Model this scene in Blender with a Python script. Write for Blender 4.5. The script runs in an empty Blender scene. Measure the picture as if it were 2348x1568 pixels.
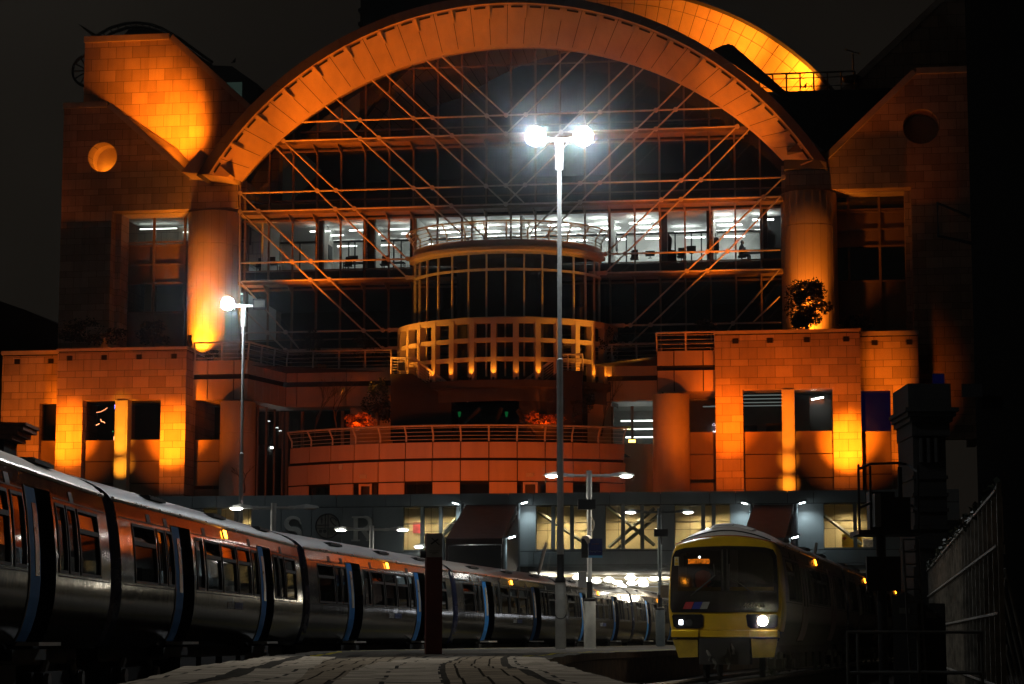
import bpy, bmesh, math, random
from mathutils import Vector, Matrix, geometry
from math import radians, sin, cos, tan, atan, atan2, pi, sqrt
rnd = random.Random(11)
SC = bpy.context.scene
COL = SC.collection
# ---------------------------------------------------------------- camera model
FPX, CZ = 5200.0, 1.08
PIT = atan(683 / FPX)
TH = radians(8.3)                      # the facade is turned this much; its right end is nearer
OY = 132.0                             # distance of the facade plane
AX, AY = (cos(TH), -sin(TH)), (sin(TH), cos(TH))

def ray(u, v):
    cx, cy = (u - 1173.5) / FPX, (784 - v) / FPX
    return cx, cos(PIT) - cy * sin(PIT), sin(PIT) + cy * cos(PIT)

def W(u, v, D):                        # world point seen at (u, v) at distance D
    d = ray(u, v); t = D / d[1]
    return Vector((d[0] * t, D, CZ + d[2] * t))

def L(u, v, y=0.0):                    # facade-local (x, z) seen at (u, v) on the plane y
    d = ray(u, v)
    t = (y + OY * AY[1]) / (d[0] * AY[0] + d[1] * AY[1])
    qx, qy = d[0] * t, d[1] * t - OY
    return qx * AX[0] + qy * AX[1], CZ + d[2] * t

def Lx(u, v, y=0.0): return L(u, v, y)[0]
def Lz(u, v, y=0.0): return L(u, v, y)[1]
def R(u0, v0, u1, v1, y=0.0):          # rectangle on a plane: x0, x1, z0, z1
    um, vm = (u0 + u1) / 2, (v0 + v1) / 2
    return Lx(u0, vm, y), Lx(u1, vm, y), Lz(um, v1, y), Lz(um, v0, y)
def FW(x, y, z):                       # facade-local -> world
    return Vector((x * AX[0] + y * AY[0], OY + x * AX[1] + y * AY[1], z))

# ---------------------------------------------------------------- mesh builder
class MB:
    def __init__(s): s.v, s.f = [], []
    def add(s, vs, fs):
        o = len(s.v); s.v += [tuple(p) for p in vs]; s.f += [tuple(i + o for i in f) for f in fs]; return s
    def quad(s, a, b, c, d): return s.add([a, b, c, d], [(0, 1, 2, 3)])
    def box(s, x0, x1, y0, y1, z0, z1):
        return s.add([(x0, y0, z0), (x1, y0, z0), (x1, y1, z0), (x0, y1, z0), (x0, y0, z1), (x1, y0, z1), (x1, y1, z1), (x0, y1, z1)],
                     [(0, 3, 2, 1), (4, 5, 6, 7), (0, 1, 5, 4), (1, 2, 6, 5), (2, 3, 7, 6), (3, 0, 4, 7)])
    def obox(s, c, dx, dy, dz, rz=0.0, ry=0.0):     # box about a centre, turned
        m = Matrix.Translation(c) @ Matrix.Rotation(rz, 4, 'Z') @ Matrix.Rotation(ry, 4, 'Y')
        b = MB().box(-dx / 2, dx / 2, -dy / 2, dy / 2, -dz / 2, dz / 2)
        return s.add([m @ Vector(p) for p in b.v], b.f)
    def plate(s, outer, holes, y0, y1):             # (x, z) polygon with holes, extruded y0..y1
        loops = [outer] + list(holes)
        pts = [p for l in loops for p in l]
        tris = geometry.tessellate_polygon([[Vector((p[0], p[1], 0)) for p in l] for l in loops])
        n = len(pts)
        vs = [(p[0], y0, p[1]) for p in pts] + [(p[0], y1, p[1]) for p in pts]
        fs = [tuple(t) for t in tris] + [tuple(i + n for i in reversed(t)) for t in tris]
        o = 0
        for l in loops:
            k = len(l)
            for i in range(k):
                j = (i + 1) % k; fs.append((o + i, o + j, o + j + n, o + i + n))
            o += k
        return s.add(vs, fs)
    def tube(s, pts, r, n=8, r1=None, caps=True, closed=False):
        pts = [Vector(p) for p in pts]; m = len(pts); vs = []
        for i, p in enumerate(pts):
            a = pts[i - 1] if (i > 0 or closed) else p
            b = pts[(i + 1) % m] if (i < m - 1 or closed) else p
            t = (b - a).normalized() if (b - a).length > 1e-9 else Vector((0, 0, 1))
            up = Vector((0, 0, 1)) if abs(t.z) < .95 else Vector((0, 1, 0))
            e1 = t.cross(up).normalized(); e2 = e1.cross(t)
            rr = r if r1 is None else r + (r1 - r) * i / max(1, m - 1)
            if isinstance(r, (list, tuple)): rr = r[i]
            for k in range(n):
                w = 2 * pi * k / n; vs.append(p + e1 * (rr * cos(w)) + e2 * (rr * sin(w)))
        fs = []
        for i in range(m if closed else m - 1):
            for k in range(n):
                a, b = i * n, ((i + 1) % m) * n; q = (k + 1) % n
                fs.append((a + k, a + q, b + q, b + k))
        if caps and not closed:
            fs.append(tuple(reversed(range(n)))); fs.append(tuple(range((m - 1) * n, m * n)))
        return s.add(vs, fs)
    def lathe(s, cx, cy, prof, n=24, a0=0.0, a1=2 * pi, ky=1.0):    # prof: (r, z) list, about a vertical axis
        full = abs(a1 - a0 - 2 * pi) < 1e-6; m = n if full else n + 1; vs = []
        for r, z in prof:
            for k in range(m):
                w = a0 + (a1 - a0) * k / n; vs.append((cx + r * cos(w), cy + ky * r * sin(w), z))
        fs = []
        for i in range(len(prof) - 1):
            for k in range(n):
                q = (k + 1) % m; fs.append((i * m + k, i * m + q, (i + 1) * m + q, (i + 1) * m + k))
        return s.add(vs, fs)
    def ball(s, c, r, n=10, kz=1.0):
        prof = [(max(1e-4, r * sin(pi * i / n)), c[2] - kz * r * cos(pi * i / n)) for i in range(n + 1)]
        return s.lathe(c[0], c[1], prof, n + 2)
    def join(s, o): return s.add(o.v, o.f)
    def xf(s, m):
        s.v = [tuple(m @ Vector(p)) for p in s.v]; return s

def link(o): COL.objects.link(o); return o

class Thing:
    """one top-level object; parts are given in the design frame, whose origin + base is the Empty"""
    def __init__(s, name, label, cat, base=(0, 0, 0), frame='world', rotz=0.0, group=None, kind=None, loc=None):
        s.base = Vector(base)
        o = bpy.data.objects.new(name, None); link(o); o.empty_display_size = .3
        if frame == 'facade': o.location = FW(*base); o.rotation_euler = (0, 0, -TH)
        else: o.location = loc if loc is not None else base; o.rotation_euler = (0, 0, rotz)
        if loc is not None: s.base = Vector((0, 0, 0))
        o['label'] = label; o['category'] = cat
        if group: o['group'] = group
        if kind: o['kind'] = kind
        s.o = o
    def part(s, name, mb, mat, parent=None, smooth=False, label=None, uv=None):
        me = bpy.data.meshes.new(name)
        b = s.base
        me.from_pydata([(p[0] - b.x, p[1] - b.y, p[2] - b.z) for p in mb.v], [], mb.f)
        fix(me); me.materials.append(mat)
        if smooth:
            for p in me.polygons: p.use_smooth = True
            try: me.set_sharp_from_angle(angle=radians(38))
            except Exception: pass
        o = bpy.data.objects.new(name, me); link(o); o.parent = parent if parent is not None else s.o
        if label: o['label'] = label
        return o

def fix(me):
    bm = bmesh.new(); bm.from_mesh(me)
    bmesh.ops.recalc_face_normals(bm, faces=bm.faces); bm.to_mesh(me); bm.free(); me.update()

def solo(name, mb, mat, label, cat, group=None, kind=None, smooth=False):   # a thing that is one mesh (world coords)
    xs = [p[0] for p in mb.v]; ys = [p[1] for p in mb.v]; zs = [p[2] for p in mb.v]
    c = Vector(((min(xs) + max(xs)) / 2, (min(ys) + max(ys)) / 2, min(zs)))
    me = bpy.data.meshes.new(name)
    me.from_pydata([(p[0] - c.x, p[1] - c.y, p[2] - c.z) for p in mb.v], [], mb.f); fix(me)
    me.materials.append(mat)
    if smooth:
        for p in me.polygons: p.use_smooth = True
        try: me.set_sharp_from_angle(angle=radians(38))
        except Exception: pass
    o = bpy.data.objects.new(name, me); link(o); o.location = c
    if kind: o['kind'] = kind
    if label: o['label'] = label; o['category'] = cat
    if group: o['group'] = group
    return o

def facade_mb(mb):                      # facade-local mesh -> world mesh
    mb.v = [tuple(FW(*p)) for p in mb.v]; return mb

def copy_tree(o, parent=None):
    c = o.copy(); link(c); c.parent = parent
    for ch in list(o.children): copy_tree(ch, c)
    return c

# ---------------------------------------------------------------- materials
class NT:
    def __init__(s, name):
        s.m = bpy.data.materials.new(name); s.m.use_nodes = True
        s.t = s.m.node_tree; s.n = s.t.nodes; s.l = s.t.links; s.n.clear()
        s.out = s.n.new('ShaderNodeOutputMaterial')
    def new(s, t, **k):
        q = s.n.new(t)
        for a, b in k.items(): setattr(q, a, b)
        return q
    def M(s, op, a, b=None, c=None):
        q = s.n.new('ShaderNodeMath'); q.operation = op
        for i, x in enumerate((a, b, c)):
            if x is None: continue
            if isinstance(x, (int, float)): q.inputs[i].default_value = x
            else: s.l.new(x, q.inputs[i])
        return q.outputs[0]
    def mix(s, fac, a, b):
        q = s.n.new('ShaderNodeMix'); q.data_type = 'RGBA'
        for sock, x in ((q.inputs[0], fac), (q.inputs[6], a), (q.inputs[7], b)):
            if isinstance(x, (int, float)): sock.default_value = x
            elif isinstance(x, (tuple, list)): sock.default_value = (*x[:3], 1)
            else: s.l.new(x, sock)
        return q.outputs[2]
    def noise(s, scale, detail=4, vec=None, rough=.6):
        q = s.n.new('ShaderNodeTexNoise'); q.inputs['Scale'].default_value = scale
        q.inputs['Detail'].default_value = detail; q.inputs['Roughness'].default_value = rough
        if vec is not None: s.l.new(vec, q.inputs['Vector'])
        return q.outputs[0]
    def ramp(s, x, a, b):
        q = s.n.new('ShaderNodeMapRange'); s.l.new(x, q.inputs[0])
        q.inputs[1].default_value = a; q.inputs[2].default_value = b; return q.outputs[0]
    def bsdf(s, col, rough=.6, metal=0.0, bump=None, bstr=.2, bdist=.02, coat=0.0, spec=.5):
        p = s.n.new('ShaderNodeBsdfPrincipled')
        for sock, x in (('Base Color', col), ('Roughness', rough), ('Metallic', metal)):
            if isinstance(x, (tuple, list)): p.inputs[sock].default_value = (*x[:3], 1)
            elif isinstance(x, (int, float)): p.inputs[sock].default_value = x
            else: s.l.new(x, p.inputs[sock])
        p.inputs['Specular IOR Level'].default_value = spec
        p.inputs['Coat Weight'].default_value = coat; p.inputs['Coat Roughness'].default_value = .06
        if bump is not None:
            b = s.n.new('ShaderNodeBump'); b.inputs['Strength'].default_value = bstr; b.inputs['Distance'].default_value = bdist
            s.l.new(bump, b.inputs['Height']); s.l.new(b.outputs[0], p.inputs['Normal'])
        s.l.new(p.outputs[0], s.out.inputs[0]); s.p = p
        return s.m
    def obj(s): return s.new('ShaderNodeTexCoord').outputs['Object']

def mat(name, col, rough=.6, metal=0.0, var=.18, scale=2.0, bump=.0, coat=0.0, streak=False, spec=.5):
    t = NT(name); vec = t.obj()
    if streak:
        mp = t.new('ShaderNodeMapping'); mp.inputs['Scale'].default_value = (1.6, 1.6, .12); t.l.new(vec, mp.inputs[0]); vec = mp.outputs[0]
    n = t.noise(scale, 5, vec)
    k = t.ramp(n, .3, .7)
    c = t.mix(k, tuple(x * (1 - var) for x in col), tuple(min(1, x * (1 + var)) for x in col))
    r = t.M('ADD', t.M('MULTIPLY', k, .12), rough - .06) if rough > .08 else rough
    return t.bsdf(c, r, metal, bump=t.noise(scale * 18, 3, t.obj()) if bump else None, bstr=bump, coat=coat, spec=spec)

def emat(name, col, strength):
    t = NT(name); e = t.new('ShaderNodeEmission'); e.inputs[0].default_value = (*col, 1); e.inputs[1].default_value = strength
    t.l.new(e.outputs[0], t.out.inputs[0]); return t.m

def glass(name, tint=(.8, .85, .85), refl=.12):
    t = NT(name)
    a = t.new('ShaderNodeBsdfTransparent'); a.inputs[0].default_value = (*tint, 1)
    g = t.new('ShaderNodeBsdfGlossy'); g.inputs['Roughness'].default_value = .03
    lw = t.new('ShaderNodeLayerWeight'); lw.inputs[0].default_value = .35
    f = t.M('ADD', t.M('MULTIPLY', lw.outputs['Fresnel'], .8), refl * .35)
    f = t.M('MINIMUM', f, .9)
    x = t.new('ShaderNodeMixShader'); t.l.new(f, x.inputs[0]); t.l.new(a.outputs[0], x.inputs[1]); t.l.new(g.outputs[0], x.inputs[2])
    t.l.new(x.outputs[0], t.out.inputs[0]); return t.m

def stone(name, col, h1, h2, w, joint=.022, var=.16):
    """ashlar: courses h1 and h2 in turn, blocks w wide, each second course shifted by half a block"""
    t = NT(name); sep = t.new('ShaderNodeSeparateXYZ'); t.l.new(t.obj(), sep.inputs[0])
    xy = t.M('ADD', sep.outputs[0], t.M('MULTIPLY', sep.outputs[1], 1.0)); z = sep.outputs[2]
    per = h1 + h2
    zz = t.M('DIVIDE', z, per); zi = t.M('FLOOR', zz); zf = t.M('MULTIPLY', t.M('FRACT', zz), per)
    up = t.M('GREATER_THAN', zf, h1)
    zl = t.M('SUBTRACT', zf, t.M('MULTIPLY', up, h1))                 # height within the course
    xx = t.M('ADD', t.M('DIVIDE', xy, w), t.M('MULTIPLY', up, .5)); xi = t.M('FLOOR', xx)
    xf = t.M('MULTIPLY', t.M('FRACT', xx), w)
    j = t.M('MAXIMUM', t.M('LESS_THAN', zl, joint), t.M('LESS_THAN', xf, joint))
    cmb = t.new('ShaderNodeCombineXYZ'); t.l.new(xi, cmb.inputs[0]); t.l.new(t.M('ADD', t.M('MULTIPLY', zi, 2), up), cmb.inputs[1])
    wn = t.new('ShaderNodeTexWhiteNoise'); wn.noise_dimensions = '3D'; t.l.new(cmb.outputs[0], wn.inputs['Vector'])
    nz = t.noise(1.1, 5, t.obj())
    mp = t.new('ShaderNodeMapping'); mp.inputs['Scale'].default_value = (2.2, 2.2, .18); t.l.new(t.obj(), mp.inputs[0])
    st = t.noise(1.0, 4, mp.outputs[0])
    k = t.M('ADD', t.M('MULTIPLY', wn.outputs[0], .45), t.M('ADD', t.M('MULTIPLY', nz, .35), t.M('MULTIPLY', st, .45)))
    c = t.mix(t.ramp(k, .3, .9), tuple(x * (1 - var) for x in col), tuple(x * (1 + var) for x in col))
    grain = t.noise(22, 3, t.obj())
    c = t.mix(t.M('MULTIPLY', t.ramp(grain, .35, .75), .3), c, tuple(x * .55 for x in col))
    c = t.mix(t.M('MULTIPLY', t.ramp(st, .48, .72), .5), c, tuple(x * .38 for x in col))          # soot runs
    c = t.mix(j, c, tuple(x * .22 for x in col))
    hgt = t.M('SUBTRACT', t.M('MULTIPLY', grain, .5), j)
    return t.bsdf(c, .85, bump=hgt, bstr=.5, bdist=.03)

STONE = stone('granite_ashlar', (.42, .32, .25), .64, .37, .96, var=.32)
STONE_BIG = stone('granite_large_blocks', (.44, .34, .27), .76, .76, 1.08, joint=.025, var=.28)
COPE = mat('coping_stone', (.46, .40, .34), .75, scale=1.2, bump=.1)
PANEL = mat('enamelled_panel', (.50, .39, .28), .42, scale=.7, var=.12, streak=True)
CLAD = mat('cladding_panel', (.46, .34, .26), .5, scale=.8, var=.12, streak=True)
SPAN = mat('spandrel_panel', (.20, .135, .085), .5, scale=.8, var=.12, streak=True)  # darker copy of the cladding; the recessed panels' shade put into the colour
COLM = mat('column_cladding', (.48, .38, .29), .45, scale=.9, var=.10, streak=True)
STEEL = mat('painted_steel', (.55, .47, .40), .45, scale=3)
MULL = mat('mullion_paint', (.20, .135, .09), .55, scale=3)
BOWM = mat('bow_frame_paint', (.50, .46, .34), .5, scale=3)
DARK = mat('dark_joint', (.012, .011, .010), .8)
BLACK = mat('black_metal', (.012, .012, .013), .5)
ROOFD = mat('dark_roof_sheet', (.03, .032, .035), .7)
FASC = mat('fascia_metal', (.13, .115, .105), .5, scale=1.5, streak=True)
DGLASS = glass('curtain_glass', (.78, .80, .78), .10)
CGLASS = glass('clear_glass', (.92, .93, .92), .06)
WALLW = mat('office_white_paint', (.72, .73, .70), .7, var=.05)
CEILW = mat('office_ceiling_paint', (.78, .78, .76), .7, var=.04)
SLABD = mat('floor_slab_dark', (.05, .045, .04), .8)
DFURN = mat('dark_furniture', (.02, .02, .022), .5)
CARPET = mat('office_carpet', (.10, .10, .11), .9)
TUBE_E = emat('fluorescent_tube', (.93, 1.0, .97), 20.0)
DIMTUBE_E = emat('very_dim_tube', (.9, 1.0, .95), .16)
DIMWALL = mat('dim_office_wall', (.22, .22, .20), .7, var=.15)  # office wall paint darkened, the dimness of these rooms put into the colour
LOWTUBE_E = emat('dim_tube', (.93, 1.0, .95), 6.0)
OR, ORR, ORY = (1.0, .19, .005), (1.0, .145, .003), (1.0, .36, .045)

def lamp(name, kind, loc, energy, col, target=None, angle=60, blend=.6, size=.15, parent=None):
    d = bpy.data.lights.new(name, kind); d.energy = energy; d.color = col
    if kind == 'SPOT': d.spot_size = radians(angle); d.spot_blend = blend; d.shadow_soft_size = size
    elif kind == 'POINT': d.shadow_soft_size = size
    elif kind == 'AREA':
        d.shape = 'RECTANGLE'
        d.size, d.size_y = size if isinstance(size, tuple) else (size, size)
    o = bpy.data.objects.new(name, d); link(o); o.location = loc
    if target is not None:
        o.rotation_euler = (Vector(target) - Vector(loc)).to_track_quat('-Z', 'Y').to_euler()
    return o
def flamp(name, loc, energy, col, target, angle=60, blend=.7, size=.15, kind='SPOT'):   # in facade coords
    return lamp(name, kind, FW(*loc), energy, col, FW(*target), angle, blend, size)

# ---------------------------------------------------------------- shared small builders
def railing(T, path, out, h=1.1, posts=None, cant=.28, wires=4, mat_=None, name='railing', parent=None, bot=0.0, wr=.016):
    """path: base points; out: outward unit vectors at each point (same length)"""
    mat_ = mat_ or STEEL
    top = [Vector(p) + Vector(o) * cant + Vector((0, 0, h)) for p, o in zip(path, out)]
    r = T.part(name, MB().tube(top, .055, 8), mat_, parent, smooth=True)
    w = MB()
    for k in range(wires):
        f = (k + .6) / (wires + .2)
        w.tube([Vector(p) + Vector(o) * cant * max(0, (f - .35) / .65) + Vector((0, 0, bot + h * f)) for p, o in zip(path, out)], wr, 5)
    T.part('wire', w, mat_, r)
    # posts at arc-length spacing
    seg = [(Vector(path[i + 1]) - Vector(path[i])).length for i in range(len(path) - 1)]
    tot = sum(seg); n = posts or max(2, int(tot / 2.3) + 1)
    for k in range(n):
        s_ = tot * k / (n - 1); i = 0
        while i < len(seg) - 1 and s_ > seg[i]: s_ -= seg[i]; i += 1
        f = s_ / max(seg[i], 1e-6)
        p = Vector(path[i]).lerp(Vector(path[i + 1]), f); o = Vector(out[i]).lerp(Vector(out[i + 1]), f)
        T.part('post', MB().tube([p, p + Vector((0, 0, h * .42)), p + o * cant + Vector((0, 0, h))], .05, 6), mat_, r)
    return r

def leafball(mb, c, rx, rz, n, leaf, seed, clumps=14, hollow=.35):
    q = random.Random(seed)
    cl = []
    for i in range(clumps):
        a, z = q.uniform(0, 2 * pi), q.uniform(-.8, 1)
        rr = sqrt(max(0, 1 - z * z * .8)) * q.uniform(.35, .85)
        cl.append((c[0] + rx * rr * cos(a), c[1] + rx * rr * sin(a), c[2] + rz * z * .75, q.uniform(.2, .42)))
    for i in range(n):
        k = q.choice(cl)
        d = Vector((q.gauss(0, 1), q.gauss(0, 1), q.gauss(0, 1))).normalized() * q.uniform(hollow, 1) ** .6
        p = Vector((k[0] + d.x * rx * k[3], k[1] + d.y * rx * k[3], k[2] + d.z * rz * k[3]))
        a = Vector((q.gauss(0, 1), q.gauss(0, 1), q.gauss(0, .6))).normalized() * leaf * q.uniform(.6, 1.3)
        b = a.cross(Vector((q.gauss(0, 1), q.gauss(0, 1), q.gauss(0, 1)))).normalized() * leaf * .45
        mb.add([p - a, p + b, p + a, p - b], [(0, 1, 2, 3)])
    return mb

def bare_branches(mb, base, h, spread, seed, depth=5, r=.055):
    q = random.Random(seed)
    def grow(p, d, l, r, k):
        e = p + d * l
        mid = p + d * l * .5 + Vector((q.gauss(0, .03), q.gauss(0, .03), 0)) * l
        mb.tube([p, mid, e], [r, r * .85, r * .7], 5, caps=False)
        if k == 0: return
        for i in range(q.choice((2, 2, 3))):
            nd = (d + Vector((q.gauss(0, spread), q.gauss(0, spread), q.uniform(-.12, .3)))).normalized()
            grow(e if i else p.lerp(e, q.uniform(.6, 1)), nd, l * q.uniform(.6, .85), r * .62, k - 1)
    grow(Vector(base), Vector((q.gauss(0, .08), q.gauss(0, .08), 1)).normalized(), h * .3, r, depth)
    return mb

def leafmat(name, col, back=.35):
    t = NT(name); inf = t.new('ShaderNodeNewGeometry')
    c = t.mix(inf.outputs['Random Per Island'], tuple(x * .6 for x in col), tuple(x * 1.4 for x in col))
    return t.bsdf(c, .55)
LEAF = leafmat('evergreen_leaf', (.018, .024, .009))
LEAFR = leafmat('red_lit_leaf', (.32, .11, .04))  # red of the planter lamps put into the leaf colour
BARK = mat('bark', (.10, .07, .05), .9)

def text_mb(s, size=1.0, depth=.01, align='CENTER'):
    cu = bpy.data.curves.new('txt', 'FONT'); cu.body = s; cu.size = size; cu.extrude = depth / 2; cu.align_x = align; cu.resolution_u = 3
    ob = bpy.data.objects.new('txt', cu); link(ob)
    dg = bpy.context.evaluated_depsgraph_get(); dg.update()
    me = bpy.data.meshes.new_from_object(ob.evaluated_get(dg))
    mb = MB(); mb.v = [tuple(v.co) for v in me.vertices]; mb.f = [tuple(p.vertices) for p in me.polygons]
    bpy.data.objects.remove(ob); bpy.data.curves.remove(cu); bpy.data.meshes.remove(me)
    return mb
# ================================================================ OFFICE BUILDING
K = 4096 / 2347.0
OB = Thing('office_building', 'postmodern office block with a floodlit orange arch above the station', 'office building', (0, 0, 0), 'facade')
cx0 = Lx(1159, 650, 0)                                 # centre line of the facade
# heights of the rod rows (A..H), averaged along each row
ROW = {}
for k, pts in dict(A=[(1365, 487), (2024, 460), (2702, 435)], B=[(1440, 556), (2024, 535), (2623, 514)], C=[(1269, 765), (2023, 742), (2804, 718)],
                   D=[(1341, 836), (2023, 817), (2724, 797)], E=[(1168, 1049), (1553, 1037), (2910, 1004)], F=[(1241, 1123), (1629, 1109), (2829, 1081)],
                   G=[(1068, 1331), (1454, 1323), (2602, 1299)], H=[(1142, 1402), (1530, 1393), (2521, 1374)]).items():
    ROW[k] = sum(Lz(u / K, v / K, -.6) for u, v in pts) / len(pts)
def X(u, v=800, y=-.6): return Lx(u / K, v / K, y)     # full-resolution pixel -> x

# ---- towers: lower and upper gables, mirrored look but each measured
def gable(side):
    S = side
    if S == 'L':
        xl, xp, xo, xr = Lx(140, 500), Lx(252, 640), Lx(252, 640), Lx(546, 450)
        zt, zs, zo, zb = Lz(145, 250), Lz(432, 412), Lz(400, 480), 12.4
        xk, xs = Lx(248, 246), Lx(434, 412)
        outer = [(xl, zb), (xp, zb), (xp, zo), (xr, zo), (xr, zs), (xs, zs), (xk, zt), (xl, zt)]
        hc, hr = L(235, 360), 36 / 39.4
        slope = [(xl, zt), (xk, zt), (xs, zs), (xr, zs)]
    else:
        xl, xp, xo, xr = Lx(2235, 500), Lx(2092, 620), Lx(2092, 620), Lx(1800, 420)
        zt, zs, zo, zb = Lz(2200, 167), Lz(1894, 370), Lz(1980, 432), 12.4
        xk, xs = Lx(2100, 167), Lx(1894, 370)
        outer = [(xl, zb), (xl, zt), (xk, zt), (xs, zs), (xr, zs), (xr, zo), (xp, zo), (xp, zb)]
        hc, hr = L(2111, 290), 42 / 40.6
        slope = [(xl, zt), (xk, zt), (xs, zs), (xr, zs)]
    hole = [(hc[0] + hr * cos(2 * pi * i / 40), hc[1] + hr * sin(2 * pi * i / 40)) for i in range(40)]
    b = MB().plate(outer, [hole], 0, .9)
    sx = -1 if S == 'L' else 1
    b.box(xl - (0 if S == 'L' else .5), xl + (.5 if S == 'L' else 0), .9, 6, zb, zt)            # outer flank
    b.box(min(xr, xr - sx * -.0) - .25, xr + .25, .9, 3.2, zo, zs)                                # inner return
    w = OB.part('gable_wall', b, STONE, label='stone gable wall pierced by a round opening')
    # round recess
    c = MB()
    ring = lambda y, r: [(hc[0] + r * cos(2 * pi * i / 40), y, hc[1] + r * sin(2 * pi * i / 40)) for i in range(40)]
    a, d = ring(.9, hr), ring(1.7, hr)
    c.add(a + d, [(i, (i + 1) % 40, 40 + (i + 1) % 40, 40 + i) for i in range(40)] + [tuple(range(40, 80))])
    OB.part('round_recess', c, PANEL, w, smooth=True)
    cop = MB()
    for (p, q) in zip(slope[:-1], slope[1:]):
        dx, dz = q[0] - p[0], q[1] - p[1]; ln = sqrt(dx * dx + dz * dz); nx, nz = -dz / ln * .34, dx / ln * .34
        if nz < 0: nx, nz = -nx, -nz
        cop.plate([p, q, (q[0] + nx, q[1] + nz), (p[0] + nx, p[1] + nz)], [], -.22, 1.1)
    OB.part('coping', cop, COPE, w)
    # lean-to roof behind the slope
    mx_, mz_ = (xk + xs) / 2, (zt + zs) / 2
    rf = MB().add([(xk, 1.1, zt + .1), (mx_, 1.1, mz_ + .1), (xs, 1.1, zs + .1), (xs, 6, zs + .3), (mx_, 6, mz_ + 1.0), (xk, 6, zt + .4), (xl, 1.1, zt + .1), (xl, 6, zt + .3)], [(0, 1, 4, 5), (1, 2, 3, 4), (0, 5, 7, 6)])
    OB.part('lean_to_roof', rf, FASC if S == 'L' else ROOFD, w)
    # upper gable
    if S == 'L':
        ul, uk, ue = Lx(193, 170, 6), Lx(389, 95, 6), Lx(640, 318, 6)
        z1, z2 = Lz(290, 95, 6), Lz(640, 318, 6)
    else:
        ul, uk, ue = Lx(2300, 100, 6), Lx(2163, 4, 6), Lx(1880, 270, 6)
        z1, z2 = Lz(2163, 4, 6), Lz(1880, 270, 6)
    o2 = [(ul, 24.0), (ue, 24.0), (ue, z2), (uk, z1), (ul, z1)]
    u = MB().plate(o2, [], 6, 7)
    u.box(ul - (0 if S == 'L' else .5), ul + (.5 if S == 'L' else 0), 7, 18, 14, z1)
    uw = OB.part('upper_gable', u, STONE_BIG)
    cop = MB()
    for p, q in (((ul, z1), (uk, z1)), ((uk, z1), (ue, z2))):
        dx, dz = q[0] - p[0], q[1] - p[1]; ln = sqrt(dx * dx + dz * dz); nx, nz = -dz / ln * .38, dx / ln * .38
        if nz < 0: nx, nz = -nx, -nz
        cop.plate([p, q, (q[0] + nx, q[1] + nz), (p[0] + nx, p[1] + nz)], [], 5.8, 7.2)
    OB.part('coping', cop, COPE, uw)
    rf = MB().add([(ul, 7.2, z1 + .2), (uk, 7.2, z1 + .2), (ue, 7.2, z2 + .2), (ul, 18, z1 + .2), (uk, 18, z1 + .2), (ue, 18, z2 + .2)], [(0, 1, 4, 3), (1, 2, 5, 4)])
    OB.part('roof', rf, ROOFD, uw)
    # bay behind the corner column: windows over panels
    y0 = 2.4
    x0, x1 = (xp, xr) if S == 'L' else (xr, xp)
    zlev = [12.4] + [Lz(340, v, y0) for v in ((800, 717, 650, 607, 563, 556, 490) if S == 'L' else (760, 682, 605, 568, 530, 525, 455))] + [zo]
    OB.part('bay_soffit', MB().box(x0, x1, .9, y0, zo - .05, zo + .25), COPE)
    OB.part('reveal', MB().box(xp - .02, xp + .35, .9, y0, 12.4, zo) if S == 'L' else MB().box(xp - .35, xp + .02, .9, y0, 12.4, zo), STONE)
    OB.part('bay_panel', MB().box(x0, x1, y0 + .1, y0 + .2, zlev[3], zlev[5]).box(x0, x1, y0 + .1, y0 + .2, 12.4, zlev[2]).box(x0, x1, y0, y0 + .2, zlev[7], zo), SPAN)
    fr = MB(); n = 4
    for i in range(n + 1):
        xx = x0 + (x1 - x0) * i / n; fr.box(xx - .07, xx + .07, y0 - .12, y0 + .08, 12.4, zlev[7])
    for z in zlev[2:8]: fr.box(x0, x1, y0 - .08, y0 + .06, z - .05, z + .05)
    OB.part('bay_frame', fr, MULL)
    for i in range(n):
        xa, xb = x0 + (x1 - x0) * i / n + .07, x0 + (x1 - x0) * (i + 1) / n - .07
        for za, zb_ in ((zlev[2], zlev[3]), (zlev[5], zlev[7])):
            OB.part('window', MB().box(xa, xb, y0 + .12, y0 + .14, za, zb_), DGLASS)
    # rooms behind
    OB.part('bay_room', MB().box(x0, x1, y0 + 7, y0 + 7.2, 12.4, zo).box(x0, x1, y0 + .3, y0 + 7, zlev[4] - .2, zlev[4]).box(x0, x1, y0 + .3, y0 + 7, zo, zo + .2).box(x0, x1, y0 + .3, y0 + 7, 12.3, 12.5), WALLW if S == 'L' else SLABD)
    if S == 'L':
        for k, (fa, yy_) in enumerate(((.05, 2.0), (.35, 3.4), (.1, 4.8))): OB.part('strip_light', MB().box(x0 + (x1 - x0) * fa, x0 + (x1 - x0) * (fa + .3), y0 + yy_, y0 + yy_ + .12, zo - .35, zo - .3), LOWTUBE_E)
        OB.part('strip_light', MB().box(x0 + (x1 - x0) * .8, x0 + (x1 - x0) * .95, y0 + 2.5, y0 + 2.6, zlev[3] - .4, zlev[3] - .36), LOWTUBE_E)
        OB.part('dark_hood', MB().plate([(x0 + (x1 - x0) * .5, zlev[5]), (x1, zlev[5]), (x1, zo - .1), (x0 + (x1 - x0) * .85, zo - .35)], [], y0 + .6, y0 + .8), DFURN)
    # big corner column
    if S == 'L': cxx, rad, zt2, y = (Lx(416, 640, -.2) + Lx(543, 640, -.2)) / 2, 1.6, Lz(480, 474, -1.6), .9
    else: cxx, rad, zt2, y = (Lx(1790, 600, -.2) + Lx(1920, 600, -.2)) / 2, 1.62, Lz(1855, 427, -1.6), .9
    zj = zt2 - 2.0
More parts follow.
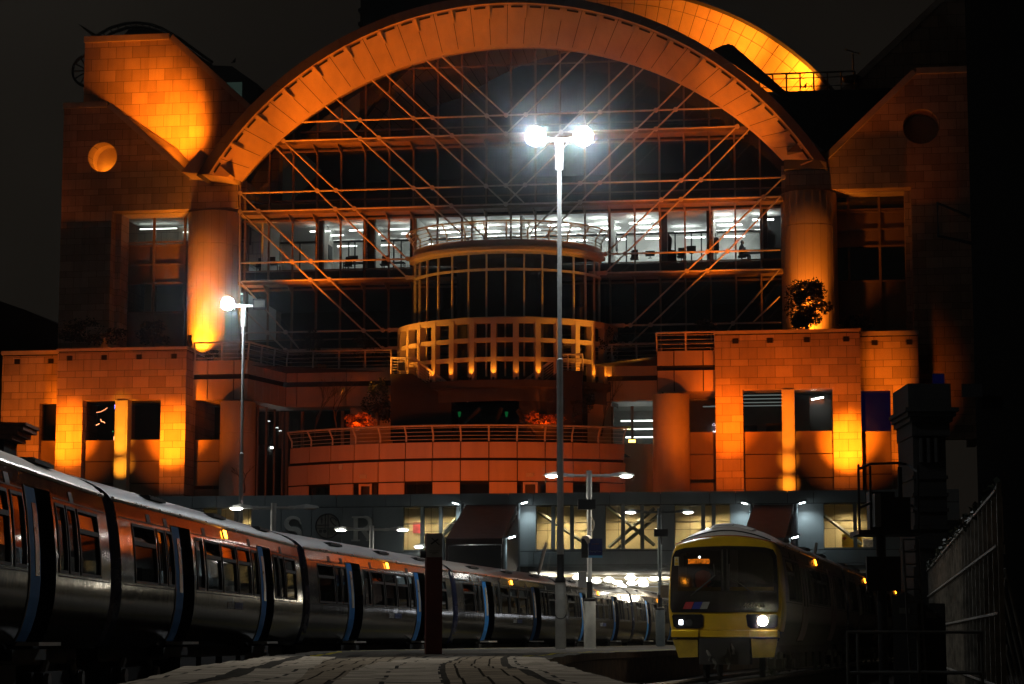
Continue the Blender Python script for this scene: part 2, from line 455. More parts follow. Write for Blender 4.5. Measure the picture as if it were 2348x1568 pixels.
    cm = MB().lathe(cxx, y, [(0.01, zt2), (rad - .02, zt2), (rad, zt2 - .04), (rad, zj + .03), (rad - .04, zj + .02), (rad - .04, zj - .02), (rad, zj - .03), (rad, 12.4)], 48)
    OB.part('corner_column', cm, COLM, smooth=True)
    j = MB()
    for i in range(22):
        a = 2 * pi * i / 22; j.obox((cxx + (rad + .002) * cos(a), y + (rad + .002) * sin(a), (zt2 + 12.4) / 2), .012, .03, zt2 - 12.5, rz=a)
    OB.part('column_joint', j, mat('joint_shade', (.36, .28, .21), .8) if S == 'L' else bpy.data.materials['joint_shade'])
    # springing block of the arch on the gable shoulder
    return dict(xr=xr, zs=zs, zo=zo, xs=xs, col=cxx, hc=hc, hr=hr, z1=z1)
GL, GR = gable('L'), gable('R')

# ---- the arch
n = 38
RINGS = dict(out=(1181.7, 838.3, 851.8, 33.2, 149.2), fas=(1182.6, 833.7, 827.6, 34.5, 148.2), gut=(1182.6, 834.2, 824.0, 34.5, 148.2), band=(1193.8, 922.9, 822.5, 42.6, 141.8), lip=(1194.5, 924.5, 817.0, 42.8, 141.6), glass=(1201.1, 938.0, 826.5, 44.0, 141.3))
def AP(ring, y, s_):                   # point at fraction s_ along an arch ring, standing on the plane y
    u_, v_, r_, a0_, a1_ = RINGS[ring]; a_ = radians(a0_ + (a1_ - a0_) * s_)
    x_, z_ = L(u_ + r_ * cos(a_), v_ - r_ * sin(a_), y); return (x_, y, z_)
def strip(k0, y0, k1, y1, m=n, gap=0.0, e=0.0):
    mb = MB()
    for i in range(m):
        b0, b1 = i / m + gap, (i + 1) / m - gap
        for q in range(2):
            s0, s1 = b0 + (b1 - b0) * q / 2, b0 + (b1 - b0) * (q + 1) / 2
            mb.quad(AP(k0, y0, s0), AP(k0, y0, s1), AP(k1, y1, s1), AP(k1, y1, s0))
    return mb
def barrel(k, y0, y1, m, up=.03):      # roof sheet running straight back from a ring
    mb = MB()
    for i in range(m):
        p, q = AP(k, y0, i / m), AP(k, y0, (i + 1) / m)
        mb.quad(p, q, (q[0], y1, q[2] + up), (p[0], y1, p[2] + up))
    return mb
arch = OB.part('arch', strip('gut', -2.55, 'band', -1.1, n, .0004), PANEL)
OB.part('arch_backing', strip('gut', -2.49, 'band', -1.04), DARK, arch)
OB.part('fascia', strip('out', -2.95, 'fas', -3.0, n, .0002).join(barrel('out', -2.95, 8.0, n)), FASC, arch)
OB.part('gutter_soffit', strip('fas', -3.0, 'gut', -2.5), PANEL, arch)
OB.part('inner_soffit', strip('band', -1.1, 'lip', -1.0).join(strip('lip', -1.0, 'glass', 1.2, n, .0003)), PANEL, arch)
RINGS['s1'] = (1182.6, 834.2, 821.5, 34.5, 148.2); RINGS['s2'] = (1182.6, 834.2, 817.0, 34.5, 148.2); RINGS['f2'] = (1183.5, 838.0, 797.0, 35.2, 147.6)
for i in range(n):
    c_ = (i + .5) / n; sl = MB()
    sl.quad(AP('s1', -2.56, c_ - .0082), AP('s1', -2.56, c_ + .0082), AP('s2', -2.5, c_ + .0082), AP('s2', -2.5, c_ - .0082))
    OB.part('vent_slot', sl, DARK, arch)
for i in range(0, n, 2):
    a = i / n
    p = [Vector(AP('gut', -2.78, a)), Vector(AP('gut', -2.52, a)), Vector(AP('f2', -2.02, a)), Vector(AP('f2', -2.1, a))]
    t_ = (Vector(AP('fas', -2.5, a + .002)) - Vector(AP('fas', -2.5, a - .002))).normalized() * .04
    OB.part('bracket', MB().add([q + t_ for q in p] + [q - t_ for q in p], [(0, 1, 2, 3), (7, 6, 5, 4), (0, 4, 5, 1), (1, 5, 6, 2), (2, 6, 7, 3), (3, 7, 4, 0)]), PANEL, arch)
# springing blocks
sp = MB().plate([L(441, 412), L(485, 362), L(552, 418), L(546, 424)], [], -2.4, .6)
OB.part('springing_block', sp, PANEL)
sp = MB().plate([L(1806, 368), L(1850, 330), L(1892, 368)], [], -2.4, .6).plate([(Lx(1797, 370), GR['zs'] - .5), (Lx(1897, 370), GR['zs'] - .5), (Lx(1897, 370), GR['zs'] + .05), (Lx(1797, 370), GR['zs'] + .05)], [], -.5, .8)
OB.part('springing_block', sp, FASC)
# rear arch: a higher roof end further back
for k_, r_ in (('r_out', 686), ('r_rim', 678), ('r_in1', 652), ('r_in2', 651), ('r_low', 546), ('r_end', 550)): RINGS[k_] = (1397, 658, r_, 20, 150)
ra = OB.part('rear_arch', strip('r_in2', 9.9, 'r_low', 11.6, 52, .0004), PANEL)
OB.part('arch_backing', strip('r_in2', 9.96, 'r_low', 11.7, 52), DARK, ra)
OB.part('rear_rim', strip('r_rim', 9.3, 'r_in1', 9.88, 52, .0004), PANEL, ra)
OB.part('gutter', strip('r_out', 9.1, 'r_rim', 9.3, 52).join(barrel('r_out', 9.1, 24, 40, 0)), ROOFD, ra)
OB.part('end_wall', MB().add([AP('r_end', 11.9, k_ / 32) for k_ in range(33)], [tuple(range(33))]), ROOFD, ra)

# ---- curtain wall under the arch
YG = 1.2
gx0, gx1, gzb = GL['xr'], GR['xr'], Lz(1159, 860, YG)
gl = [(p[0], p[2]) for p in (AP('glass', YG, i / 40) for i in range(41))]
poly = [(gx0, gzb), (gx1, gzb)] + gl
OB.part('curtain_wall', MB().add([(p[0], YG, p[1]) for p in poly], [tuple(t) for t in geometry.tessellate_polygon([[Vector((p[0], p[1], 0)) for p in poly]])]), DGLASS)
mu = MB(); MX = []
def arch_z(x, dz=0.0):
    for p, q in zip(gl[:-1], gl[1:]):
        if min(p[0], q[0]) <= x <= max(p[0], q[0]): return p[1] + (q[1] - p[1]) * (x - p[0]) / (q[0] - p[0]) - dz
    return min(gl[0][1], gl[-1][1]) - dz
x = X(1079, 760, 1.1); dxm = (X(3040, 700, 1.1) - X(1079, 760, 1.1)) / 20
x -= dxm
while x < gx1 - .1:
    if x > gx0 + .1:
        MX.append(x); mu.box(x - .05, x + .05, YG - .22, YG - .02, gzb, arch_z(x, .1))
    x += dxm
for k in ('B', 'D', 'F', 'H'):
    z = ROW[k] - .32
    if k == 'B': mu.box(Lx(650, 330, YG), Lx(1705, 300, YG), YG - .2, YG - .03, z - .05, z + .05)
    else: mu.box(gx0, gx1, YG - .2, YG - .03, z - .05, z + .05)
for k in ('A', 'C', 'E', 'G'):
    z = ROW[k] - .25
    xa, xb = (Lx(690, 290, YG), Lx(1650, 260, YG)) if k == 'A' else (gx0, gx1)
    mu.box(xa, xb, YG - .18, YG - .03, z - .035, z + .035)
zt_ = Lz(1180, 150, YG); mu.box(Lx(900, 160, YG), Lx(1500, 150, YG), YG - .16, YG - .03, zt_ - .04, zt_ + .04)
OB.part('mullions', mu, MULL)
WALKM = mat('walkway_steel', (.19, .135, .10), .55)
# walkways with rods and brackets
for k, (u0, v0, u1, v1) in dict(B=(640, 330, 1712, 292), D=(550, 490, 1795, 455), F=(550, 645, 1795, 618), H=(550, 805, 1795, 785)).items():
    z = ROW[k]; xa, xb = Lx(u0, v0, 0), Lx(u1, v1, 0)
    w = OB.part('walkway', MB().box(xa, xb, -.42, 1.0, z - .16, z - .08).box(xa, xb, -.45, -.41, z - .2, z + .02), WALKM)
    for xm in MX:
        if xa + .3 < xm < xb - .3:
            br = MB()
            br.add([(xm - .03, -.4, z - .16), (xm - .03, 1.0, z - .16), (xm - .03, 1.0, z - .62), (xm + .03, -.4, z - .16), (xm + .03, 1.0, z - .16), (xm + .03, 1.0, z - .62)], [(0, 1, 2), (5, 4, 3), (0, 3, 4, 1), (1, 4, 5, 2), (2, 5, 3, 0)])
            OB.part('bracket', br, MULL, w)
# spandrels (dark) between each upper rod and walkway, outside the slab edge
for k0, k1 in (('C', 'D'), ('E', 'F'), ('G', 'H'), ('A', 'B')):
    xa, xb = (gx0, gx1) if k0 != 'A' else (Lx(690, 300, YG), Lx(1660, 280, YG))
    OB.part('floor_slab', MB().box(xa, xb, YG + .08, 11, ROW[k1] - .25, ROW[k0] - .28), SLABD)
bwp = [(gx0, gzb), (gx1, gzb)] + [(p[0], p[1]) for p in gl]
OB.part('back_wall', MB().add([(p[0], 11, p[1]) for p in bwp], [tuple(t) for t in geometry.tessellate_polygon([[Vector((p[0], p[1], 0)) for p in bwp]])]), SLABD)
OB.part('ground_slab', MB().box(gx0, gx1, YG, 11, gzb - .4, gzb), SLABD)

# ---- diagonal bracing: rods and node discs
P = lambda u, v: (lambda q: (q[0], -.6, q[1]))(L(u / K, v / K, -.6))
def rodz(u, v):      # snap a node to its row
    x_, z_ = L(u / K, v / K, -.6)
    b = min(ROW.values(), key=lambda r: abs(r - z_))
    return (x_, -.6, b if abs(b - z_) < .45 else z_)
rod, node = MB(), MB()
def rodline(pts, r=.06):
    m_ = MB()
    pts = [Vector(rodz(*p)) for p in pts]
    for a, b in zip(pts[:-1], pts[1:]):
        d = b - a; ln = d.length
        if ln < .2: continue
        e = min(.35, ln * .3); t = d / ln
        m_.tube([a, a + t * e, b - t * e, b], [r * .55, r, r, r * .55], 8)
    OB.part('bracing_rod', m_, STEEL, smooth=True)
def nd(*pts):
    for p in pts:
        q = rodz(*p); OB.part('node_disc', MB().tube([(q[0], q[1] - .07, q[2]), (q[0], q[1] + .07, q[2])], .135, 16), STEEL)
HOR = [[(1184, 493), (1365, 487), (1440, 484), (1654, 477), (1730, 473), (1947, 464), (2024, 460), (2103, 454), (2323, 452), (2400, 448), (2623, 437), (2702, 435), (2894, 429)],
       [(1134, 567), (1440, 556), (1516, 553), (1730, 547), (1808, 543), (2023, 535), (2244, 530), (2320, 526), (2544, 516), (2623, 514), (2949, 500)],
       [(961, 776), (1269, 765), (1344, 762), (1654, 755), (1729, 754), (1944, 747), (2023, 742), (2100, 741), (2320, 733), (2399, 732), (2724, 719), (2804, 718), (3133, 705)],
       [(961, 851), (1034, 851), (1341, 836), (1417, 834), (1729, 827), (1805, 827), (2023, 817), (2320, 811), (2645, 797), (2724, 797), (3054, 785), (3122, 783)],
       [(959, 1055), (1168, 1049), (1244, 1049), (1553, 1037), (1630, 1035), (1653, 1036)], [(2395, 1016), (2421, 1016), (2500, 1015), (2829, 1006), (2910, 1004), (3122, 998)],
       [(959, 1128), (1241, 1123), (1317, 1121), (1629, 1109), (1654, 1109)], [(2395, 1091), (2421, 1091), (2747, 1084), (2829, 1081), (3122, 1074)],
       [(959, 1335), (1068, 1331), (1142, 1330), (1454, 1323), (1531, 1322), (1559, 1321), (1590, 1320)], [(2462, 1301), (2493, 1300), (2521, 1301), (2602, 1299), (2932, 1293), (3125, 1288)],
       [(1142, 1402), (1530, 1393), (1559, 1392), (1590, 1391)], [(2462, 1376), (2493, 1375), (2521, 1374), (2900, 1366)]]
DIA = [[(1081, 586), (1269, 765), (1341, 836), (1553, 1037), (1629, 1109)], [(1134, 567), (1344, 762), (1417, 834), (1630, 1035)],
       [(1292, 416), (1365, 487), (1440, 556), (1654, 755), (1729, 827), (1900, 985)], [(1338, 388), (1440, 484), (1516, 553), (1729, 754), (1805, 827), (1960, 970)],
       [(1478, 311), (1654, 477), (1730, 547), (1944, 747), (2023, 817)], [(1531, 286), (1730, 473), (1808, 543), (2023, 742), (2100, 814)],
       [(1695, 232), (1947, 464), (2023, 535)], [(1753, 212), (2024, 460)],
       [(961, 776), (1034, 851), (1244, 1049), (1317, 1121), (1531, 1322)], [(961, 851), (1168, 1049), (1241, 1123), (1454, 1323), (1530, 1393)],
       [(961, 1150), (1142, 1330), (1200, 1385)], [(961, 1225), (1068, 1331), (1142, 1402)],
       [(2290, 195), (2024, 460)], [(2360, 205), (2103, 454), (2024, 536)],
       [(2526, 248), (2323, 452), (2244, 530), (2023, 742)], [(2583, 265), (2400, 448), (2320, 526), (2100, 741), (2023, 817)],
       [(2731, 332), (2623, 437), (2544, 516), (2320, 733), (2100, 950)], [(2780, 362), (2702, 435), (2623, 514), (2399, 732), (2320, 811), (2170, 960)],
       [(2949, 500), (2724, 719), (2645, 797), (2421, 1016)], [(3010, 520), (2804, 718), (2724, 797), (2500, 1015), (2421, 1091)],
       [(3133, 705), (3054, 785), (2829, 1006), (2747, 1084), (2521, 1301)], [(3122, 795), (2910, 1004), (2829, 1081), (2602, 1299), (2521, 1374)],
       [(3120, 1105), (2932, 1293), (2880, 1345)], [(3120, 1185), (3010, 1295)]]
for l in HOR: rodline(l, .055); nd(*[p for p in l if l.index(p) not in (0, len(l) - 1)])
for l in DIA: rodline(l, .05)
nd((961, 776), (961, 851), (1134, 567), (2949, 500), (3133, 705), (3054, 785), (1653, 1036), (2395, 1016), (1654, 1109), (2395, 1091), (1142, 1402))
rod.tube([P(961, 740), P(957, 1400)], .05, 8)
br_ = OB.part('ladder_mast', rod, STEEL, smooth=True)

# ---- lit offices between rows E and D
zf, zc = ROW['E'] - .27, ROW['D'] - .3
OB.part('office_ceiling', MB().box(gx0, gx1, YG + .1, 11, zc, zc + .04), CEILW)
OB.part('office_rear_wall', MB().box(gx0, gx1, 9.6, 9.8, zf, zc), WALLW)
OB.part('office_carpet', MB().box(gx0, gx1, YG + .1, 9.6, zf - .02, zf), CARPET)
pw = MB()
for u in (1062, 1283, 1478, 1672, 1895, 2090, 2440, 2645, 2850, 3050):
    xx = X(u, 930, 2); pw.box(xx - .06, xx + .06, YG + .1, 5.2, zf, zc)
OB.part('partition', pw, WALLW)
dk = MB()
for u0, u1 in ((1262, 1292), (1452, 1500), (1640, 1665), (2640, 2668), (2826, 2850), (3040, 3070)):
    dk.box(X(u0, 930, 1.3), X(u1, 930, 1.3), YG + .1, YG + .5, zf, zc)
for u in (1115, 1200, 1395, 1420, 1575, 1605, 2505, 2700, 2765, 2805):
    xx = X(u, 930, 6); dk.box(xx - .04, xx + .04, 6, 6.1, zf, zc - .5)
dk.box(gx0, gx1, 6, 6.1, zc - .55, zc - .42)
OB.part('dark_screen_frames', dk, BLACK)
rd = MB()
for i in range(150):
    xx = gx0 + .3 + i * (gx1 - gx0 - .6) / 150; rd.box(xx, xx + .10, 9.52, 9.6, zf + .25, zf + .75)
OB.part('radiator', rd, mat('radiator_enamel', (.6, .6, .58), .5))
# strip lights hung under the ceiling, each a child lamp
for j, yy in enumerate((2.9, 4.4, 6.4, 8.3)):
    for i in range(13):
        xx = gx0 + 1.3 + i * 2.45 + (.5 if j % 2 else 0)
        fr = (xx - gx0) / (gx1 - gx0)
        if .02 < fr < .98 and not (.77 < fr < .84 and yy < 6) and not (fr < .08):
            OB.part('strip_light', MB().box(xx, xx + 1.25, yy, yy + .14, zc - .40, zc - .34), TUBE_E if fr > .34 else LOWTUBE_E)

# ---- bow window with balcony and lattice screen
KY = .82
ybow = -5.46 * KY
def zc_(v, r): return Lz(1163, v, -r * KY)
rb, rl, rr_ = 5.46, 6.5, 5.84
bx = Lx(1163, 780, 0)
def bow(r, z0, z1, r2=None, n=60): return MB().lathe(bx, 0, [(r, z0), (r2 or r, z1)], n, pi, 2 * pi, KY)
zB = [zc_(v, rb) for v in (862, 728, 617, 578)]
bw = OB.part('bow_window', bow(rb, zB[0], zB[3] + .1), DGLASS, smooth=True)
bf = MB()
for i in range(16):
    a = pi + pi * (i + .5) / 16
    bf.obox((bx + (rb + .05) * cos(a), (rb + .05) * sin(a) * KY, (zB[0] + zB[3]) / 2), .10, .09, zB[3] - zB[0], rz=a)
def hoop(mb, r, z, hh, tt, n=60):
    mb.lathe(bx, 0, [(r, z - hh), (r + tt, z - hh), (r + tt, z + hh), (r, z + hh)], n, pi, 2 * pi, KY)
for z, hh in ((zB[1], .07), (zB[2], .07), (zB[3], .08)): hoop(bf, rb, z, hh, .1)
OB.part('bow_frame', bf, BOWM, bw)
OB.part('bow_core', bow(3.0, zB[0], zB[3]).lathe(bx, 0, [(0.01, zB[1]), (rb - .1, zB[1])], 40, pi, 2 * pi, KY).lathe(bx, 0, [(.01, zB[3]), (rb, zB[3] + .05)], 40, pi, 2 * pi, KY), SLABD, bw)
# balcony
zp0, zp1, zr = zc_(577, rb), zc_(548, 5.5), zc_(506, rr_)
ba = MB().lathe(bx, 0, [(rb, zp0), (rb + .35, zp0 + .1), (rb + .35, zp0 + .28), (rb + .12, zp0 + .42), (rb + .12, zp1), (rb - .05, zp1), (rb - .05, zp0 + .5), (.01, zp0 + .5)], 60, pi, 2 * pi, KY)
bal = OB.part('balcony', ba, PANEL, smooth=True)
pth, outs = [], []
for i in range(33):
    a = pi + pi * i / 32; pth.append((bx + (rb + .1) * cos(a), (rb + .1) * sin(a) * KY, zp1)); outs.append((cos(a), sin(a) * KY, 0))
railing(OB, pth, outs, zr - zp1, 14, .42, 5, BOWM, 'balcony_railing', bal, wr=.022)
# lattice
zL = [zc_(v, rl) for v in (862, 822, 778, 733)]
la = MB()
for z, h in ((zL[3], .16), (zL[2], .12), (zL[1], .12)):
    la.lathe(bx, 0, [(rl - .42, z - h), (rl, z - h), (rl, z + h), (rl - .42, z + h), (rl - .42, z - h)], 60, pi, 2 * pi, KY)
for i in range(17):
    a = pi + pi * i / 16
    la.obox((bx + (rl - .2) * cos(a), (rl - .2) * sin(a) * KY, (zL[0] + zL[3]) / 2 - .1), .40, .32, zL[3] - zL[0] + .2, rz=a)
lat = OB.part('lattice_screen', la, mat('lattice_paint', (.52, .43, .31), .6, scale=1.0, var=.08))
OB.part('lattice_base', MB().lathe(bx, 0, [(.01, zL[0] - .2), (rl + .25, zL[0] - .2), (rl + .25, zL[0] - .6), (rl, zL[0] - .7), (rl, zL[0] - 1.4)], 60, pi, 2 * pi, KY), mat('bow_base_concrete', (.07, .06, .05), .85), lat)
for i in range(17):
    a = pi + pi * i / 16
    if 1 <= i <= 15:
        o = OB.part('uplight', MB().tube([(bx + (rl + .22) * cos(a), (rl + .22) * sin(a) * KY, zL[0] - .22), (bx + (rl + .22) * cos(a), (rl + .22) * sin(a) * KY, zL[0] - .06)], .07, 8), BLACK, lat)
        pw_ = 75 if i not in (9,) else 25
        flamp('uplight_beam', (bx + (rl + .24) * cos(a), (rl + .24) * sin(a) * KY, zL[0] - .02), pw_, (1, .30, .02), (bx + (rl + .06) * cos(a), (rl + .06) * sin(a) * KY, zL[0] + 1.0), 70, 1, .03)
for u, z in ((1590, ROW['G']), (2462, ROW['G']), (1590, ROW['H']), (2462, ROW['H']), (1665, ROW['E']), (2390, ROW['E']), (1665, ROW['F']), (2390, ROW['F'])):
    xx = X(u, 1200); OB.part('link_plate', MB().box(xx - .5, xx + .5, -.72, -.48, z - .1, z + .1), STEEL)

# ---- roof-top pieces at the sides
ladder = MB()
arc1 = [L(u / K, v / K, 9) for u, v in ((385, 145), (440, 112), (500, 95), (545, 91), (600, 97), (650, 115), (715, 152), (780, 200), (850, 250))]
arc2 = [L(u / K, v / K, 9) for u, v in ((400, 165), (450, 132), (505, 112), (545, 108), (598, 114), (645, 130), (705, 165), (770, 212), (840, 262))]
ladder.tube([(p[0], 9, p[1]) for p in arc1], .11, 6).tube([(p[0], 9, p[1]) for p in arc2], .11, 6)
for i in range(len(arc1) - 1):
    for f in (0, .5):
        a = (arc1[i][0] + (arc1[i + 1][0] - arc1[i][0]) * f, 9, arc1[i][1] + (arc1[i + 1][1] - arc1[i][1]) * f)
        b = (arc2[i][0] + (arc2[i + 1][0] - arc2[i][0]) * f, 9, arc2[i][1] + (arc2[i + 1][1] - arc2[i][1]) * f); ladder.tube([a, b], .05, 5)
s0, s1, s2 = L(315 / K, 97 / K, 9), L(388 / K, 150 / K, 9), L(412 / K, 168 / K, 9)
ladder.tube([(s0[0], 9, s0[1]), (s1[0], 9, s1[1]), (s2[0], 9, s2[1])], [.03, .16, .14], 6)
OB.part('gantry_arc', ladder, BLACK)
hd = MB().plate([L(470 / K, 172 / K, 9.3), L(520 / K, 115 / K, 9.3), L(560 / K, 108 / K, 9.3), L(640 / K, 125 / K, 9.3), L(700 / K, 172 / K, 9.3), L(850 / K, 258 / K, 9.3), L(990 / K, 420 / K, 9.3), L(700 / K, 300 / K, 9.3)], [], 9.2, 12)
OB.part('plant_hood', hd, ROOFD)
wh = MB(); cw = L(352 / K, 283 / K, 9)
wh.tube([(cw[0] + 1.05 * cos(2 * pi * i / 24), 9, cw[1] + 1.05 * sin(2 * pi * i / 24)) for i in range(24)], .1, 6, closed=True)
for i in range(6): wh.tube([(cw[0] - 1.05 * cos(pi * i / 6), 9, cw[1] - 1.05 * sin(pi * i / 6)), (cw[0] + 1.05 * cos(pi * i / 6), 9, cw[1] + 1.05 * sin(pi * i / 6))], .05, 5)
wh.tube([(cw[0], 9, cw[1]), (cw[0] + 2.0, 9, cw[1])], .15, 6)
OB.part('gantry_wheel', wh, BLACK)
# little roof cabin with a lit window
x0, x1, z0, z1 = R(490, 148, 592, 215, 8.5)
cb = OB.part('roof_cabin', MB().plate([(x0, z0 - 1), (x1, z0 - 2.0), (x1, z0 + .55), (x0 + 1.2, z1 - .1), (x0, z1)], [], 8.5, 11), ROOFD)
OB.part('window', MB().box(x0 + .85, x0 + 1.9, 8.44, 8.47, z0 - .5, z0 + .75), emat('dim_green_window', (.45, .75, .6), .03), cb)
# right: parapet roof with guard rail, slotted beam, aerial, dish
x0, x1, z0, z1 = R(1740, 200, 1960, 208, 4)
OB.part('side_roof', MB().box(x0, x1 + 4, 4, 10, 20, z0), ROOFD)
rp = [(x0, 4.2, z0), (x1, 4.2, z0)]
railing(OB, rp, [(0, 0, 0), (0, 0, 0)], 1.15, 8, 0, 2, BLACK, 'guard_rail', wr=.03)
bm_ = MB()
B0, B1 = L(1638, 108, -.5), L(1795, 215, -.5)
d = Vector((B1[0] - B0[0], 0, B1[1] - B0[1])); ln = d.length; dirx = d / ln; up = Vector((-dirx.z, 0, dirx.x)) * -1
if up.z < 0: up = -up
b0 = Vector((B0[0], -.5, B0[1])) - up * .22
outer = [(0, 0), (ln, 0), (ln, .42), (1.5, .46), (.8, .92), (.3, .55)]
holes = [[(.62 + .14 * cos(2 * pi * k / 10), .72 + .14 * sin(2 * pi * k / 10)) for k in range(10)]]
for i in range(6):
    h0 = 1.7 + i * .75; holes.append([(h0 + .2 * cos(t) + (.12 if cos(t) > 0 else -.12), .28 + .11 * sin(t)) for t in [2 * pi * k / 12 for k in range(12)]])
tmp = MB().plate(outer, holes, -.05, .05)
tmp.v = [tuple(b0 + dirx * p[0] + up * p[2] + Vector((0, p[1], 0))) for p in tmp.v]
OB.part('slotted_beam', tmp, BLACK)
m = L(1957, 205, 5)
ae = MB().tube([(m[0], 5, m[1] - .2), (m[0], 5, m[1] + 2.2)], .04, 6).tube([(m[0] - .5, 5, m[1] + 2.5), (m[0] + .4, 5, m[1] + 2.2)], .03, 5)
for i in range(6): ae.tube([(m[0] - .45 + i * .17, 4.7, m[1] + 2.48 - i * .055), (m[0] - .45 + i * .17, 5.3, m[1] + 2.48 - i * .055)], .015, 4)
ae.lathe(m[0] - .1, 5, [(.01, m[1] + .3), (.55, m[1] + .5), (.6, m[1] + .75)], 16)
OB.part('aerial', ae, BLACK)
# ================================================================ LOWER STONE PAVILIONS, WINGS, TERRACE
YP, YQ, YW = -8.0, -6.6, -2.0
ZB = 6.2
def tier(mb, pts, z0, z1, t=.14):                       # panels along a plan polyline (list of (x, y)), outer face
    for (a, b) in zip(pts[:-1], pts[1:]):
        d = Vector((b[0] - a[0], b[1] - a[1], 0)); nrm = Vector((-d.y, d.x, 0)).normalized() * t
        ia, ib = Vector((a[0], a[1], 0)) + nrm, Vector((b[0], b[1], 0)) + nrm
        mb.add([(a[0], a[1], z0), (b[0], b[1], z0), (ib.x, ib.y, z0), (ia.x, ia.y, z0), (a[0], a[1], z1), (b[0], b[1], z1), (ib.x, ib.y, z1), (ia.x, ia.y, z1)],
               [(0, 1, 5, 4), (1, 2, 6, 5), (2, 3, 7, 6), (3, 0, 4, 7), (4, 5, 6, 7), (0, 3, 2, 1)])
def split(pts, n, gap):                                 # a straight plan run cut into n panels with gaps
    (xa, ya), (xb, yb) = pts; out = []
    ln = sqrt((xb - xa) ** 2 + (yb - ya) ** 2)
    for i in range(n):
        f0, f1 = i / n + gap / ln / 2, (i + 1) / n - gap / ln / 2
        out.append([(xa + (xb - xa) * f0, ya + (yb - ya) * f0), (xa + (xb - xa) * f1, ya + (yb - ya) * f1)])
    return out
PIL = mat('lit_pilaster', (.50, .42, .32), .5, var=.06)
CURT = mat('blue_curtain_glass', (.002, .002, .012), .12, var=.6, scale=1.6, bump=.4)
_p = [q for q in CURT.node_tree.nodes if q.type == 'BSDF_PRINCIPLED'][0]; _p.inputs['Emission Color'].default_value = (.01, .02, .35, 1); _p.inputs['Emission Strength'].default_value = .02  # faint blue emission stands in for light inside the curtained window
def pavilion(side):
    if side == 'L':
        T = Thing('stone_pavilion', 'stone terrace pavilion below the bright round opening, with yellow-lit pilaster between two dark windows', 'pavilion', (-20, -7.5, 0), 'facade')
        u = dict(x0=129, x1=425, p0=189, c0=264, c1=293, p1=368, top=797, cop=806, ot=916, wb=1007, j1=1056, j2=1106)
        rec = dict(x0=2, x1=131, top=804, w0=90, w1=130, wt=925, wb=1010)
        vents = (160, 239, 319, 399); v2 = (40, 117)
    else:
        T = Thing('stone_pavilion', 'stone terrace pavilion beside the dark pier, with a blue-curtained side window and lit ceilings', 'pavilion', (16, -7.5, 0), 'facade')
        u = dict(x0=1640, x1=1974, p0=1703, c0=1792, c1=1821, p1=1909, top=756, cop=766, ot=891, wb=987, j1=1039, j2=1093)
        rec = dict(x0=1974, x1=2108, top=759, w0=1977, w1=2042, wt=894, wb=987)
        vents = (1686, 1765, 1850, 1940); v2 = (2005, 2085)
    um = (u['x0'] + u['x1']) / 2
    xx = {k: Lx(u[k], 950, YP) for k in ('x0', 'x1', 'p0', 'c0', 'c1', 'p1')}
    zz = {k: Lz(um, u[k], YP) for k in ('top', 'cop', 'ot', 'wb', 'j1', 'j2')}
    x0, x1 = xx['x0'], xx['x1']
    ou = [(x0, ZB), (xx['p0'], ZB), (xx['p0'], zz['ot']), (xx['p1'], zz['ot']), (xx['p1'], ZB), (x1, ZB), (x1, zz['cop']), (x0, zz['cop'])]
    w = T.part('wall', MB().plate(ou, [], YP, YP + .8).box(x0, x0 + .4, YP + .8, -1, ZB, zz['cop']).box(x1 - .4, x1, YP + .8, -1, ZB, zz['cop']), STONE)
    T.part('shadow_gap', MB().box(x0 + .04, x1 - .04, YP + .05, -1, zz['cop'], zz['cop'] + .07), DARK, w)
    T.part('coping', MB().box(x0 - .06, x1 + .06, YP - .08, -1, zz['cop'] + .07, zz['top']), COPE, w)
    T.part('roof', MB().box(x0, x1, -3.5, 0.8, zz['cop'] - .3, zz['cop'] - .15), ROOFD, w)
    for q in vents:
        xv = Lx(q, 810, YP); zv = zz['cop'] - .32
        g = MB().box(xv - .15, xv + .15, YP - .012, YP + .02, zv - .14, zv + .14)
        for k in range(4): g.box(xv - .2, xv + .2, YP - .03, YP - .013, zv - .12 + k * .07, zv - .10 + k * .07)
        T.part('vent', g, DARK, w)
    T.part('pilaster', MB().box(xx['c0'], xx['c1'], YP - .05, YP + .75, ZB, zz['ot'] - .03).box(xx['c0'] + .1, xx['c1'] - .1, YP - .09, YP - .05, ZB, zz['ot'] - .05), PIL)
    for a, b in (('p0', 'c0'), ('c1', 'p1')):
        xa, xb = xx[a] + .01, xx[b] - .01
        T.part('window', MB().box(xa, xb, YP + .62, YP + .65, zz['wb'], zz['ot'] - .02), CGLASS)
        T.part('spandrel_panel', MB().box(xa, xb, YP + .5, YP + .66, zz['j1'] + .025, zz['wb']).box(xa, xb, YP + .5, YP + .66, zz['j2'], zz['j1'] - .025).box(xa, xb, YP + .55, YP + .66, ZB, zz['j2'] - .05), SPAN)
        T.part('panel_backing', MB().box(xa, xb, YP + .68, YP + .72, ZB, zz['wb'] - .03), DARK)
    # room behind
    rm = MB().box(x0 + .4, x1 - .4, YP + 6, YP + 6.1, zz['wb'] - 1, zz['ot'] + .5).box(x0 + .4, x1 - .4, YP + .8, YP + 6, zz['ot'] + .3, zz['ot'] + .4)
    T.part('room_shell', rm, DIMWALL if side == 'R' else SLABD)
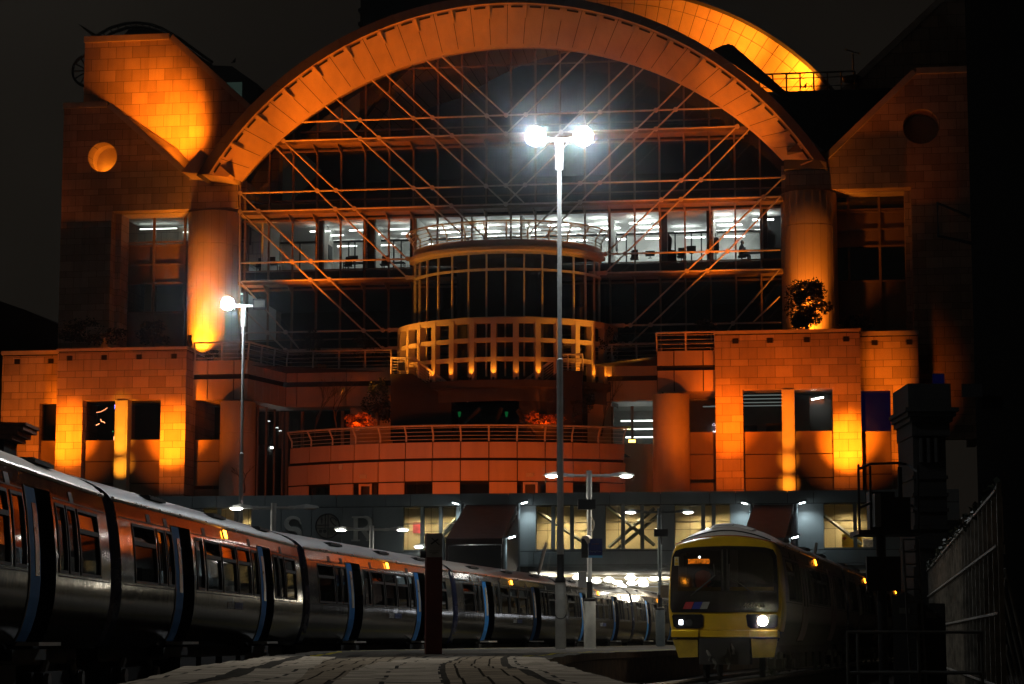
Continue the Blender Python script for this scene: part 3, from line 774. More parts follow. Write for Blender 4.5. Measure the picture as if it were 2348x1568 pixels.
    if side == 'R':
        xm = (xx['c0'] + xx['c1']) / 2
        T.part('room_wall', MB().box(xm - .05, xm + .05, YP + .8, YP + 6, zz['wb'] - 1, zz['ot'] + .3).box(xm + 1.1, xm + 1.25, YP + 3.4, YP + 3.5, zz['wb'] - 1, zz['ot'] - .1).box(xm + 1.25, xm + 2.3, YP + 3.45, YP + 3.6, zz['wb'] - 1, zz['ot'] - .25), SLABD)
        for yy in (1.6, 2.9, 4.2, 5.4):
            T.part('strip_light', MB().box(xx['p0'] - 1, xm - .2, YP + yy, YP + yy + .08, zz['ot'] - .1 - .05 * yy, zz['ot'] - .05 - .05 * yy), DIMTUBE_E)
        o = T.part('strip_light', MB().obox((xm + 1.55, YP + 2.6, zz['ot'] - .28), .12, 1.2, .05, rz=.5), TUBE_E)
        T.part('cabinet', MB().box(xx['p0'] - .5, xx['p0'] + .7, YP + 1.2, YP + 1.8, zz['wb'] - .8, zz['wb'] + .42).box(xx['p0'] + 1.2, xx['p0'] + 2.1, YP + 1.2, YP + 1.8, zz['wb'] - .8, zz['wb'] + .5), DFURN)
    # recessed side block
    r0, r1 = Lx(rec['x0'], 950, YQ), Lx(rec['x1'], 950, YQ)
    rm_ = (rec['x0'] + rec['x1']) / 2
    zt, wt, wb = Lz(rm_, rec['top'], YQ), Lz(rm_, rec['wt'], YQ), Lz(rm_, rec['wb'], YQ)
    w0, w1 = Lx(rec['w0'], 960, YQ), Lx(rec['w1'], 960, YQ)
    zcp = zt - .30
    lo, hi = min(r0, r1), max(r0, r1)
    if side == 'L': ou = [(lo - 4, ZB), (w0, ZB), (w0, wt), (w1 + .4, wt), (w1 + .4, zcp), (lo - 4 if False else lo, zcp), (lo, ZB + 2), (lo - 4, ZB + 2)]
    else: ou = [(w1, ZB), (hi, ZB), (hi, zcp), (lo - .4, zcp), (lo - .4, wt), (w1, wt)]
    sw = T.part('side_wall', MB().plate(ou, [], YQ, YQ + .6).box(hi - .4, hi, YQ + .6, 0, ZB, zcp) if side == 'R' else MB().plate(ou, [], YQ, YQ + .6), STONE)
    T.part('shadow_gap', MB().box(lo + .04, hi, YQ + .05, 0, zcp, zcp + .07), DARK, sw)
    T.part('coping', MB().box(lo - .06, hi + .05, YQ - .08, 0, zcp + .07, zt), COPE, sw)
    for q in v2:
        xv = Lx(q, 815, YQ); g = MB().box(xv - .15, xv + .15, YQ - .012, YQ + .02, zcp - .46, zcp - .18)
        for k in range(4): g.box(xv - .2, xv + .2, YQ - .03, YQ - .013, zcp - .44 + k * .07, zcp - .42 + k * .07)
        T.part('vent', g, DARK, sw)
    a, b = (w0, w1 + .3) if side == 'L' else (w0 - .3, w1)
    T.part('window', MB().box(a, b, YQ + .4, YQ + .43, wb, wt), CURT if side == 'R' else DGLASS)
    T.part('spandrel_panel', MB().box(a, b, YQ + .35, YQ + .45, wb - 2.3, wb).box(a, b, YQ + .38, YQ + .45, wb - 4, wb - 2.35), SPAN)
    T.part('room_shell', MB().box(a - .5, b + .5, YQ + 2.5, YQ + 2.6, ZB, wt + .5), SLABD)
    return T, xx, zz
PL_, pxL, pzL = pavilion('L')
PR_, pxR, pzR = pavilion('R')

# ---- terrace wings: two tiers of panels, bay window, small column
def wing(side):
    if side == 'L':
        T = Thing('terrace_wing', 'two-tier panelled terrace wing with an angled bend, beside the pavilion with string lights', 'terrace', (-12, -4, 0), 'facade')
        b0, b1 = Lx(441, 900, YQ), Lx(566, 900, YQ)
        zt = [Lz(505, v, YQ) for v in (826, 857, 869, 916)]
        wx0, wx1 = Lx(655, 900, YW), Lx(897, 900, YW)
        runs = split([(b0, YQ), (Lx(475, 900, YQ), YQ)], 1, .05) + split([(Lx(475, 900, YQ), YQ), (Lx(535, 900, YQ), YQ)], 1, .06) + split([(Lx(535, 900, YQ), YQ), (b1, YQ)], 1, .06) + split([(b1, YQ), (wx0, YW)], 5, .05) + split([(wx0, YW), (Lx(680, 900, YW), YW)], 1, .05) + split([(Lx(680, 900, YW), YW), (Lx(793, 900, YW), YW)], 1, .05) + split([(Lx(793, 900, YW), YW), (wx1, YW)], 1, .05)
        rail = [(pxL['x1'] + .1, YQ, 0), (b1, YQ, 0), (wx0, YW, 0), (wx1, YW, 0)]
        outs = [(0, -1, 0), (.45, -.9, 0), (.45, -.9, 0), (0, -1, 0)]
        wbx = (Lx(442, 960, YQ), Lx(504, 960, YQ)); col = ((503 + 587) / 2, 42)
    else:
        T = Thing('terrace_wing', 'two-tier panelled terrace wing with a straight front, left of the pavilion with the blue-curtained window', 'terrace', (9, -4, 0), 'facade')
        b0, b1 = Lx(1506, 880, YQ), Lx(1640, 880, YQ)
        zt = [Lz(1570, v, YQ) for v in (804, 837, 849, 897)]
        wx0, wx1 = Lx(1310, 900, YW), Lx(1515, 900, YW)
        runs = split([(b0, YQ), (Lx(1545, 880, YQ), YQ)], 1, .06) + split([(Lx(1545, 880, YQ), YQ), (Lx(1612, 880, YQ), YQ)], 1, .06) + split([(Lx(1612, 880, YQ), YQ), (b1, YQ)], 1, .06) + split([(b0 + .02, -2.0), (b0 + .02, YQ + .05)], 2, .05)
        runs += split([(wx0, YW), (Lx(1404, 900, YW), YW)], 1, .05) + split([(Lx(1404, 900, YW), YW), (wx1, YW)], 1, .05)
        rail = [(b0, YQ, 0), (b1, YQ, 0)]; outs = [(0, -1, 0)] * 2
        wbx = (Lx(1580, 960, YQ), Lx(1640, 960, YQ)); col = ((1497 + 1580) / 2, 42)
    up, lo = MB(), MB()
    for r in runs: tier(up, r, zt[1], zt[0]); tier(lo, r, zt[3], zt[2])
    T.part('upper_panels', up, CLAD); T.part('lower_panels', lo, CLAD)
    bk = MB()
    for r in runs:
        d = Vector((r[1][0] - r[0][0], r[1][1] - r[0][1], 0)); nn = Vector((-d.y, d.x, 0)).normalized() * .17; e = d.normalized() * .05
        tier(bk, [(r[0][0] + nn.x - e.x, r[0][1] + nn.y - e.y), (r[1][0] + nn.x + e.x, r[1][1] + nn.y + e.y)], zt[3] + .03, zt[0] - .05, .1)
    T.part('panel_backing', bk, DARK)
    T.part('soffit', MB().add([(b0, YQ + .15, zt[3] + .05), (b1, YQ + .15, zt[3] + .05), (wx0 if side == 'L' else b1, YW, zt[3] + .05), (wx1 if side == 'L' else b1, YW + .1, zt[3] + .05), (wx1 if side == 'L' else b1, 0.5, zt[3] + .05), (b0, .5, zt[3] + .05)], [(0, 1, 2, 3, 4, 5)]), CLAD)
    T.part('terrace_deck', MB().add([(b0, YQ + .3, zt[0] - .25), (b1, YQ + .3, zt[0] - .25), (max(wx1, b1), YW + .2, zt[0] - .25), (max(wx1, b1), .9, zt[0] - .25), (min(b0, wx0), .9, zt[0] - .25), (min(b0, wx0), YW + .2, zt[0] - .25)], [(0, 1, 2, 3, 4, 5)]), ROOFD)
    railing(T, [(p[0], p[1], zt[0]) for p in rail], outs, .98, 10 if side == 'L' else 3, .3, 4, STEEL, 'terrace_railing')
    if side == 'R':
        zr = Lz(1400, 842, YW)
        railing(T, [(Lx(1290, 830, YW), YW, zt[0]), (b0 - .1, YW, zt[0])], [(0, -1, 0)] * 2, .98, 5, .3, 4, STEEL, 'terrace_railing')
    # bay window beside the column and panels under it
    zw0, zw1 = (Lz(470, 1007, YQ), Lz(470, 918, YQ)) if side == 'L' else (Lz(1610, 989, YQ), Lz(1610, 900, YQ))
    T.part('window', MB().box(wbx[0], wbx[1] + .6, YQ + .5, YQ + .53, zw0, zw1), CGLASS if side == 'R' else DGLASS)
    T.part('spandrel_panel', MB().box(wbx[0], wbx[1] + .6, YQ + .4, YQ + .55, zw0 - 1.2, zw0).box(wbx[0], wbx[1] + .6, YQ + .4, YQ + .55, zw0 - 2.6, zw0 - 1.25).box(wbx[0], wbx[1] + .6, YQ + .42, YQ + .55, ZB, zw0 - 2.8), SPAN)
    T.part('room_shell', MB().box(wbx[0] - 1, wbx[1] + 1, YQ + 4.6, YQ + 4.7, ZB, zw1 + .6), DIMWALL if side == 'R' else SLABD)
    if side == 'R':
        T.part('strip_light', MB().box(wbx[0] + .6, wbx[1] - .1, YQ + 2.4, YQ + 2.5, zw1 - .55, zw1 - .5), DIMTUBE_E)
        T.part('strip_light', MB().box(wbx[0] + 1.0, wbx[1] + .3, YQ + 3.4, YQ + 3.5, zw1 - .45, zw1 - .38), DIMTUBE_E)
    cxx = Lx(col[0], 1000, YQ); rad = col[1] / 41.6
    ztop = Lz(col[0], 918 if side == 'L' else 901, YQ - rad)
    T.part('round_column', MB().lathe(cxx, YQ, [(.01, ztop), (rad - .02, ztop), (rad, ztop - .04), (rad, ztop - 1.73), (rad - .03, ztop - 1.74), (rad - .03, ztop - 1.79), (rad, ztop - 1.8), (rad, ZB)], 36), COLM, smooth=True)
    # wall and windows under the wing
    if side == 'L':
        z0, z1 = Lz(760, 1015, YW), Lz(760, 941, YW)
        T.part('lower_wall', MB().box(Lx(800, 980, YW), Lx(897, 980, YW), YW + .3, YW + .6, ZB, z1 + .2), CLAD)
        T.part('window', MB().box(Lx(655, 980, YW), Lx(800, 980, YW), YW + .4, YW + .43, z0 - 1, z1), DGLASS)
        fr = MB()
        for uu in (655, 690, 782): fr.box(Lx(uu, 980, YW) - .08, Lx(uu, 980, YW) + .08, YW + .25, YW + .45, z0 - 3, z1)
        T.part('window_frame', fr, MULL)
        g0, g1 = (b1 + .4, YQ + 1), (wx0 - .2, YW + .2)
        sg = MB().add([(g0[0], g0[1], z0 - .3), (g1[0], g1[1], z0 - .3), (g1[0], g1[1], z1), (g0[0], g0[1], z1)], [(0, 1, 2, 3)])
        T.part('window', sg, CGLASS)
        fr = MB()
        for k in range(4):
            f = k / 3; fr.box(g0[0] + (g1[0] - g0[0]) * f - .05, g0[0] + (g1[0] - g0[0]) * f + .05, g0[1] + (g1[1] - g0[1]) * f - .05, g0[1] + (g1[1] - g0[1]) * f + .05, ZB, z1)
        T.part('window_frame', fr, MULL)
        for k in range(4):
            T.part('strip_light', MB().box(Lx(590, 980, 0), Lx(628, 980, 0), -1 + k, -.9 + k, z1 - .5 - k * .1 - (1.4 if k == 1 else 0), z1 - .44 - k * .1 - (1.35 if k == 1 else 0)), LOWTUBE_E)
        T.part('room_shell', MB().box(wx0 - 4, wx1, 3, 3.1, ZB, z1 + .5).box(b1 - .5, b1 - .3, YQ + 1, 3, ZB, z1), SLABD)
    else:
        z0, z1 = Lz(1450, 1017, YW), Lz(1450, 930, YW)
        T.part('lower_wall', MB().box(Lx(1340, 980, YW), Lx(1400, 980, YW), YW + .1, YW + .6, ZB, z1 + .2).box(Lx(1400, 980, YW), b0 + 1.4, YW + .2, YW + .6, z0 - 3, z0), CLAD)
        T.part('window', MB().box(Lx(1400, 980, YW), b0 + 1.4, YW + .4, YW + .43, z0, z1), CGLASS)
        fr = MB()
        for uu in (1402, 1448): fr.box(Lx(uu, 980, YW) - .08, Lx(uu, 980, YW) + .08, YW + .2, YW + .45, z0, z1)
        T.part('window_frame', fr, MULL)
        T.part('room_shell', MB().box(wx0 + 1, b1, 4, 4.1, z0 - 1, z1 + .5).box(wx0 + 1, b1, YW + .7, 4, z1 + .3, z1 + .35), DIMWALL)
        for k in range(3): T.part('strip_light', MB().box(Lx(1425, 980, 0), Lx(1500, 980, 0), -.5 + k * 1.4, -.35 + k * 1.4, z1 - .75 - k * .35, z1 - .69 - k * .35), LOWTUBE_E)
        T.part('yellow_board', MB().box(Lx(1424, 980, 1), Lx(1450, 980, 1), .9, .95, z1 - 1.15, z1 - .9), mat('yellow_board', (.5, .42, .05), .6))
        T.part('amber_beacon', MB().box(Lx(1441, 1012, -5), Lx(1456, 1012, -5), -5, -4.9, Lz(1448, 1014, -5), Lz(1448, 1008, -5)), emat('amber_lamp', (1, .45, .08), 9))
    return T, zt
WL, ztL = wing('L'); WR, ztR = wing('R')

# ---- bowed terrace of orange panels
CT = Thing('curved_terrace', 'bowed terrace front of orange panels with a canted steel railing, above the grey concourse', 'terrace', (Lx(1050, 1070, -8), -7, 0), 'facade')
ex0, ex1, yE, sag = Lx(664, 1060, -6), Lx(1432, 1060, -6), -6.0, 2.9
xm = (ex0 + ex1) / 2; ch = (ex1 - ex0) / 2; RT = (ch * ch + sag * sag) / (2 * sag); yc = yE - sag + RT; half = math.asin(ch / RT)
def tp(a, r=0): return (xm + (RT + r) * sin(a), yc - (RT + r) * cos(a))
zt = [Lz(1050, v, yE - sag) for v in (1013, 1049, 1056, 1102, 1105, 1150)]
NP = 13
CLAD_T = mat('terrace_panel', (.47, .32, .24), .5, scale=.7, var=.13, streak=True)
def cpan(i, z0, z1, gap=.055, r=0):
    mb = MB(); a0, a1 = -half + 2 * half * i / NP + gap / RT / 2, -half + 2 * half * (i + 1) / NP - gap / RT / 2
    k = 3; tier(mb, [tp(a0 + (a1 - a0) * q / k, r) for q in range(k + 1)], z0, z1, .12); return mb
for i in range(NP):
    CT.part('panel', cpan(i, zt[1], zt[0]), CLAD_T); CT.part('panel', cpan(i, zt[3], zt[2], r=.12), CLAD_T)
    if i % 2 == 0: CT.part('panel', cpan(i, zt[5] - .8, zt[4], r=.1), CLAD_T)
    else:
        if i in (3, 9):
            dr = CT.part('door', cpan(i, zt[5] - .8, zt[4] - .02, .5, r=-.25), BLACK)
            fr = MB(); a0, a1 = -half + 2 * half * i / NP, -half + 2 * half * (i + 1) / NP
            for a in (a0 + .022, a0 + (a1 - a0) * .68): x_, y_ = tp(a); fr.box(x_ - .06, x_ + .06, y_ - .02, y_ + .12, zt[5] - .8, zt[4])
            x0_, y0_ = tp(a0 + .022); x1_, y1_ = tp(a0 + (a1 - a0) * .68); fr.box(x0_ + .06, x1_ - .06, y0_, y0_ + .1, zt[4] - .12, zt[4])
            CT.part('door_frame', fr, CLAD_T, dr)
            xm_, ym_ = tp((a0 + a1) / 2, .13); CT.part('bulkhead_light', MB().box(xm_ - .3, xm_ + .1, ym_ - .1, ym_ + .1, zt[3] + .2, zt[3] + .42), COPE)
        else: CT.part('window', cpan(i, zt[5] - .8, zt[4], .02, r=-.15), DGLASS)
bk = MB(); tier(bk, [tp(-half + 2 * half * k / 40, -.18) for k in range(41)], zt[4] - .1, zt[0] - .06, .1)
tier(bk, [tp(-half + 2 * half * k / 40, -1.2) for k in range(41)], zt[5] - 1, zt[4], .1)
CT.part('panel_backing', bk, DARK)
CT.part('deck', MB().add([(*tp(-half + 2 * half * k / 40, -.3), zt[0] - .4) for k in range(41)] + [(ex1, YW, zt[0] - .4), (ex0, YW, zt[0] - .4)], [tuple(range(43))]), ROOFD)
pth = [(*tp(-half + 2 * half * k / 26, -.15), zt[0] + .05) for k in range(27)]
outs = [(sin(-half + 2 * half * k / 26), -cos(-half + 2 * half * k / 26), 0) for k in range(27)]
e0 = (pth[0][0] - .9, pth[0][1] + .5, pth[0][2]); e1 = (pth[-1][0] + .5, pth[-1][1] + .9, pth[-1][2])
railing(CT, pth, outs, .84, NP + 1, .35, 4, STEEL, 'canted_railing')
CT.part('alarm_box', MB().box(tp(-half * .62)[0] - .1, tp(-half * .62)[0] + .1, tp(-half * .62, .13)[1] - .14, tp(-half * .62, .13)[1], zt[3] + .75, zt[3] + 1.05), COPE)

# ---- dark stair court in the middle
SV = Thing('stair_court', 'dark recessed court with two mirrored stair flights under the gridded bow', 'staircase', (0, -3, 0), 'facade')
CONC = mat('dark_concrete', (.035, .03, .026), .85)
x0, x1 = Lx(890, 950, -1.6), Lx(1320, 950, -1.6)
SV.part('rear_wall', MB().box(x0 - .5, x1 + .8, -1.6, -1.2, ZB, zL[0] - 1.2), CONC)
SV.part('upper_terrace', MB().box(gx0, gx1, -1.4, 1.2, gzb - 1.0, gzb - .5), CONC)
for s_, pts in ((-1, [(896, 857), (946, 857), (1035, 922), (1035, 1010), (896, 1010)]), (1, [(1335, 850), (1284, 850), (1190, 918), (1190, 1010), (1335, 1010)])):
    Pp = [L(a, b, -4.5) for a, b in pts]
    f = SV.part('flight', MB().plate(Pp, [], -4.6, -4.3).plate(Pp, [], -2.2, -1.9), CONC)
    st = MB()
    for k in range(12):
        a = k / 12; x_ = Pp[1][0] + (Pp[2][0] - Pp[1][0]) * a; z_ = Pp[1][1] + (Pp[2][1] - Pp[1][1]) * a
        st.box(min(x_, x_ + (Pp[2][0] - Pp[1][0]) / 12), max(x_, x_ + (Pp[2][0] - Pp[1][0]) / 12), -4.3, -2.2, z_ - .5, z_ - .1)
    SV.part('steps', st, CONC, f)
    pp = [(Pp[0][0], -4.4, Pp[0][1]), (Pp[1][0], -4.4, Pp[1][1]), (Pp[2][0], -4.4, Pp[2][1]), (Pp[2][0] - s_ * .9, -4.4, Pp[2][1])]
    railing(SV, pp, [(0, 0, 0)] * 4, .95, 7, 0, 6, STEEL, 'stair_railing', f, wr=.02)
sp_ = MB()
b = L(921, 831, -4.7); SV.part('speaker_box', MB().box(b[0] - .17, b[0] + .17, -4.9, -4.6, b[1] - .45, b[1]), BLACK)
for a, bq in (((1035, 1000), (1100, 936)), ((1125, 1000), (1150, 935)), ((1230, 1000), (1185, 940))):
    p, q = L(*a, -5.5), L(*bq, -5.5); SV.part('raking_strut', MB().tube([(p[0], -5.5, p[1]), (q[0], -5.5, q[1])], .11, 4), CONC)
for uu in (1053, 1161):
    p = L(uu, 953, -5.6)
    SV.part('green_lamp', MB().ball((p[0], -5.6, p[1]), .07, 8).tube([(p[0], -5.6, p[1] + .05), (p[0], -5.6, p[1] + .22)], .07, 8, r1=.1), emat('green_lamp', (.02, .5, .12), .12) if uu == 1053 else bpy.data.materials['green_lamp'])

# ---- owl decoy on the pavilion corner
p = L(432, 796, YP); ow = MB()
ow.lathe(p[0], YP + .2, [(.001, 0), (.10, .0), (.15, .12), (.16, .28), (.12, .40), (.11, .44), (.14, .52), (.13, .60), (.08, .66), (.001, .68)], 14)
for s_ in (-1, 1): ow.tube([(p[0] + s_ * .08, YP + .2, .62), (p[0] + s_ * .11, YP + .2, .74)], [.035, .005], 6)
ow.v = [(a, b_, c + pzL['top']) for a, b_, c in ow.v]
solo('owl_figure', facade_mb(ow), mat('owl_plastic', (.06, .05, .04), .6), 'dark owl figure perched on the corner of the pavilion coping', 'owl figure', smooth=True)
# pigeons on rails
def pigeon(x, y, z, label):
    b = MB().ball((x, y, z + .16), .09, 8, 1.3).ball((x + .06, y, z + .30), .05, 6).tube([(x - .05, y, z + .12), (x - .22, y, z + .04)], [.05, .02], 6).tube([(x, y, z), (x, y, z + .08)], .02, 5)
    solo('pigeon', facade_mb(b), BLACK, label, 'bird', 'roosting pigeons', smooth=True)
q = L(1846, 196, 4.2); pigeon(q[0], 4.2, q[1] - .2, 'pigeon perched on the roof edge below the guard rail, right of the arches')
q = L(537, 142, 8.2); pigeon(q[0], 8.2, q[1] - .1, 'pigeon perched on the roof of the small dark cabin')

# ---- plants on the terraces
def bush(name, label, cat, u, v, y, rx, rz, n, leaf, seed, m=LEAF, trunk=True, group='terrace plants', zbase=None):
    x, z = L(u, v, y)
    loc = FW(x, y, z - rz)
    T = Thing(name, label, cat, (0, 0, 0), 'world', loc=loc, group=group)
    q = random.Random(seed)
    tr = MB().tube([(0, 0, 0), (0, 0, rz * .8)], [.07, .04], 6)
    for i in range(5):
        a = q.uniform(0, 6.28); tr.tube([(0, 0, rz * q.uniform(.1, .5)), (rx * .6 * cos(a), rx * .6 * sin(a), rz * q.uniform(.9, 1.5))], [.035, .012], 5)
    T.part('stem', tr, BARK)
    T.part('foliage', leafball(MB(), (0, 0, rz * 1.05), rx * 1.08, rz * 1.08, n, leaf, seed, 24), m)
    return T
bush('round_shrub', 'leafy dark shrub silhouetted against the glowing base of a big column', 'shrub', 1850, 708, -5.2, 1.42, 1.35, 5200, .095, 3)
bush('low_shrub', 'low dark shrub in shadow to the right of the silhouetted shrub', 'shrub', 1962, 742, -5, .9, .45, 700, .09, 4)
bush('conical_shrub', 'dark conical evergreen behind the bent part of the terrace railing', 'shrub', 712, 797, -.6, .85, 1.0, 1100, .08, 5)
bush('round_shrub', 'dark round evergreen just left of the gridded bow', 'shrub', 836, 800, -.6, .9, .8, 1100, .08, 6)
bush('round_shrub', 'dark domed evergreen overlapping the right edge of the gridded bow', 'shrub', 1385, 790, -1.4, 1.15, 1.05, 1600, .08, 7)
bush('round_shrub', 'dark dome of leaves behind the top railing, left of the blue-curtain pavilion', 'shrub', 1620, 752, -4.5, .75, .5, 700, .08, 8)
bush('low_shrub', 'wide dark shrub at the far end of the pavilion roof, below the round opening', 'shrub', 205, 762, -4.5, 2.0, .75, 1500, .1, 9)
bush('round_shrub', 'dark shrub on the pavilion roof in front of the panelled bay', 'shrub', 352, 765, -4.5, .95, .75, 1000, .1, 10)
bush('low_shrub', 'small twiggy shrub against the glowing foot of the other big column', 'shrub', 487, 814, -5.6, .55, .32, 500, .06, 12)
bush('low_shrub', 'red-lit shrub glowing from a lamp beneath, left of the dark stair court', 'shrub', 822, 966, -5.2, 1.0, .5, 1300, .07, 13, LEAFR)
bush('low_shrub', 'fern-like red-lit shrub glowing from a lamp beneath, by the tall lamp mast', 'shrub', 1243, 962, -5.4, 1.15, .48, 1300, .07, 14, LEAFR)
bush('tall_shrub', 'tall dark shrub rising behind the glowing shrub left of the stair court', 'shrub', 868, 925, -4.0, .85, 1.25, 1300, .09, 15)
bush('tall_shrub', 'tall dark shrub between the lamp mast and the slender bare tree', 'shrub', 1325, 928, -4.0, .95, 1.3, 1300, .09, 16)
bush('low_shrub', 'small shrub lit from below behind the straight terrace railing', 'shrub', 740, 846, -1.2, .7, .25, 400, .06, 17, LEAFR)
bush('low_shrub', 'small red-lit shrub at the end of the terrace railing right of the domed evergreen', 'shrub', 1478, 832, -1.2, .55, .22, 400, .06, 18, LEAFR)
def baretree(label, u, v, y, h, seed, sp=.3, depth=5):
    x, z = L(u, v, y); 
    T = Thing('bare_tree', label, 'tree', (0, 0, 0), 'world', loc=FW(x, y, z), group='leafless trees')
    T.part('branches', bare_branches(MB(), (0, 0, 0), h, sp, seed, depth), BARK)
baretree('leafless tree with a wide crown, nearer the bent railing', 722, 1005, -4.6, 4.0, 21, .34, 6)
baretree('leafless tree with a narrow crown, next to the glowing shrub', 765, 1005, -4.4, 4.0, 22, .3, 6)
baretree('slender leafless tree right of the lamp mast, beside a lit window', 1378, 1000, -4.4, 3.8, 23, .24, 6)
baretree('low leafless sapling at the foot of the small round column', 560, 1130, -9.5, 2.0, 24, .4, 5)
# ================================================================ GREY CONCOURSE BUILDING
YC = -20.0
CC = Thing('station_concourse', 'grey panelled station concourse bridge with lit windows across the tracks', 'station building', (Lx(1240, 1250, YC), YC + 4, 0), 'facade')
GREY = mat('grey_cladding', (.16, .185, .19), .42, scale=.6, var=.12, streak=True)
GREYD = mat('grey_frame', (.11, .13, .135), .5)
CREAM = mat('corridor_cream', (.58, .50, .34), .7, var=.1, scale=.8)
BOWM2 = mat('canopy_ceiling', (.72, .70, .64), .5)
bx0, bx1 = Lx(330, 1200, YC), Lx(2200, 1200, YC)
um = 1240
zt = {k: Lz(um, v, YC) for k, v in dict(top=1130, w1=1159.5, w0=1259, b1=1263, b0=1294, s=1309).items()}
zt['top'] += 0
WIN = [(465, 575, (502, 541)), (925, 1045, (968, 1010)), (1229, 1357, (1268, 1311)), (1388, 1512, (1428, 1472)), (1547, 1673, (1612, 1636)), (1889, 2013, (1960, 2005))]
xw = [(Lx(a, 1210, YC), Lx(b, 1210, YC), [Lx(d, 1210, YC) for d in c]) for a, b, c in WIN]
# parapet band panels
cuts = [bx0]
while cuts[-1] < bx1 - 1.2: cuts.append(cuts[-1] + (1.25, 2.5, 1.25, 2.5, 2.4)[len(cuts) % 5])
cuts.append(bx1)
pp = MB()
for a, b in zip(cuts[:-1], cuts[1:]): pp.box(a + .015, b - .015, YC - .02, YC + .1, zt['w1'] + .04, zt['top'])
CC.part('parapet', pp, GREY); 
CC.part('panel_backing', MB().box(bx0, bx1, YC + .12, YC + .2, zt['b0'] + .1, zt['top'] - .1).plate([(bx0, zt['b0'] + .05), (bx1, zt['b0'] + .05), (bx1, zt['top'] - .1), (bx0, zt['top'] - .1)], [[(a, zt['w0']), (b, zt['w0']), (b, zt['w1']), (a, zt['w1'])] for a, b, c in xw], YC + .2, YC + .3) if False else MB().plate([(bx0, zt['b0'] + .05), (bx1, zt['b0'] + .05), (bx1, zt['top'] - .1), (bx0, zt['top'] - .1)], [[(a, zt['w0']), (b, zt['w0']), (b, zt['w1']), (a, zt['w1'])] for a, b, c in xw], YC + .11, YC + .2), DARK)
CC.part('roof_deck', MB().box(bx0, bx1, YC + .2, YC + 12, zt['top'] - .55, zt['top'] - .35), ROOFD)
edges = sorted([bx0] + [q for a, b, c in xw for q in (a, b)] + [bx1])
for i in range(0, len(edges), 2):
    a, b = edges[i], edges[i + 1]; n_ = max(1, round((b - a) / 1.6))
    for k in range(n_): CC.part('wall_panel', MB().box(a + (b - a) * k / n_ + .015, a + (b - a) * (k + 1) / n_ - .015, YC - .02, YC + .1, zt['b1'], zt['w1']), GREY)
low = MB()
for a, b in zip(cuts[:-1], cuts[1:]): low.box(a + .015, b - .015, YC - .02, YC + .1, zt['b0'], zt['b1'] - .03)
CC.part('lower_band', low, GREY)
CC.part('edge_beam', MB().box(bx0, bx1, YC + .2, YC + 1.2, zt['s'], zt['b0'] - .02).box(bx0, bx1, YC - .1, YC + .1, zt['b0'] - .1, zt['b0'] - .02), GREYD)
for a, b, c in xw[1:]:
    rib = MB(); n_ = int((b - a) / .12)
    for k in range(n_): rib.box(a + k * .12, a + k * .12 + .06, YC - .05, YC - .02, zt['b0'] + .04, zt['b1'] - .06)
    rib.box(a, b, YC - .035, YC - .021, zt['b0'] + .05, zt['b1'] - .07); CC.part('ribbed_sheet', rib, GREY)
for a, b, c in xw:
    w = CC.part('window', MB().box(a, b, YC + .05, YC + .07, zt['w0'], zt['w1']), CGLASS)
    f = MB()
    for d in c: f.box(d - .09, d + .09, YC - .06, YC + .12, zt['w0'], zt['w1'])
    f.box(a, b, YC - .03, YC + .1, zt['w0'] - .08, zt['w0'])
    CC.part('frame', f, GREYD, w)
# corridor behind the windows
CC.part('corridor', MB().box(bx0, bx1, YC + 2.4, YC + 2.55, zt['w0'] - .3, zt['w1'] + .4).box(bx0, bx1, YC + .35, YC + 2.4, zt['w1'] + .2, zt['w1'] + .3).box(bx0, bx1, YC + .35, YC + 2.4, zt['w0'] - .35, zt['w0'] - .25), CREAM)
jt = MB()
for i in range(34):
    xx = bx0 + i * (bx1 - bx0) / 34; jt.box(xx, xx + .025, YC + 2.38, YC + 2.4, zt['w0'] - .2, zt['w1'] + .2)
jt.box(bx0, bx1, YC + 2.37, YC + 2.4, zt['w0'] + 1.02, zt['w0'] + 1.045)
CC.part('wall_joint', jt, mat('wall_joint', (.2, .17, .12), .8))
CC.part('handrail', MB().tube([(bx0, YC + .5, zt['w0'] + 1.32), (bx1, YC + .5, zt['w0'] + 1.32)], .03, 6), STEEL)
for (u0, v0, u1, v1) in ((1232, 1172, 1365, 1262), (1390, 1158, 1500, 1250), (1412, 1262, 1510, 1180), (1395, 1255, 1500, 1165), (1018, 1218, 1045, 1190), (980, 1262, 1048, 1195), (1889, 1182, 1975, 1248)):
    p, q = L(u0, v0, YC + 1.2), L(u1, v1, YC + 1.2)
    CC.part('brace', MB().tube([(p[0], YC + 1.2, p[1]), (q[0], YC + 1.2, q[1])], .09, 4), GREYD)
DL = emat('downlight', (1, .93, .75), 14)
for u in (478, 560, 951, 1019, 1268, 1440, 1600, 1660, 1943, 1330):
    xx = Lx(u, 1165, YC + 1.4); zz_ = zt['w1'] + .17
    CC.part('downlight', MB().lathe(xx, YC + 1.4, [(.01, zz_ - .05), (.2, zz_ - .05), (.22, zz_ + .03)], 12), DL)
    flamp('corridor_lamp', (xx, YC + 1.4, zz_ - .12), 360, (1, .78, .40), (xx, YC + 1.55, zz_ - 3), 140, .8, .15)
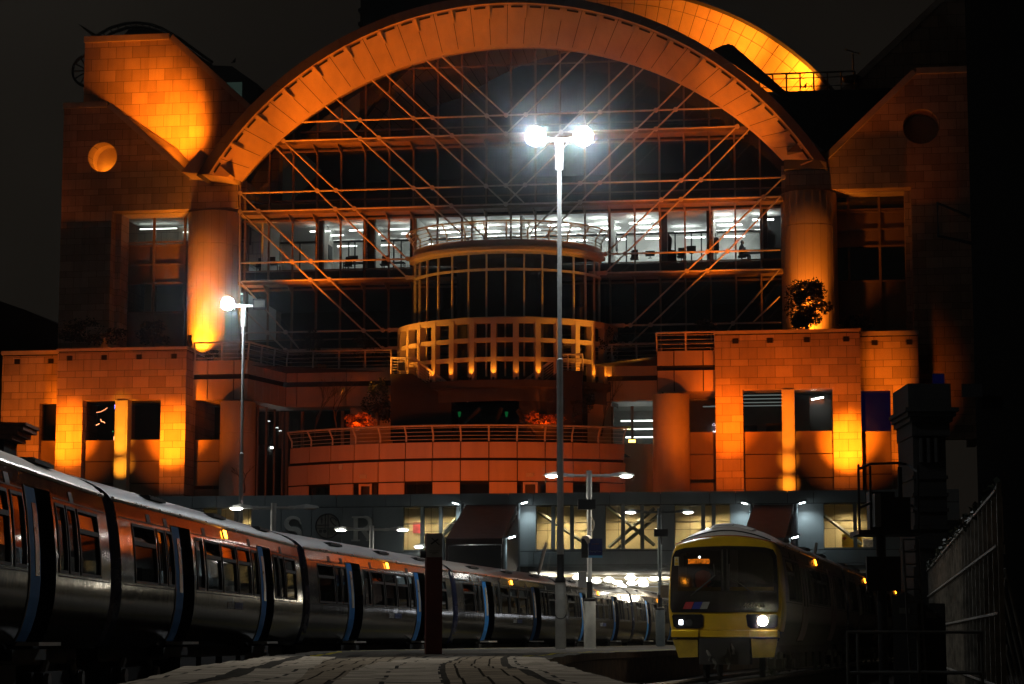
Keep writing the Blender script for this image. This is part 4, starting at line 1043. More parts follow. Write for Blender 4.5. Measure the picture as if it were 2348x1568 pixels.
# poster, yellow grit bin and stacked papers seen through the glass
CC.part('poster', MB().box(*[Lx(u, 1200, YC + 2.3) for u in (947, 967)], YC + 2.3, YC + 2.33, Lz(957, 1222, YC + 2.3), Lz(957, 1198, YC + 2.3)), mat('red_poster', (.5, .06, .09), .5, var=.5))
gb = MB().box(*[Lx(u, 1230, YC + 1.6) for u in (1930, 1975)], YC + 1.4, YC + 2.0, zt['w0'] - .25, Lz(1950, 1225, YC + 1.6))
g = CC.part('grit_bin', gb, mat('bin_yellow', (.62, .40, .02), .5))
for dxx in (-.3, .25):
    p = L(1950, 1234, YC + 1.35); CC.part('hazard_diamond', MB().obox((p[0] + dxx, YC + 1.38, p[1]), .15, .02, .15, ry=pi / 4), mat('hazard_red', (.4, .03, .02), .5) if dxx < 0 else bpy.data.materials['hazard_red'], g)
CC.part('paper_stack', MB().box(*[Lx(u, 1245, YC + 1.6) for u in (1978, 2012)], YC + 1.4, YC + 2.0, zt['w0'] - .2, Lz(1990, 1236, YC + 1.6)), mat('blue_white_pack', (.4, .42, .6), .6, var=.6, scale=5))
# ---- letters and crest on the wall
def sweep_letter(pts, w0, zc0, xc0, s):       # stroke polyline with varying width -> plate pieces
    mb = MB()
    for (a, b, wa, wb) in pts:
        d = Vector((b[0] - a[0], b[1] - a[1])); nn = Vector((-d.y, d.x)).normalized()
        q = [(a[0] + nn.x * wa, a[1] + nn.y * wa), (b[0] + nn.x * wb, b[1] + nn.y * wb), (b[0] - nn.x * wb, b[1] - nn.y * wb), (a[0] - nn.x * wa, a[1] - nn.y * wa)]
        mb.plate([(xc0 + p[0] * s, zc0 + p[1] * s) for p in q], [], YC - .15, YC - .03)
    return mb
LET = mat('sign_letter_grey', (.42, .43, .40), .5, var=.12)
sx, sz = L(673, 1213, YC); rx, rz = L(830, 1212, YC); ex, ez = L(752, 1206, YC)
def curve(f, n=22):
    P_ = [f(i / n) for i in range(n + 1)]; return [((P_[i][0], P_[i][1]), (P_[i + 1][0], P_[i + 1][1]), P_[i][2], P_[i + 1][2]) for i in range(n)]
def sfun(t):
    if t < .5: a = radians(40 + 230 * t * 2); return (.30 * cos(a), .24 + .25 * sin(a), .05 + .05 * sin(pi * t))
    a = radians(90 - 230 * (t - .5) * 2); return (.30 * cos(a), -.24 + .25 * sin(a), .05 + .05 * sin(pi * t))
CC.part('letter_s', sweep_letter(curve(sfun, 30) + [((.24, .42), (.33, .2), .035, .02), ((-.24, -.42), (-.33, -.2), .035, .02)], 0, sz, sx, 1.18), LET)
def rfun(t): a = radians(90 - 180 * t); return (.10 + .27 * cos(a), .24 + .24 * sin(a), .05 + .05 * sin(pi * t))
CC.part('letter_r', sweep_letter(curve(rfun, 16) + [((-.26, .5), (-.26, -.5), .085, .085), ((-.42, .48), (.12, .48), .035, .035), ((-.3, 0), (.12, 0), .035, .035), ((-.44, -.49), (-.08, -.49), .03, .03), ((.02, 0), (.34, -.44), .09, .085), ((.2, -.49), (.5, -.49), .03, .03)], 0, rz, rx, 1.18), LET)
cr = CC.part('crest', MB().plate([(ex + .58 * cos(2 * pi * i / 40), ez + .58 * sin(2 * pi * i / 40)) for i in range(40)], [], YC - .1, YC - .03), mat('crest_field', (.18, .175, .15), .6))
CR2 = mat('crest_line', (.015, .015, .013), .6)
cl = MB()
cl.tube([(ex + .60 * cos(2 * pi * i / 40), YC - .11, ez + .60 * sin(2 * pi * i / 40)) for i in range(40)], .035, 6, closed=True)
for a, b in (((-.12, .57), (-.12, -.1)), ((.02, .58), (.02, -.1)), ((-.57, .05), (.1, .05)), ((-.56, -.1), (.57, -.1)), ((-.3, .45), (-.3, .12)), ((-.36, .34), (-.24, .34)), ((.02, -.1), (.02, -.56))):
    cl.tube([(ex + a[0], YC - .115, ez + a[1]), (ex + b[0], YC - .115, ez + b[1])], .022, 5)
for cxx_, cz_ in ((-.36, -.26), (-.14, -.26)):
    cl.plate([(ex + cxx_ + .09 * cos(t), ez + cz_ + .09 * sin(t)) for t in [2 * pi * k / 12 for k in range(12)]], [], YC - .12, YC - .1)
for k in range(9):
    a = k * .7; cl.tube([(ex + .28 + .16 * cos(a) * (1 - k * .03), YC - .115, ez + .22 + .2 * sin(a * .8)), (ex + .28 + .16 * cos(a + .7), YC - .115, ez + .22 + .2 * sin(a * .8 + .56))], .025, 5)
for k in range(3): cl.tube([(ex + .08, YC - .115, ez - .2 - k * .1), (ex + .45 - k * .08, YC - .115, ez - .2 - k * .1)], .018, 4)
CC.part('crest_emblem', cl, CR2, cr)
# open hall under the bridge
zs = zt['s']
CC.part('hall_ceiling', MB().box(bx0, bx1, YC + 1.2, YC + 34, zs - .02, zs + .1), BOWM2)
CC.part('hall_rear_wall', MB().box(bx0, bx1, YC + 34, YC + 34.2, 0, zs), CREAM)
HL = emat('hall_lamp', (1, .95, .82), 12)
for k, (u, v) in enumerate(((1195 + 40, 1312), (1262, 1315), (1325, 1314), (1345, 1318), (1367, 1320), (1395, 1319), (1415, 1322), (1445, 1312), (1472, 1312), (1448, 1325), (1475, 1330), (1425, 1333), (1500, 1320))):
    d_ = (3, 6, 4, 8, 11, 9, 14, 5, 12, 16, 20, 24, 7)[k]
    x_ = Lx(u, v, YC + d_); CC.part('hall_lamp', MB().lathe(x_, YC + d_, [(.01, zs - .32), (.2, zs - .3), (.3, zs - .2), (.2, zs - .12), (.05, zs - .02)], 14), HL)
for u, d_ in ((1300, 26), (1440, 26), (1500, 30), (2050, 26)):
    x_ = Lx(u, 1330, YC + d_)
    CC.part('bright_opening', MB().box(x_ - 1.1, x_ + 1.1, YC + 33.9, YC + 33.95, zs - 1.7, zs - 1.15), emat('bright_opening_%d' % u, (.85, .9, 1.0), 5))
for i in range(9):
    x_ = bx0 + 3 + i * 5.2
    CC.part('hall_beam', MB().box(bx0, bx1, YC + 3 + i * 3.4, YC + 3.3 + i * 3.4, zs - .12, zs - .02) if i % 2 else MB().box(x_ - .3, x_ + .3, YC + 30, YC + 30.6, 0, zs), CREAM)
for u, d_, e in ((1260, 6, 420), (1400, 8, 420), (1520, 12, 420), (2030, 10, 350), (1350, 22, 380)):
    x_ = Lx(u, 1330, YC + d_); lamp('hall_glow', 'POINT', FW(x_, YC + d_, zs - .6), e * .45, (1, .88, .66), size=.4)
for x_ in (Lx(1200, 1380, YC + 1), Lx(700, 1380, YC + 1), Lx(1560, 1380, YC + 1), Lx(2075, 1380, YC + 1)):
    CC.part('column', MB().box(x_ - .35, x_ + .35, YC + .6, YC + 1.3, 0, zs), GREYD)

# ---- escalator / stair enclosures in front of the concourse
def stair_box(label, uT0, uT1, uB0, uB1, vT=1157, vB=1234, yB=-34):
    T = Thing('stair_enclosure', label, 'covered stair', (Lx((uT0 + uT1) / 2, 1200, -27), (YC + yB) / 2, 0), 'facade', group='covered stairs to the concourse')
    a0, a1 = Lx(uT0, vT, YC), Lx(uT1, vT, YC); b0, b1 = Lx(uB0, vB, yB), Lx(uB1, vB, yB)
    za, zb = Lz((uT0 + uT1) / 2, vT, YC), Lz((uB0 + uB1) / 2, vB, yB)
    DR = bpy.data.materials.get('maroon_sheet') or mat('maroon_sheet', (.018, .006, .0055), .7)
    y0 = YC - .1
    T.part('roof', MB().add([(a0, y0, za), (a1, y0, za), (b1, yB, zb), (b0, yB, zb), (a0, y0, za - .25), (a1, y0, za - .25), (b1, yB, zb - .25), (b0, yB, zb - .25)], [(0, 1, 2, 3), (7, 6, 5, 4), (0, 4, 5, 1), (1, 5, 6, 2), (2, 6, 7, 3), (3, 7, 4, 0)]), DR)
    for nm, p, q in (('side_sheet', a0, b0), ('side_sheet', a1, b1)):
        T.part(nm, MB().add([(p, y0, za - .25), (q, yB, zb - .25), (q, yB, zb - 2.6), (p, y0, za - 2.9), (p + .08, y0, za - .25), (q + .08, yB, zb - .25), (q + .08, yB, zb - 2.6), (p + .08, y0, za - 2.9)], [(0, 1, 2, 3), (7, 6, 5, 4), (0, 4, 5, 1), (1, 5, 6, 2), (2, 6, 7, 3), (3, 7, 4, 0)]), DR)
    T.part('flight', MB().add([(a0 + .1, y0, za - 2.6), (a1 - .1, y0, za - 2.6), (b1 - .1, yB + .2, zb - 4.3), (b0 + .1, yB + .2, zb - 4.3)], [(0, 1, 2, 3)]), BLACK)
    T.part('end_panel', MB().box(b0 + .1, b1 - .05, yB + .02, yB + .1, 0.9, zb - .3), BLACK)
    rb_ = MB()
    for k in range(1, 5):
        f = k / 5; rb_.box(a0 + (b0 - a0) * f, a1 + (b1 - a1) * f, y0 + (yB - y0) * f - .08, y0 + (yB - y0) * f + .08, za + (zb - za) * f - .38, za + (zb - za) * f - .27)
    T.part('cross_rib', rb_, BLACK)
    LE = bpy.data.materials.get('stair_lamp') or emat('stair_lamp', (.85, .97, 1.0), 18)
    for (xx, yy, zz_, s_) in ((a1, y0 - .6, za, 1), (a0, y0 - .6, za, -1), (b1, yB, zb, 1), (b0, yB, zb, -1)):
        t = T.part('lamp_post', MB().tube([(xx + s_ * .12, yy, .95), (xx + s_ * .12, yy, zz_ + .02)], .09, 8).obox((xx + s_ * .32, yy, zz_ + .08), .62, .3, .1, ry=-.25 * s_), GREYD)
        T.part('lamp_lens', MB().obox((xx + s_ * .42, yy - .02, zz_ + .03), .28, .2, .04, ry=-.25 * s_), LE, t)
        flamp('stair_lamp_beam', (xx + s_ * .42, yy - .05, zz_ - .06), 140, (.80, .95, 1.0), (xx + s_ * .9, yy + .6, zz_ - 3), 125, .8, .12)
    T.part('slanted_rail', MB().tube([(b1 + .45, yB + 4, 1.6), (b1 + 1.25, yB + 5, zb)], .07, 6), STEEL)
    T.part('glass_screen', MB().box(b1 + .3, b1 + 1.6, yB + 6, yB + 6.04, 1.0, zb - .4), CGLASS)
stair_box('dark covered stair left of the tall mast, between the crest letters and the lit windows', 1069, 1187, 1022, 1151)
stair_box('dark covered stair partly hidden behind the roof of the yellow-fronted train', 1728, 1819, 1700, 1800)

# ================================================================ GROUND, TRACKS, PLATFORM
solo('ground', MB().add([(-400, -40, 0), (400, -40, 0), (400, 700, 0), (-400, 700, 0)], [(0, 1, 2, 3)]), mat('ballast', (.035, .032, .03), .95, scale=6, var=.4, bump=.6, spec=0.0), None, None, kind='structure')
LP = [(-6.6, -3), (-6.6, 17), (-6.45, 37.1), (-5.17, 57.2), (-1.92, 77), (2.16, 96.8), (6.2, 116.6), (10.3, 136.4)]     # right flank of the left-hand train
def offset_path(path, d):
    out = []
    for i, p in enumerate(path):
        a, b = path[max(0, i - 1)], path[min(len(path) - 1, i + 1)]
        t = Vector((b[0] - a[0], b[1] - a[1])).normalized(); out.append((p[0] - t.y * d, p[1] + t.x * d))
    return out
RAILM = mat('rail_steel', (.12, .09, .075), .45, .6)
SLEEP = mat('sleeper', (.08, .07, .06), .9)
def track(pathc):
    mb = MB()
    for d in (-.72, .72):
        for (a, b) in zip(pathc[:-1], pathc[1:]):
            pa, pb = offset_path([a, b], d)
            mb.tube([(pa[0], pa[1], .12), (pb[0], pb[1], .12)], .06, 6)
    solo('railway_track', mb, RAILM, None, None, kind='structure')
rs = .225; rn = sqrt(1 + rs * rs)
RP = [(6.5 + rs * (d - 54.6), d) for d in (-3, 20, 55.2, 75, 95, 116, 140)]
track(offset_path(LP, 1.4)); track(offset_path(RP, 1.4))
# platform surface
PZ = .80
Lft = [(-2.2, 9), (-2.8, 16.2), (-3.2, 22), (-3.8, 31.7), (-4.15, 39), (-4.75, 54)] 
Lft += [(LP[3][0] + .17, 57.2), (-1.75, 77), (2.33, 96.8), (6.37, 116.6), (10.4, 136)]
Rgt = [(1.05, 9), (.93, 14.7), (.72, 20), (.53, 26.5), (.48, 33), (.62, 37), (1.15, 43), (1.9, 50), (3.6, 59), (6.6, 75), (11.3, 97), (16, 117), (20, 136)]
def interp(tab, y):
    for a, b in zip(tab[:-1], tab[1:]):
        if a[1] <= y <= b[1]: return a[0] + (b[0] - a[0]) * (y - a[1]) / (b[1] - a[1])
    return tab[-1][0]
ys = []; y = 9.0
while y < 136: ys.append(y); y += .22 + max(0, (y - 20)) * .014
NXs = 44
q = random.Random(4)
wob = [[q.uniform(-1, 1) for _ in range(9)] for _ in range(200)]
def cellh(i, j): return ((sin(i * 127.1 + j * 311.7) * 43758.5453) % 1.0) - .5
def heave(f, y):
    lat = f * (interp(Rgt, y) - interp(Lft, y)); i = int(lat / .62); yy_ = y / 1.7 + (i * .37) % 1; j = int(yy_); fr = yy_ - j
    return heave0(f, y) + (cellh(i, j) * .022 + cellh(i + 50, j) * .03 * (fr - .5)) * min(1, max(0, (62 - y) / 20))
def heave0(f, y):
    a = sin(y * .9 + 3 * f) * .5 + sin(y * 1.7 + 5 * f + 1) * .35 + sin(y * .37 + 9 * f) * .6 + sin(f * 19 + y * .3) * .3
    return a * .016 * min(1, max(0, (60 - y) / 20)) - (.05 * max(0, (22 - y) / 13))
vs, fs, uvs = [], [], []
for y in ys:
    a, b = interp(Lft, y), interp(Rgt, y)
    for k in range(NXs + 1):
        f = k / NXs; vs.append((a + (b - a) * f, y, PZ + heave(f, y))); uvs.append((b - a) * f)
me = bpy.data.meshes.new('platform')
for i in range(len(ys) - 1):
    for k in range(NXs): o = i * (NXs + 1) + k; fs.append((o, o + 1, o + NXs + 2, o + NXs + 1))
me.from_pydata(vs, [], fs)
uvl = me.uv_layers.new(name='across'); wl = [interp(Rgt, y) - interp(Lft, y) for y in ys]
for p in me.polygons:
    p.use_smooth = True
    for li in p.loop_indices:
        vi = me.loops[li].vertex_index; r = vi // (NXs + 1); uvl.data[li].uv = (uvs[vi], wl[r] - uvs[vi])
t = NT('platform_paving')
uvn = t.new('ShaderNodeUVMap'); uvn.uv_map = 'across'; su = t.new('ShaderNodeSeparateXYZ'); t.l.new(uvn.outputs[0], su.inputs[0])
dl, dr = su.outputs[0], su.outputs[1]
so = t.new('ShaderNodeSeparateXYZ'); t.l.new(t.obj(), so.inputs[0]); yy = so.outputs[1]
edge = t.M('MINIMUM', dl, dr)
nz = t.noise(.55, 3, t.obj()); nzf = t.noise(9, 5, t.obj())
def band(x, a, b): return t.M('MULTIPLY', t.M('GREATER_THAN', x, a), t.M('LESS_THAN', x, b))
cope_m = t.M('LESS_THAN', edge, .55)
yel = band(edge, .62, .74); yel = t.M('MULTIPLY', yel, t.M('GREATER_THAN', yy, 40))
# block paving: brick rows
bc = t.new('ShaderNodeCombineXYZ'); t.l.new(dr, bc.inputs[0]); t.l.new(yy, bc.inputs[1])
bk_ = t.new('ShaderNodeTexBrick'); t.l.new(bc.outputs[0], bk_.inputs['Vector']); bk_.offset = 0.0
for nme, v in (('Scale', 1), ('Mortar Size', .012), ('Brick Width', .2), ('Row Height', .42)): bk_.inputs[nme].default_value = v
bk_.inputs['Color1'].default_value = (.20, .17, .135, 1); bk_.inputs['Color2'].default_value = (.14, .12, .095, 1); bk_.inputs['Mortar'].default_value = (.02, .018, .015, 1)
st_ = t.new('ShaderNodeTexBrick'); t.l.new(bc.outputs[0], st_.inputs['Vector'])
for nme, v in (('Scale', 1), ('Mortar Size', .02), ('Brick Width', .9), ('Row Height', .6)): st_.inputs[nme].default_value = v
st_.inputs['Color1'].default_value = (.29, .26, .22, 1); st_.inputs['Color2'].default_value = (.20, .18, .155, 1); st_.inputs['Mortar'].default_value = (.03, .03, .03, 1)
asph = t.mix(t.ramp(nzf, .3, .7), (.02, .019, .018), (.05, .048, .044))
z1 = t.M('MAXIMUM', band(dr, 1.35, 2.15), band(dl, .75, 1.25))                      # pale slab strips
warp = t.M('ADD', dl, t.M('MULTIPLY', t.M('SUBTRACT', nz, .5), .5))
pav = t.M('MAXIMUM', band(dr, .65, 1.3), t.M('MAXIMUM', band(dr, 2.2, 3.0), band(warp, 1.5, 2.2)))
far = t.ramp(yy, 38, 50)
c = t.mix(pav, asph, bk_.outputs[0]); c = t.mix(t.M('MULTIPLY', z1, t.M('SUBTRACT', 1, far)), c, st_.outputs[0]); c = t.mix(t.M('MULTIPLY', far, .8), c, (.19, .17, .145)); c = t.mix(cope_m, c, st_.outputs[0])
c = t.mix(yel, c, (.55, .45, .05))
c = t.mix(t.M('MULTIPLY', t.ramp(t.noise(2.2, 6, t.obj()), .45, .75), .55), c, (.03, .028, .025))
hh = t.M('ADD', t.M('MULTIPLY', bk_.outputs['Fac'], -.6), t.M('MULTIPLY', nzf, .6))
rgh = t.M('ADD', .62, t.M('MULTIPLY', nzf, .35))
me.materials.append(t.bsdf(c, rgh, bump=hh, bstr=.9, bdist=.05, spec=0.0))
po = bpy.data.objects.new('platform', me); link(po); po['kind'] = 'structure'
# platform edge walls
for nm, tab, s_ in (('platform_edge_wall', Lft, 1), ('platform_edge_wall', Rgt, -1)):
    mb = MB(); pts = [(interp(tab, y), y) for y in ys]; m_ = len(pts)
    mb.add([(x, y, PZ - .14 - .05 * max(0, (22 - y) / 13)) for x, y in pts] + [(x + s_ * .12, y, PZ - .16 - .05 * max(0, (22 - y) / 13)) for x, y in pts] + [(x + s_ * .12, y, 0) for x, y in pts],
           [(i, i + 1, m_ + i + 1, m_ + i) for i in range(m_ - 1)] + [(m_ + i, m_ + i + 1, 2 * m_ + i + 1, 2 * m_ + i) for i in range(m_ - 1)])
    mb.add([(x, y, PZ - .001 + heave(0 if s_ > 0 else 1, y)) for x, y in pts] + [(x, y, PZ - .14 - .05 * max(0, (22 - y) / 13)) for x, y in pts], [(i, i + 1, m_ + i + 1, m_ + i) for i in range(m_ - 1)])
    solo(nm, mb, mat('edge_brick', (.16, .10, .065), .9, scale=3, var=.4) if s_ > 0 else bpy.data.materials['edge_brick'], None, None, kind='structure')
# second platform beyond the left-hand train
lp2 = offset_path(LP, 3.0); lp3 = offset_path(LP, 9.5); m_ = len(lp2)
solo('platform', MB().add([(x, y, PZ) for x, y in lp2] + [(x, y, PZ) for x, y in lp3] + [(x, y, 0) for x, y in lp2], [(i, i + 1, m_ + i + 1, m_ + i) for i in range(m_ - 1)] + [(i, i + 1, 2 * m_ + i + 1, 2 * m_ + i) for i in range(m_ - 1)]), mat('far_paving', (.12, .11, .10), .8), None, None, kind='structure')

# ================================================================ LAMPS
POLE = mat('galvanised_pole', (.50, .50, .48), .5, .2, scale=1.5)
POLEW = mat('painted_pole_base', (.55, .54, .48), .6, scale=2, var=.25)
HOT = emat('lamp_face', (.92, .97, 1.0), 60)
HOT2 = emat('lantern_lens', (1, .97, .88), 45)
def mast(label, x, y, z0, h, lit, base_r=.17, yaw=0.0, power=2000, tgt=None):
    T = Thing('lamp_mast', label, 'lamp mast', (0, 0, 0), 'world', loc=Vector((x, y, z0)), group='tall lamp masts')
    hj = h * .565
    T.part('pole', MB().lathe(0, 0, [(base_r * .57, hj), (base_r * .42, hj + .02), (base_r * .42, h), (.001, h)], 14).lathe(0, 0, [(base_r * .66, 2.55), (base_r * .62, 4), (base_r * .60, hj - .05), (base_r * .63, hj), (base_r * .4, hj + .03)], 14), POLE, smooth=True)
    T.part('base_sleeve', MB().lathe(0, 0, [(base_r, 0), (base_r, 2.05), (base_r * .93, 2.1)], 16), POLEW, smooth=True)
    T.part('collar', MB().lathe(0, 0, [(base_r * .95, 2.1), (base_r * 1.02, 2.2), (base_r * .68, 2.3), (base_r * .66, 3.0)], 16), BLACK, smooth=True)
    T.part('cable_loop', MB().tube([(base_r * 1.05 * cos(a), -base_r * .9 - .02 + .08 * abs(cos(a)), 1.1 - .15 * sin(a)) for a in [pi * k / 10 for k in range(11)]], .02, 5), BLACK)
    cb = T.part('cross_arm', MB().box(-.75, .75, -.06, .06, h + .05, h + .17).tube([(-.06, 0, h - .9), (-.06, 0, h + .1)], .07, 8).tube([(.06, 0, h - .9), (.06, 0, h + .1)], .07, 8), POLE)
    for s_, on in ((-1, lit[0]), (1, lit[1])):
        cx_ = s_ * .78
        hd_ = T.part('lamp_head', MB().obox((cx_, .02, h + .2), .66, .26, .5).obox((cx_ - s_ * .42, .05, h + .12), .14, .12, .2), BLACK)
        T.part('lamp_face', MB().tube([(cx_, -.11, h + .2), (cx_, -.2, h + .2)], .32, 20) if on else MB().box(cx_ - .26, cx_ + .26, -.15, -.115, h + .03, h + .36), HOT if on else bpy.data.materials.get('lamp_glass_off') or mat('lamp_glass_off', (.12, .12, .11), .3), hd_)
        if on:
            lamp('mast_beam', 'SPOT', (x + cx_, y - .3, z0 + h + .15), power, (.90, .96, 1.0) if tgt is None else (1, .93, .80), (x + cx_ * 2, y - 12, z0 - 2) if tgt is None else tgt[s_ > 0], 124 if tgt is None else (34, 60)[s_ > 0], .8, .3)
            lamp('mast_glow', 'POINT', (x + cx_, y - .45, z0 + h + .1), 520, (.88, .96, 1.0), size=.25)
    return T
mp = W(1285, 1487, 73); mast('tall lamp mast with two glaring floodlights, standing on the platform in front of the arch', mp.x, 73, PZ, 16.45, (True, True))
mast('tall lamp mast outside the view, added to light the cab front and near platform', -11.6, 42, PZ, 16.4, (True, True), power=14000, tgt=((5.0, 55.5, 3.0), (-1.0, 27, .8)))  # unseen mast, added to throw light on the cab front and platform
m2 = W(545, 1300, 110); mast('tall lamp mast with one floodlight lit, in front of the big glowing column', m2.x + .1, 110, PZ, 16.4, (True, False))
def plat_lamp(label, x, y, z0, h, lit=(True, True), arm=1.28, extras=False, dark=False, yaw=0):
    T = Thing('platform_lamp', label, 'platform lamp', (0, 0, 0), 'world', loc=Vector((x, y, z0)), group='twin-armed platform lamps')
    T.o.rotation_euler = (0, 0, yaw)
    P_ = GREYD if dark else POLE
    T.part('pole', MB().lathe(0, 0, [(.11, 1.7), (.085, 1.75), (.085, h - .9), (.10, h - .88), (.10, h + .05), (.001, h + .05)], 12), P_, smooth=True)
    T.part('base_sleeve', MB().lathe(0, 0, [(.21, 0), (.21, 1.6), (.2, 1.62)], 14), P_ if dark else POLEW, smooth=True)
    T.part('collar', MB().lathe(0, 0, [(.2, 1.62), (.22, 1.7), (.11, 1.74), (.1, 2.3)], 14), BLACK, smooth=True)
    for s_, on in ((-1, lit[0]), (1, lit[1])):
        a = T.part('arm', MB().tube([(0, 0, h - .12), (s_ * arm * .45, 0, h - .12)], .05, 8).tube([(s_ * arm * .42, 0, h - .12), (s_ * arm * .58, 0, h - .11)], [.07, .06], 8), P_, smooth=True)
        b = MB().add([(s_ * x_, y_, h - .11 + z_) for x_, y_, z_ in ((arm * .55, -.07, -.03), (arm * .55, .07, -.03), (arm * .8, .16, -.04), (arm * 1.25, .12, .0), (arm * 1.25, -.12, .0), (arm * .8, -.16, -.04), (arm * .6, 0, .07), (arm * .9, .0, .13), (arm * 1.22, 0, .06))],
                    [(0, 5, 6), (5, 7, 6), (5, 4, 8, 7), (3, 2, 7, 8), (2, 1, 6, 7), (1, 0, 6), (4, 3, 8), (0, 1, 2, 3, 4, 5)])
        ln = T.part('lantern', b, P_)
        T.part('lens', MB().lathe(s_ * arm * 1.02, 0, [(.01, h - .19), (.16, h - .18), (.22, h - .145), (.2, h - .12)], 14), HOT2 if on else COPE, ln)
        if on: lamp('lantern_beam', 'SPOT', (x + s_ * arm * 1.02, y, z0 + h - .3), 320, (1, .95, .82), (x + s_ * arm, y - .5, z0), 150, .8, .15)
    if extras:
        T.part('loudspeaker', MB().tube([(-.05, -.25, h - 2.35), (-.16, -.55, h - 2.42)], [.13, .17], 12), COPE)
        T.part('floodlight', MB().obox((-.1, -.2, h - 1.15), .62, .2, .36), BLACK)
        T.part('cable', MB().tube([(.05 + .12 * cos(a), -.12, h - 1.85 + .25 * sin(a)) for a in [2 * pi * k / 12 for k in range(12)]], .02, 5, closed=True), COPE)
        T.part('junction_box', MB().box(-.4, -.1, -.12, .1, h - 5.1 + 1.05, h - 4.55 + 1.05), POLE)
    return T
p = W(1352, 1485, 80); plat_lamp('twin-armed platform lamp with loudspeaker and a dark blue station sign, nearest the tall mast', p.x, 80, PZ, 6.15, extras=True)
p = W(1513, 1400, 103); plat_lamp('dark twin-armed platform lamp immediately left of the yellow-fronted train', p.x, 103, PZ, 6.15, dark=True)
for (u, v, D_, lit, lab) in ((627, 1163, 80, (True, False), 'twin-armed platform lamp with only one lantern lit, left of the crest letters'), (852, 1213, 96, (True, True), 'twin-armed platform lamp lit beside the letter R'), (1022, 1252, 111, (True, True), 'twin-armed platform lamp lit in front of the dark covered stair')):
    p = W(u, v, D_); plat_lamp(lab, p.x, D_, PZ, p.z - PZ + .1, lit)
# station name sign on the second lamp
sg = W(1352, 1250, 79.6)
SG = Thing('station_sign', 'dark blue station name sign with white lettering fixed to the lamp with the loudspeaker', 'sign', (0, 0, 0), 'world', loc=Vector((sg.x + .06, 79.55, Lz(0, 0, 0) * 0 + W(1352, 1279, 79.6).z)))
NAVY = mat('sign_navy', (.02, .03, .12), .4); 
hs = W(1352, 1235, 79.6).z - W(1352, 1279, 79.6).z
SG.part('face_plate', MB().box(-.12, .37, -.12, -.06, 0, hs), NAVY); SG.part('side_plate', MB().box(-.36, -.13, -.1, .04, 0, hs), BLACK)
SG.part('light_blue_strip', MB().box(-.12, .37, -.125, -.121, 0, .08), mat('sign_light_blue', (.08, .32, .55), .4))
for s_, zz_, hsz in (('Charing Cross', .2, .085), ('London', hs * .68, .10)):
    tx = text_mb(s_, hsz, .006); tx.v = [(a * .82 + .125, -.124, b + zz_) for a, b, c in tx.v]
    SG.part('lettering', tx, mat('sign_white', (.7, .7, .7), .5) if hsz < .09 else mat('sign_orange', (.7, .25, .08), .5))
# small plate on the third lamp
p = W(1515, 1352, 102.8); solo('notice_plate', MB().box(p.x - .02, p.x + .62, 102.75, 102.8, p.z - .35, p.z + .2), mat('brown_plate', (.3, .2, .1), .6), 'small brownish notice plate on the dark lamp pole beside the train', 'sign')
p = W(1514, 1222, 102.8); solo('floodlight', MB().obox((p.x, 102.6, p.z), .62, .22, .34).tube([(p.x, 102.6, p.z - .15), (p.x + .06, 102.9, p.z - .5)], .03, 6), BLACK, 'small dark floodlight bracketed on the dark lamp pole beside the train', 'floodlight')
# no-smoking totem
tb = W(993, 1500, 44); TT = Thing('information_pillar', 'slim dark red pillar with a grey no-smoking panel on the platform', 'pillar', (0, 0, 0), 'world', loc=Vector((tb.x, 44, PZ - .01)))
TT.o.rotation_euler = (0, 0, radians(8))
ht = W(993, 1222, 44).z - PZ
MAR = mat('maroon_paint', (.17, .038, .03), .5, scale=2, var=.25)
TT.part('post', MB().box(-.155, .155, -.14, .14, 0, ht), MAR)
TT.part('base_plate', MB().box(-.2, .2, -.19, .19, 0, .025), BLACK)
TT.part('top_panel', MB().box(-.157, .157, -.15, -.141, ht - .46, ht - .01), mat('panel_grey', (.42, .40, .37), .6))
pic = MB().obox((0.0, -.155, ht - .16), .17, .006, .028, ry=-.6).obox((0.02, -.155, ht - .16), .2, .006, .016, ry=.7)
for k, wd in enumerate((.22, .19, .1)): 
    for j in range(int(wd / .022)): pic.box(-wd / 2 + j * .022, -wd / 2 + j * .022 + .014, -.154, -.151, ht - .345 - k * .028, ht - .333 - k * .028)
TT.part('no_smoking_mark', pic, BLACK)
TT.part('button_box', MB().tube([(-.15, 0, ht - .4), (-.26, 0, ht - .4)], .07, 10), BLACK)
# ================================================================ TRAINS
PRF = [(0.95, 1.16), (1.05, 1.22), (1.2, 1.29), (1.4, 1.35), (1.65, 1.395), (1.9, 1.41), (2.3, 1.395), (2.8, 1.345), (3.15, 1.285), (3.4, 1.22)]
ROOFP = [(3.4, 1.22), (3.46, 1.17), (3.56, 1.05), (3.68, .82), (3.8, .48), (3.87, .2), (3.885, 0)]
def pw_(z):
    for (a, wa), (b, wb) in zip(PRF[:-1], PRF[1:]):
        if a <= z <= b: return wa + (wb - wa) * (z - a) / (b - a)
    return PRF[-1][1] if z > 3 else PRF[0][1]
LC = 19.75
DOORS = [(4.55, 6.2), (13.6, 15.25)]
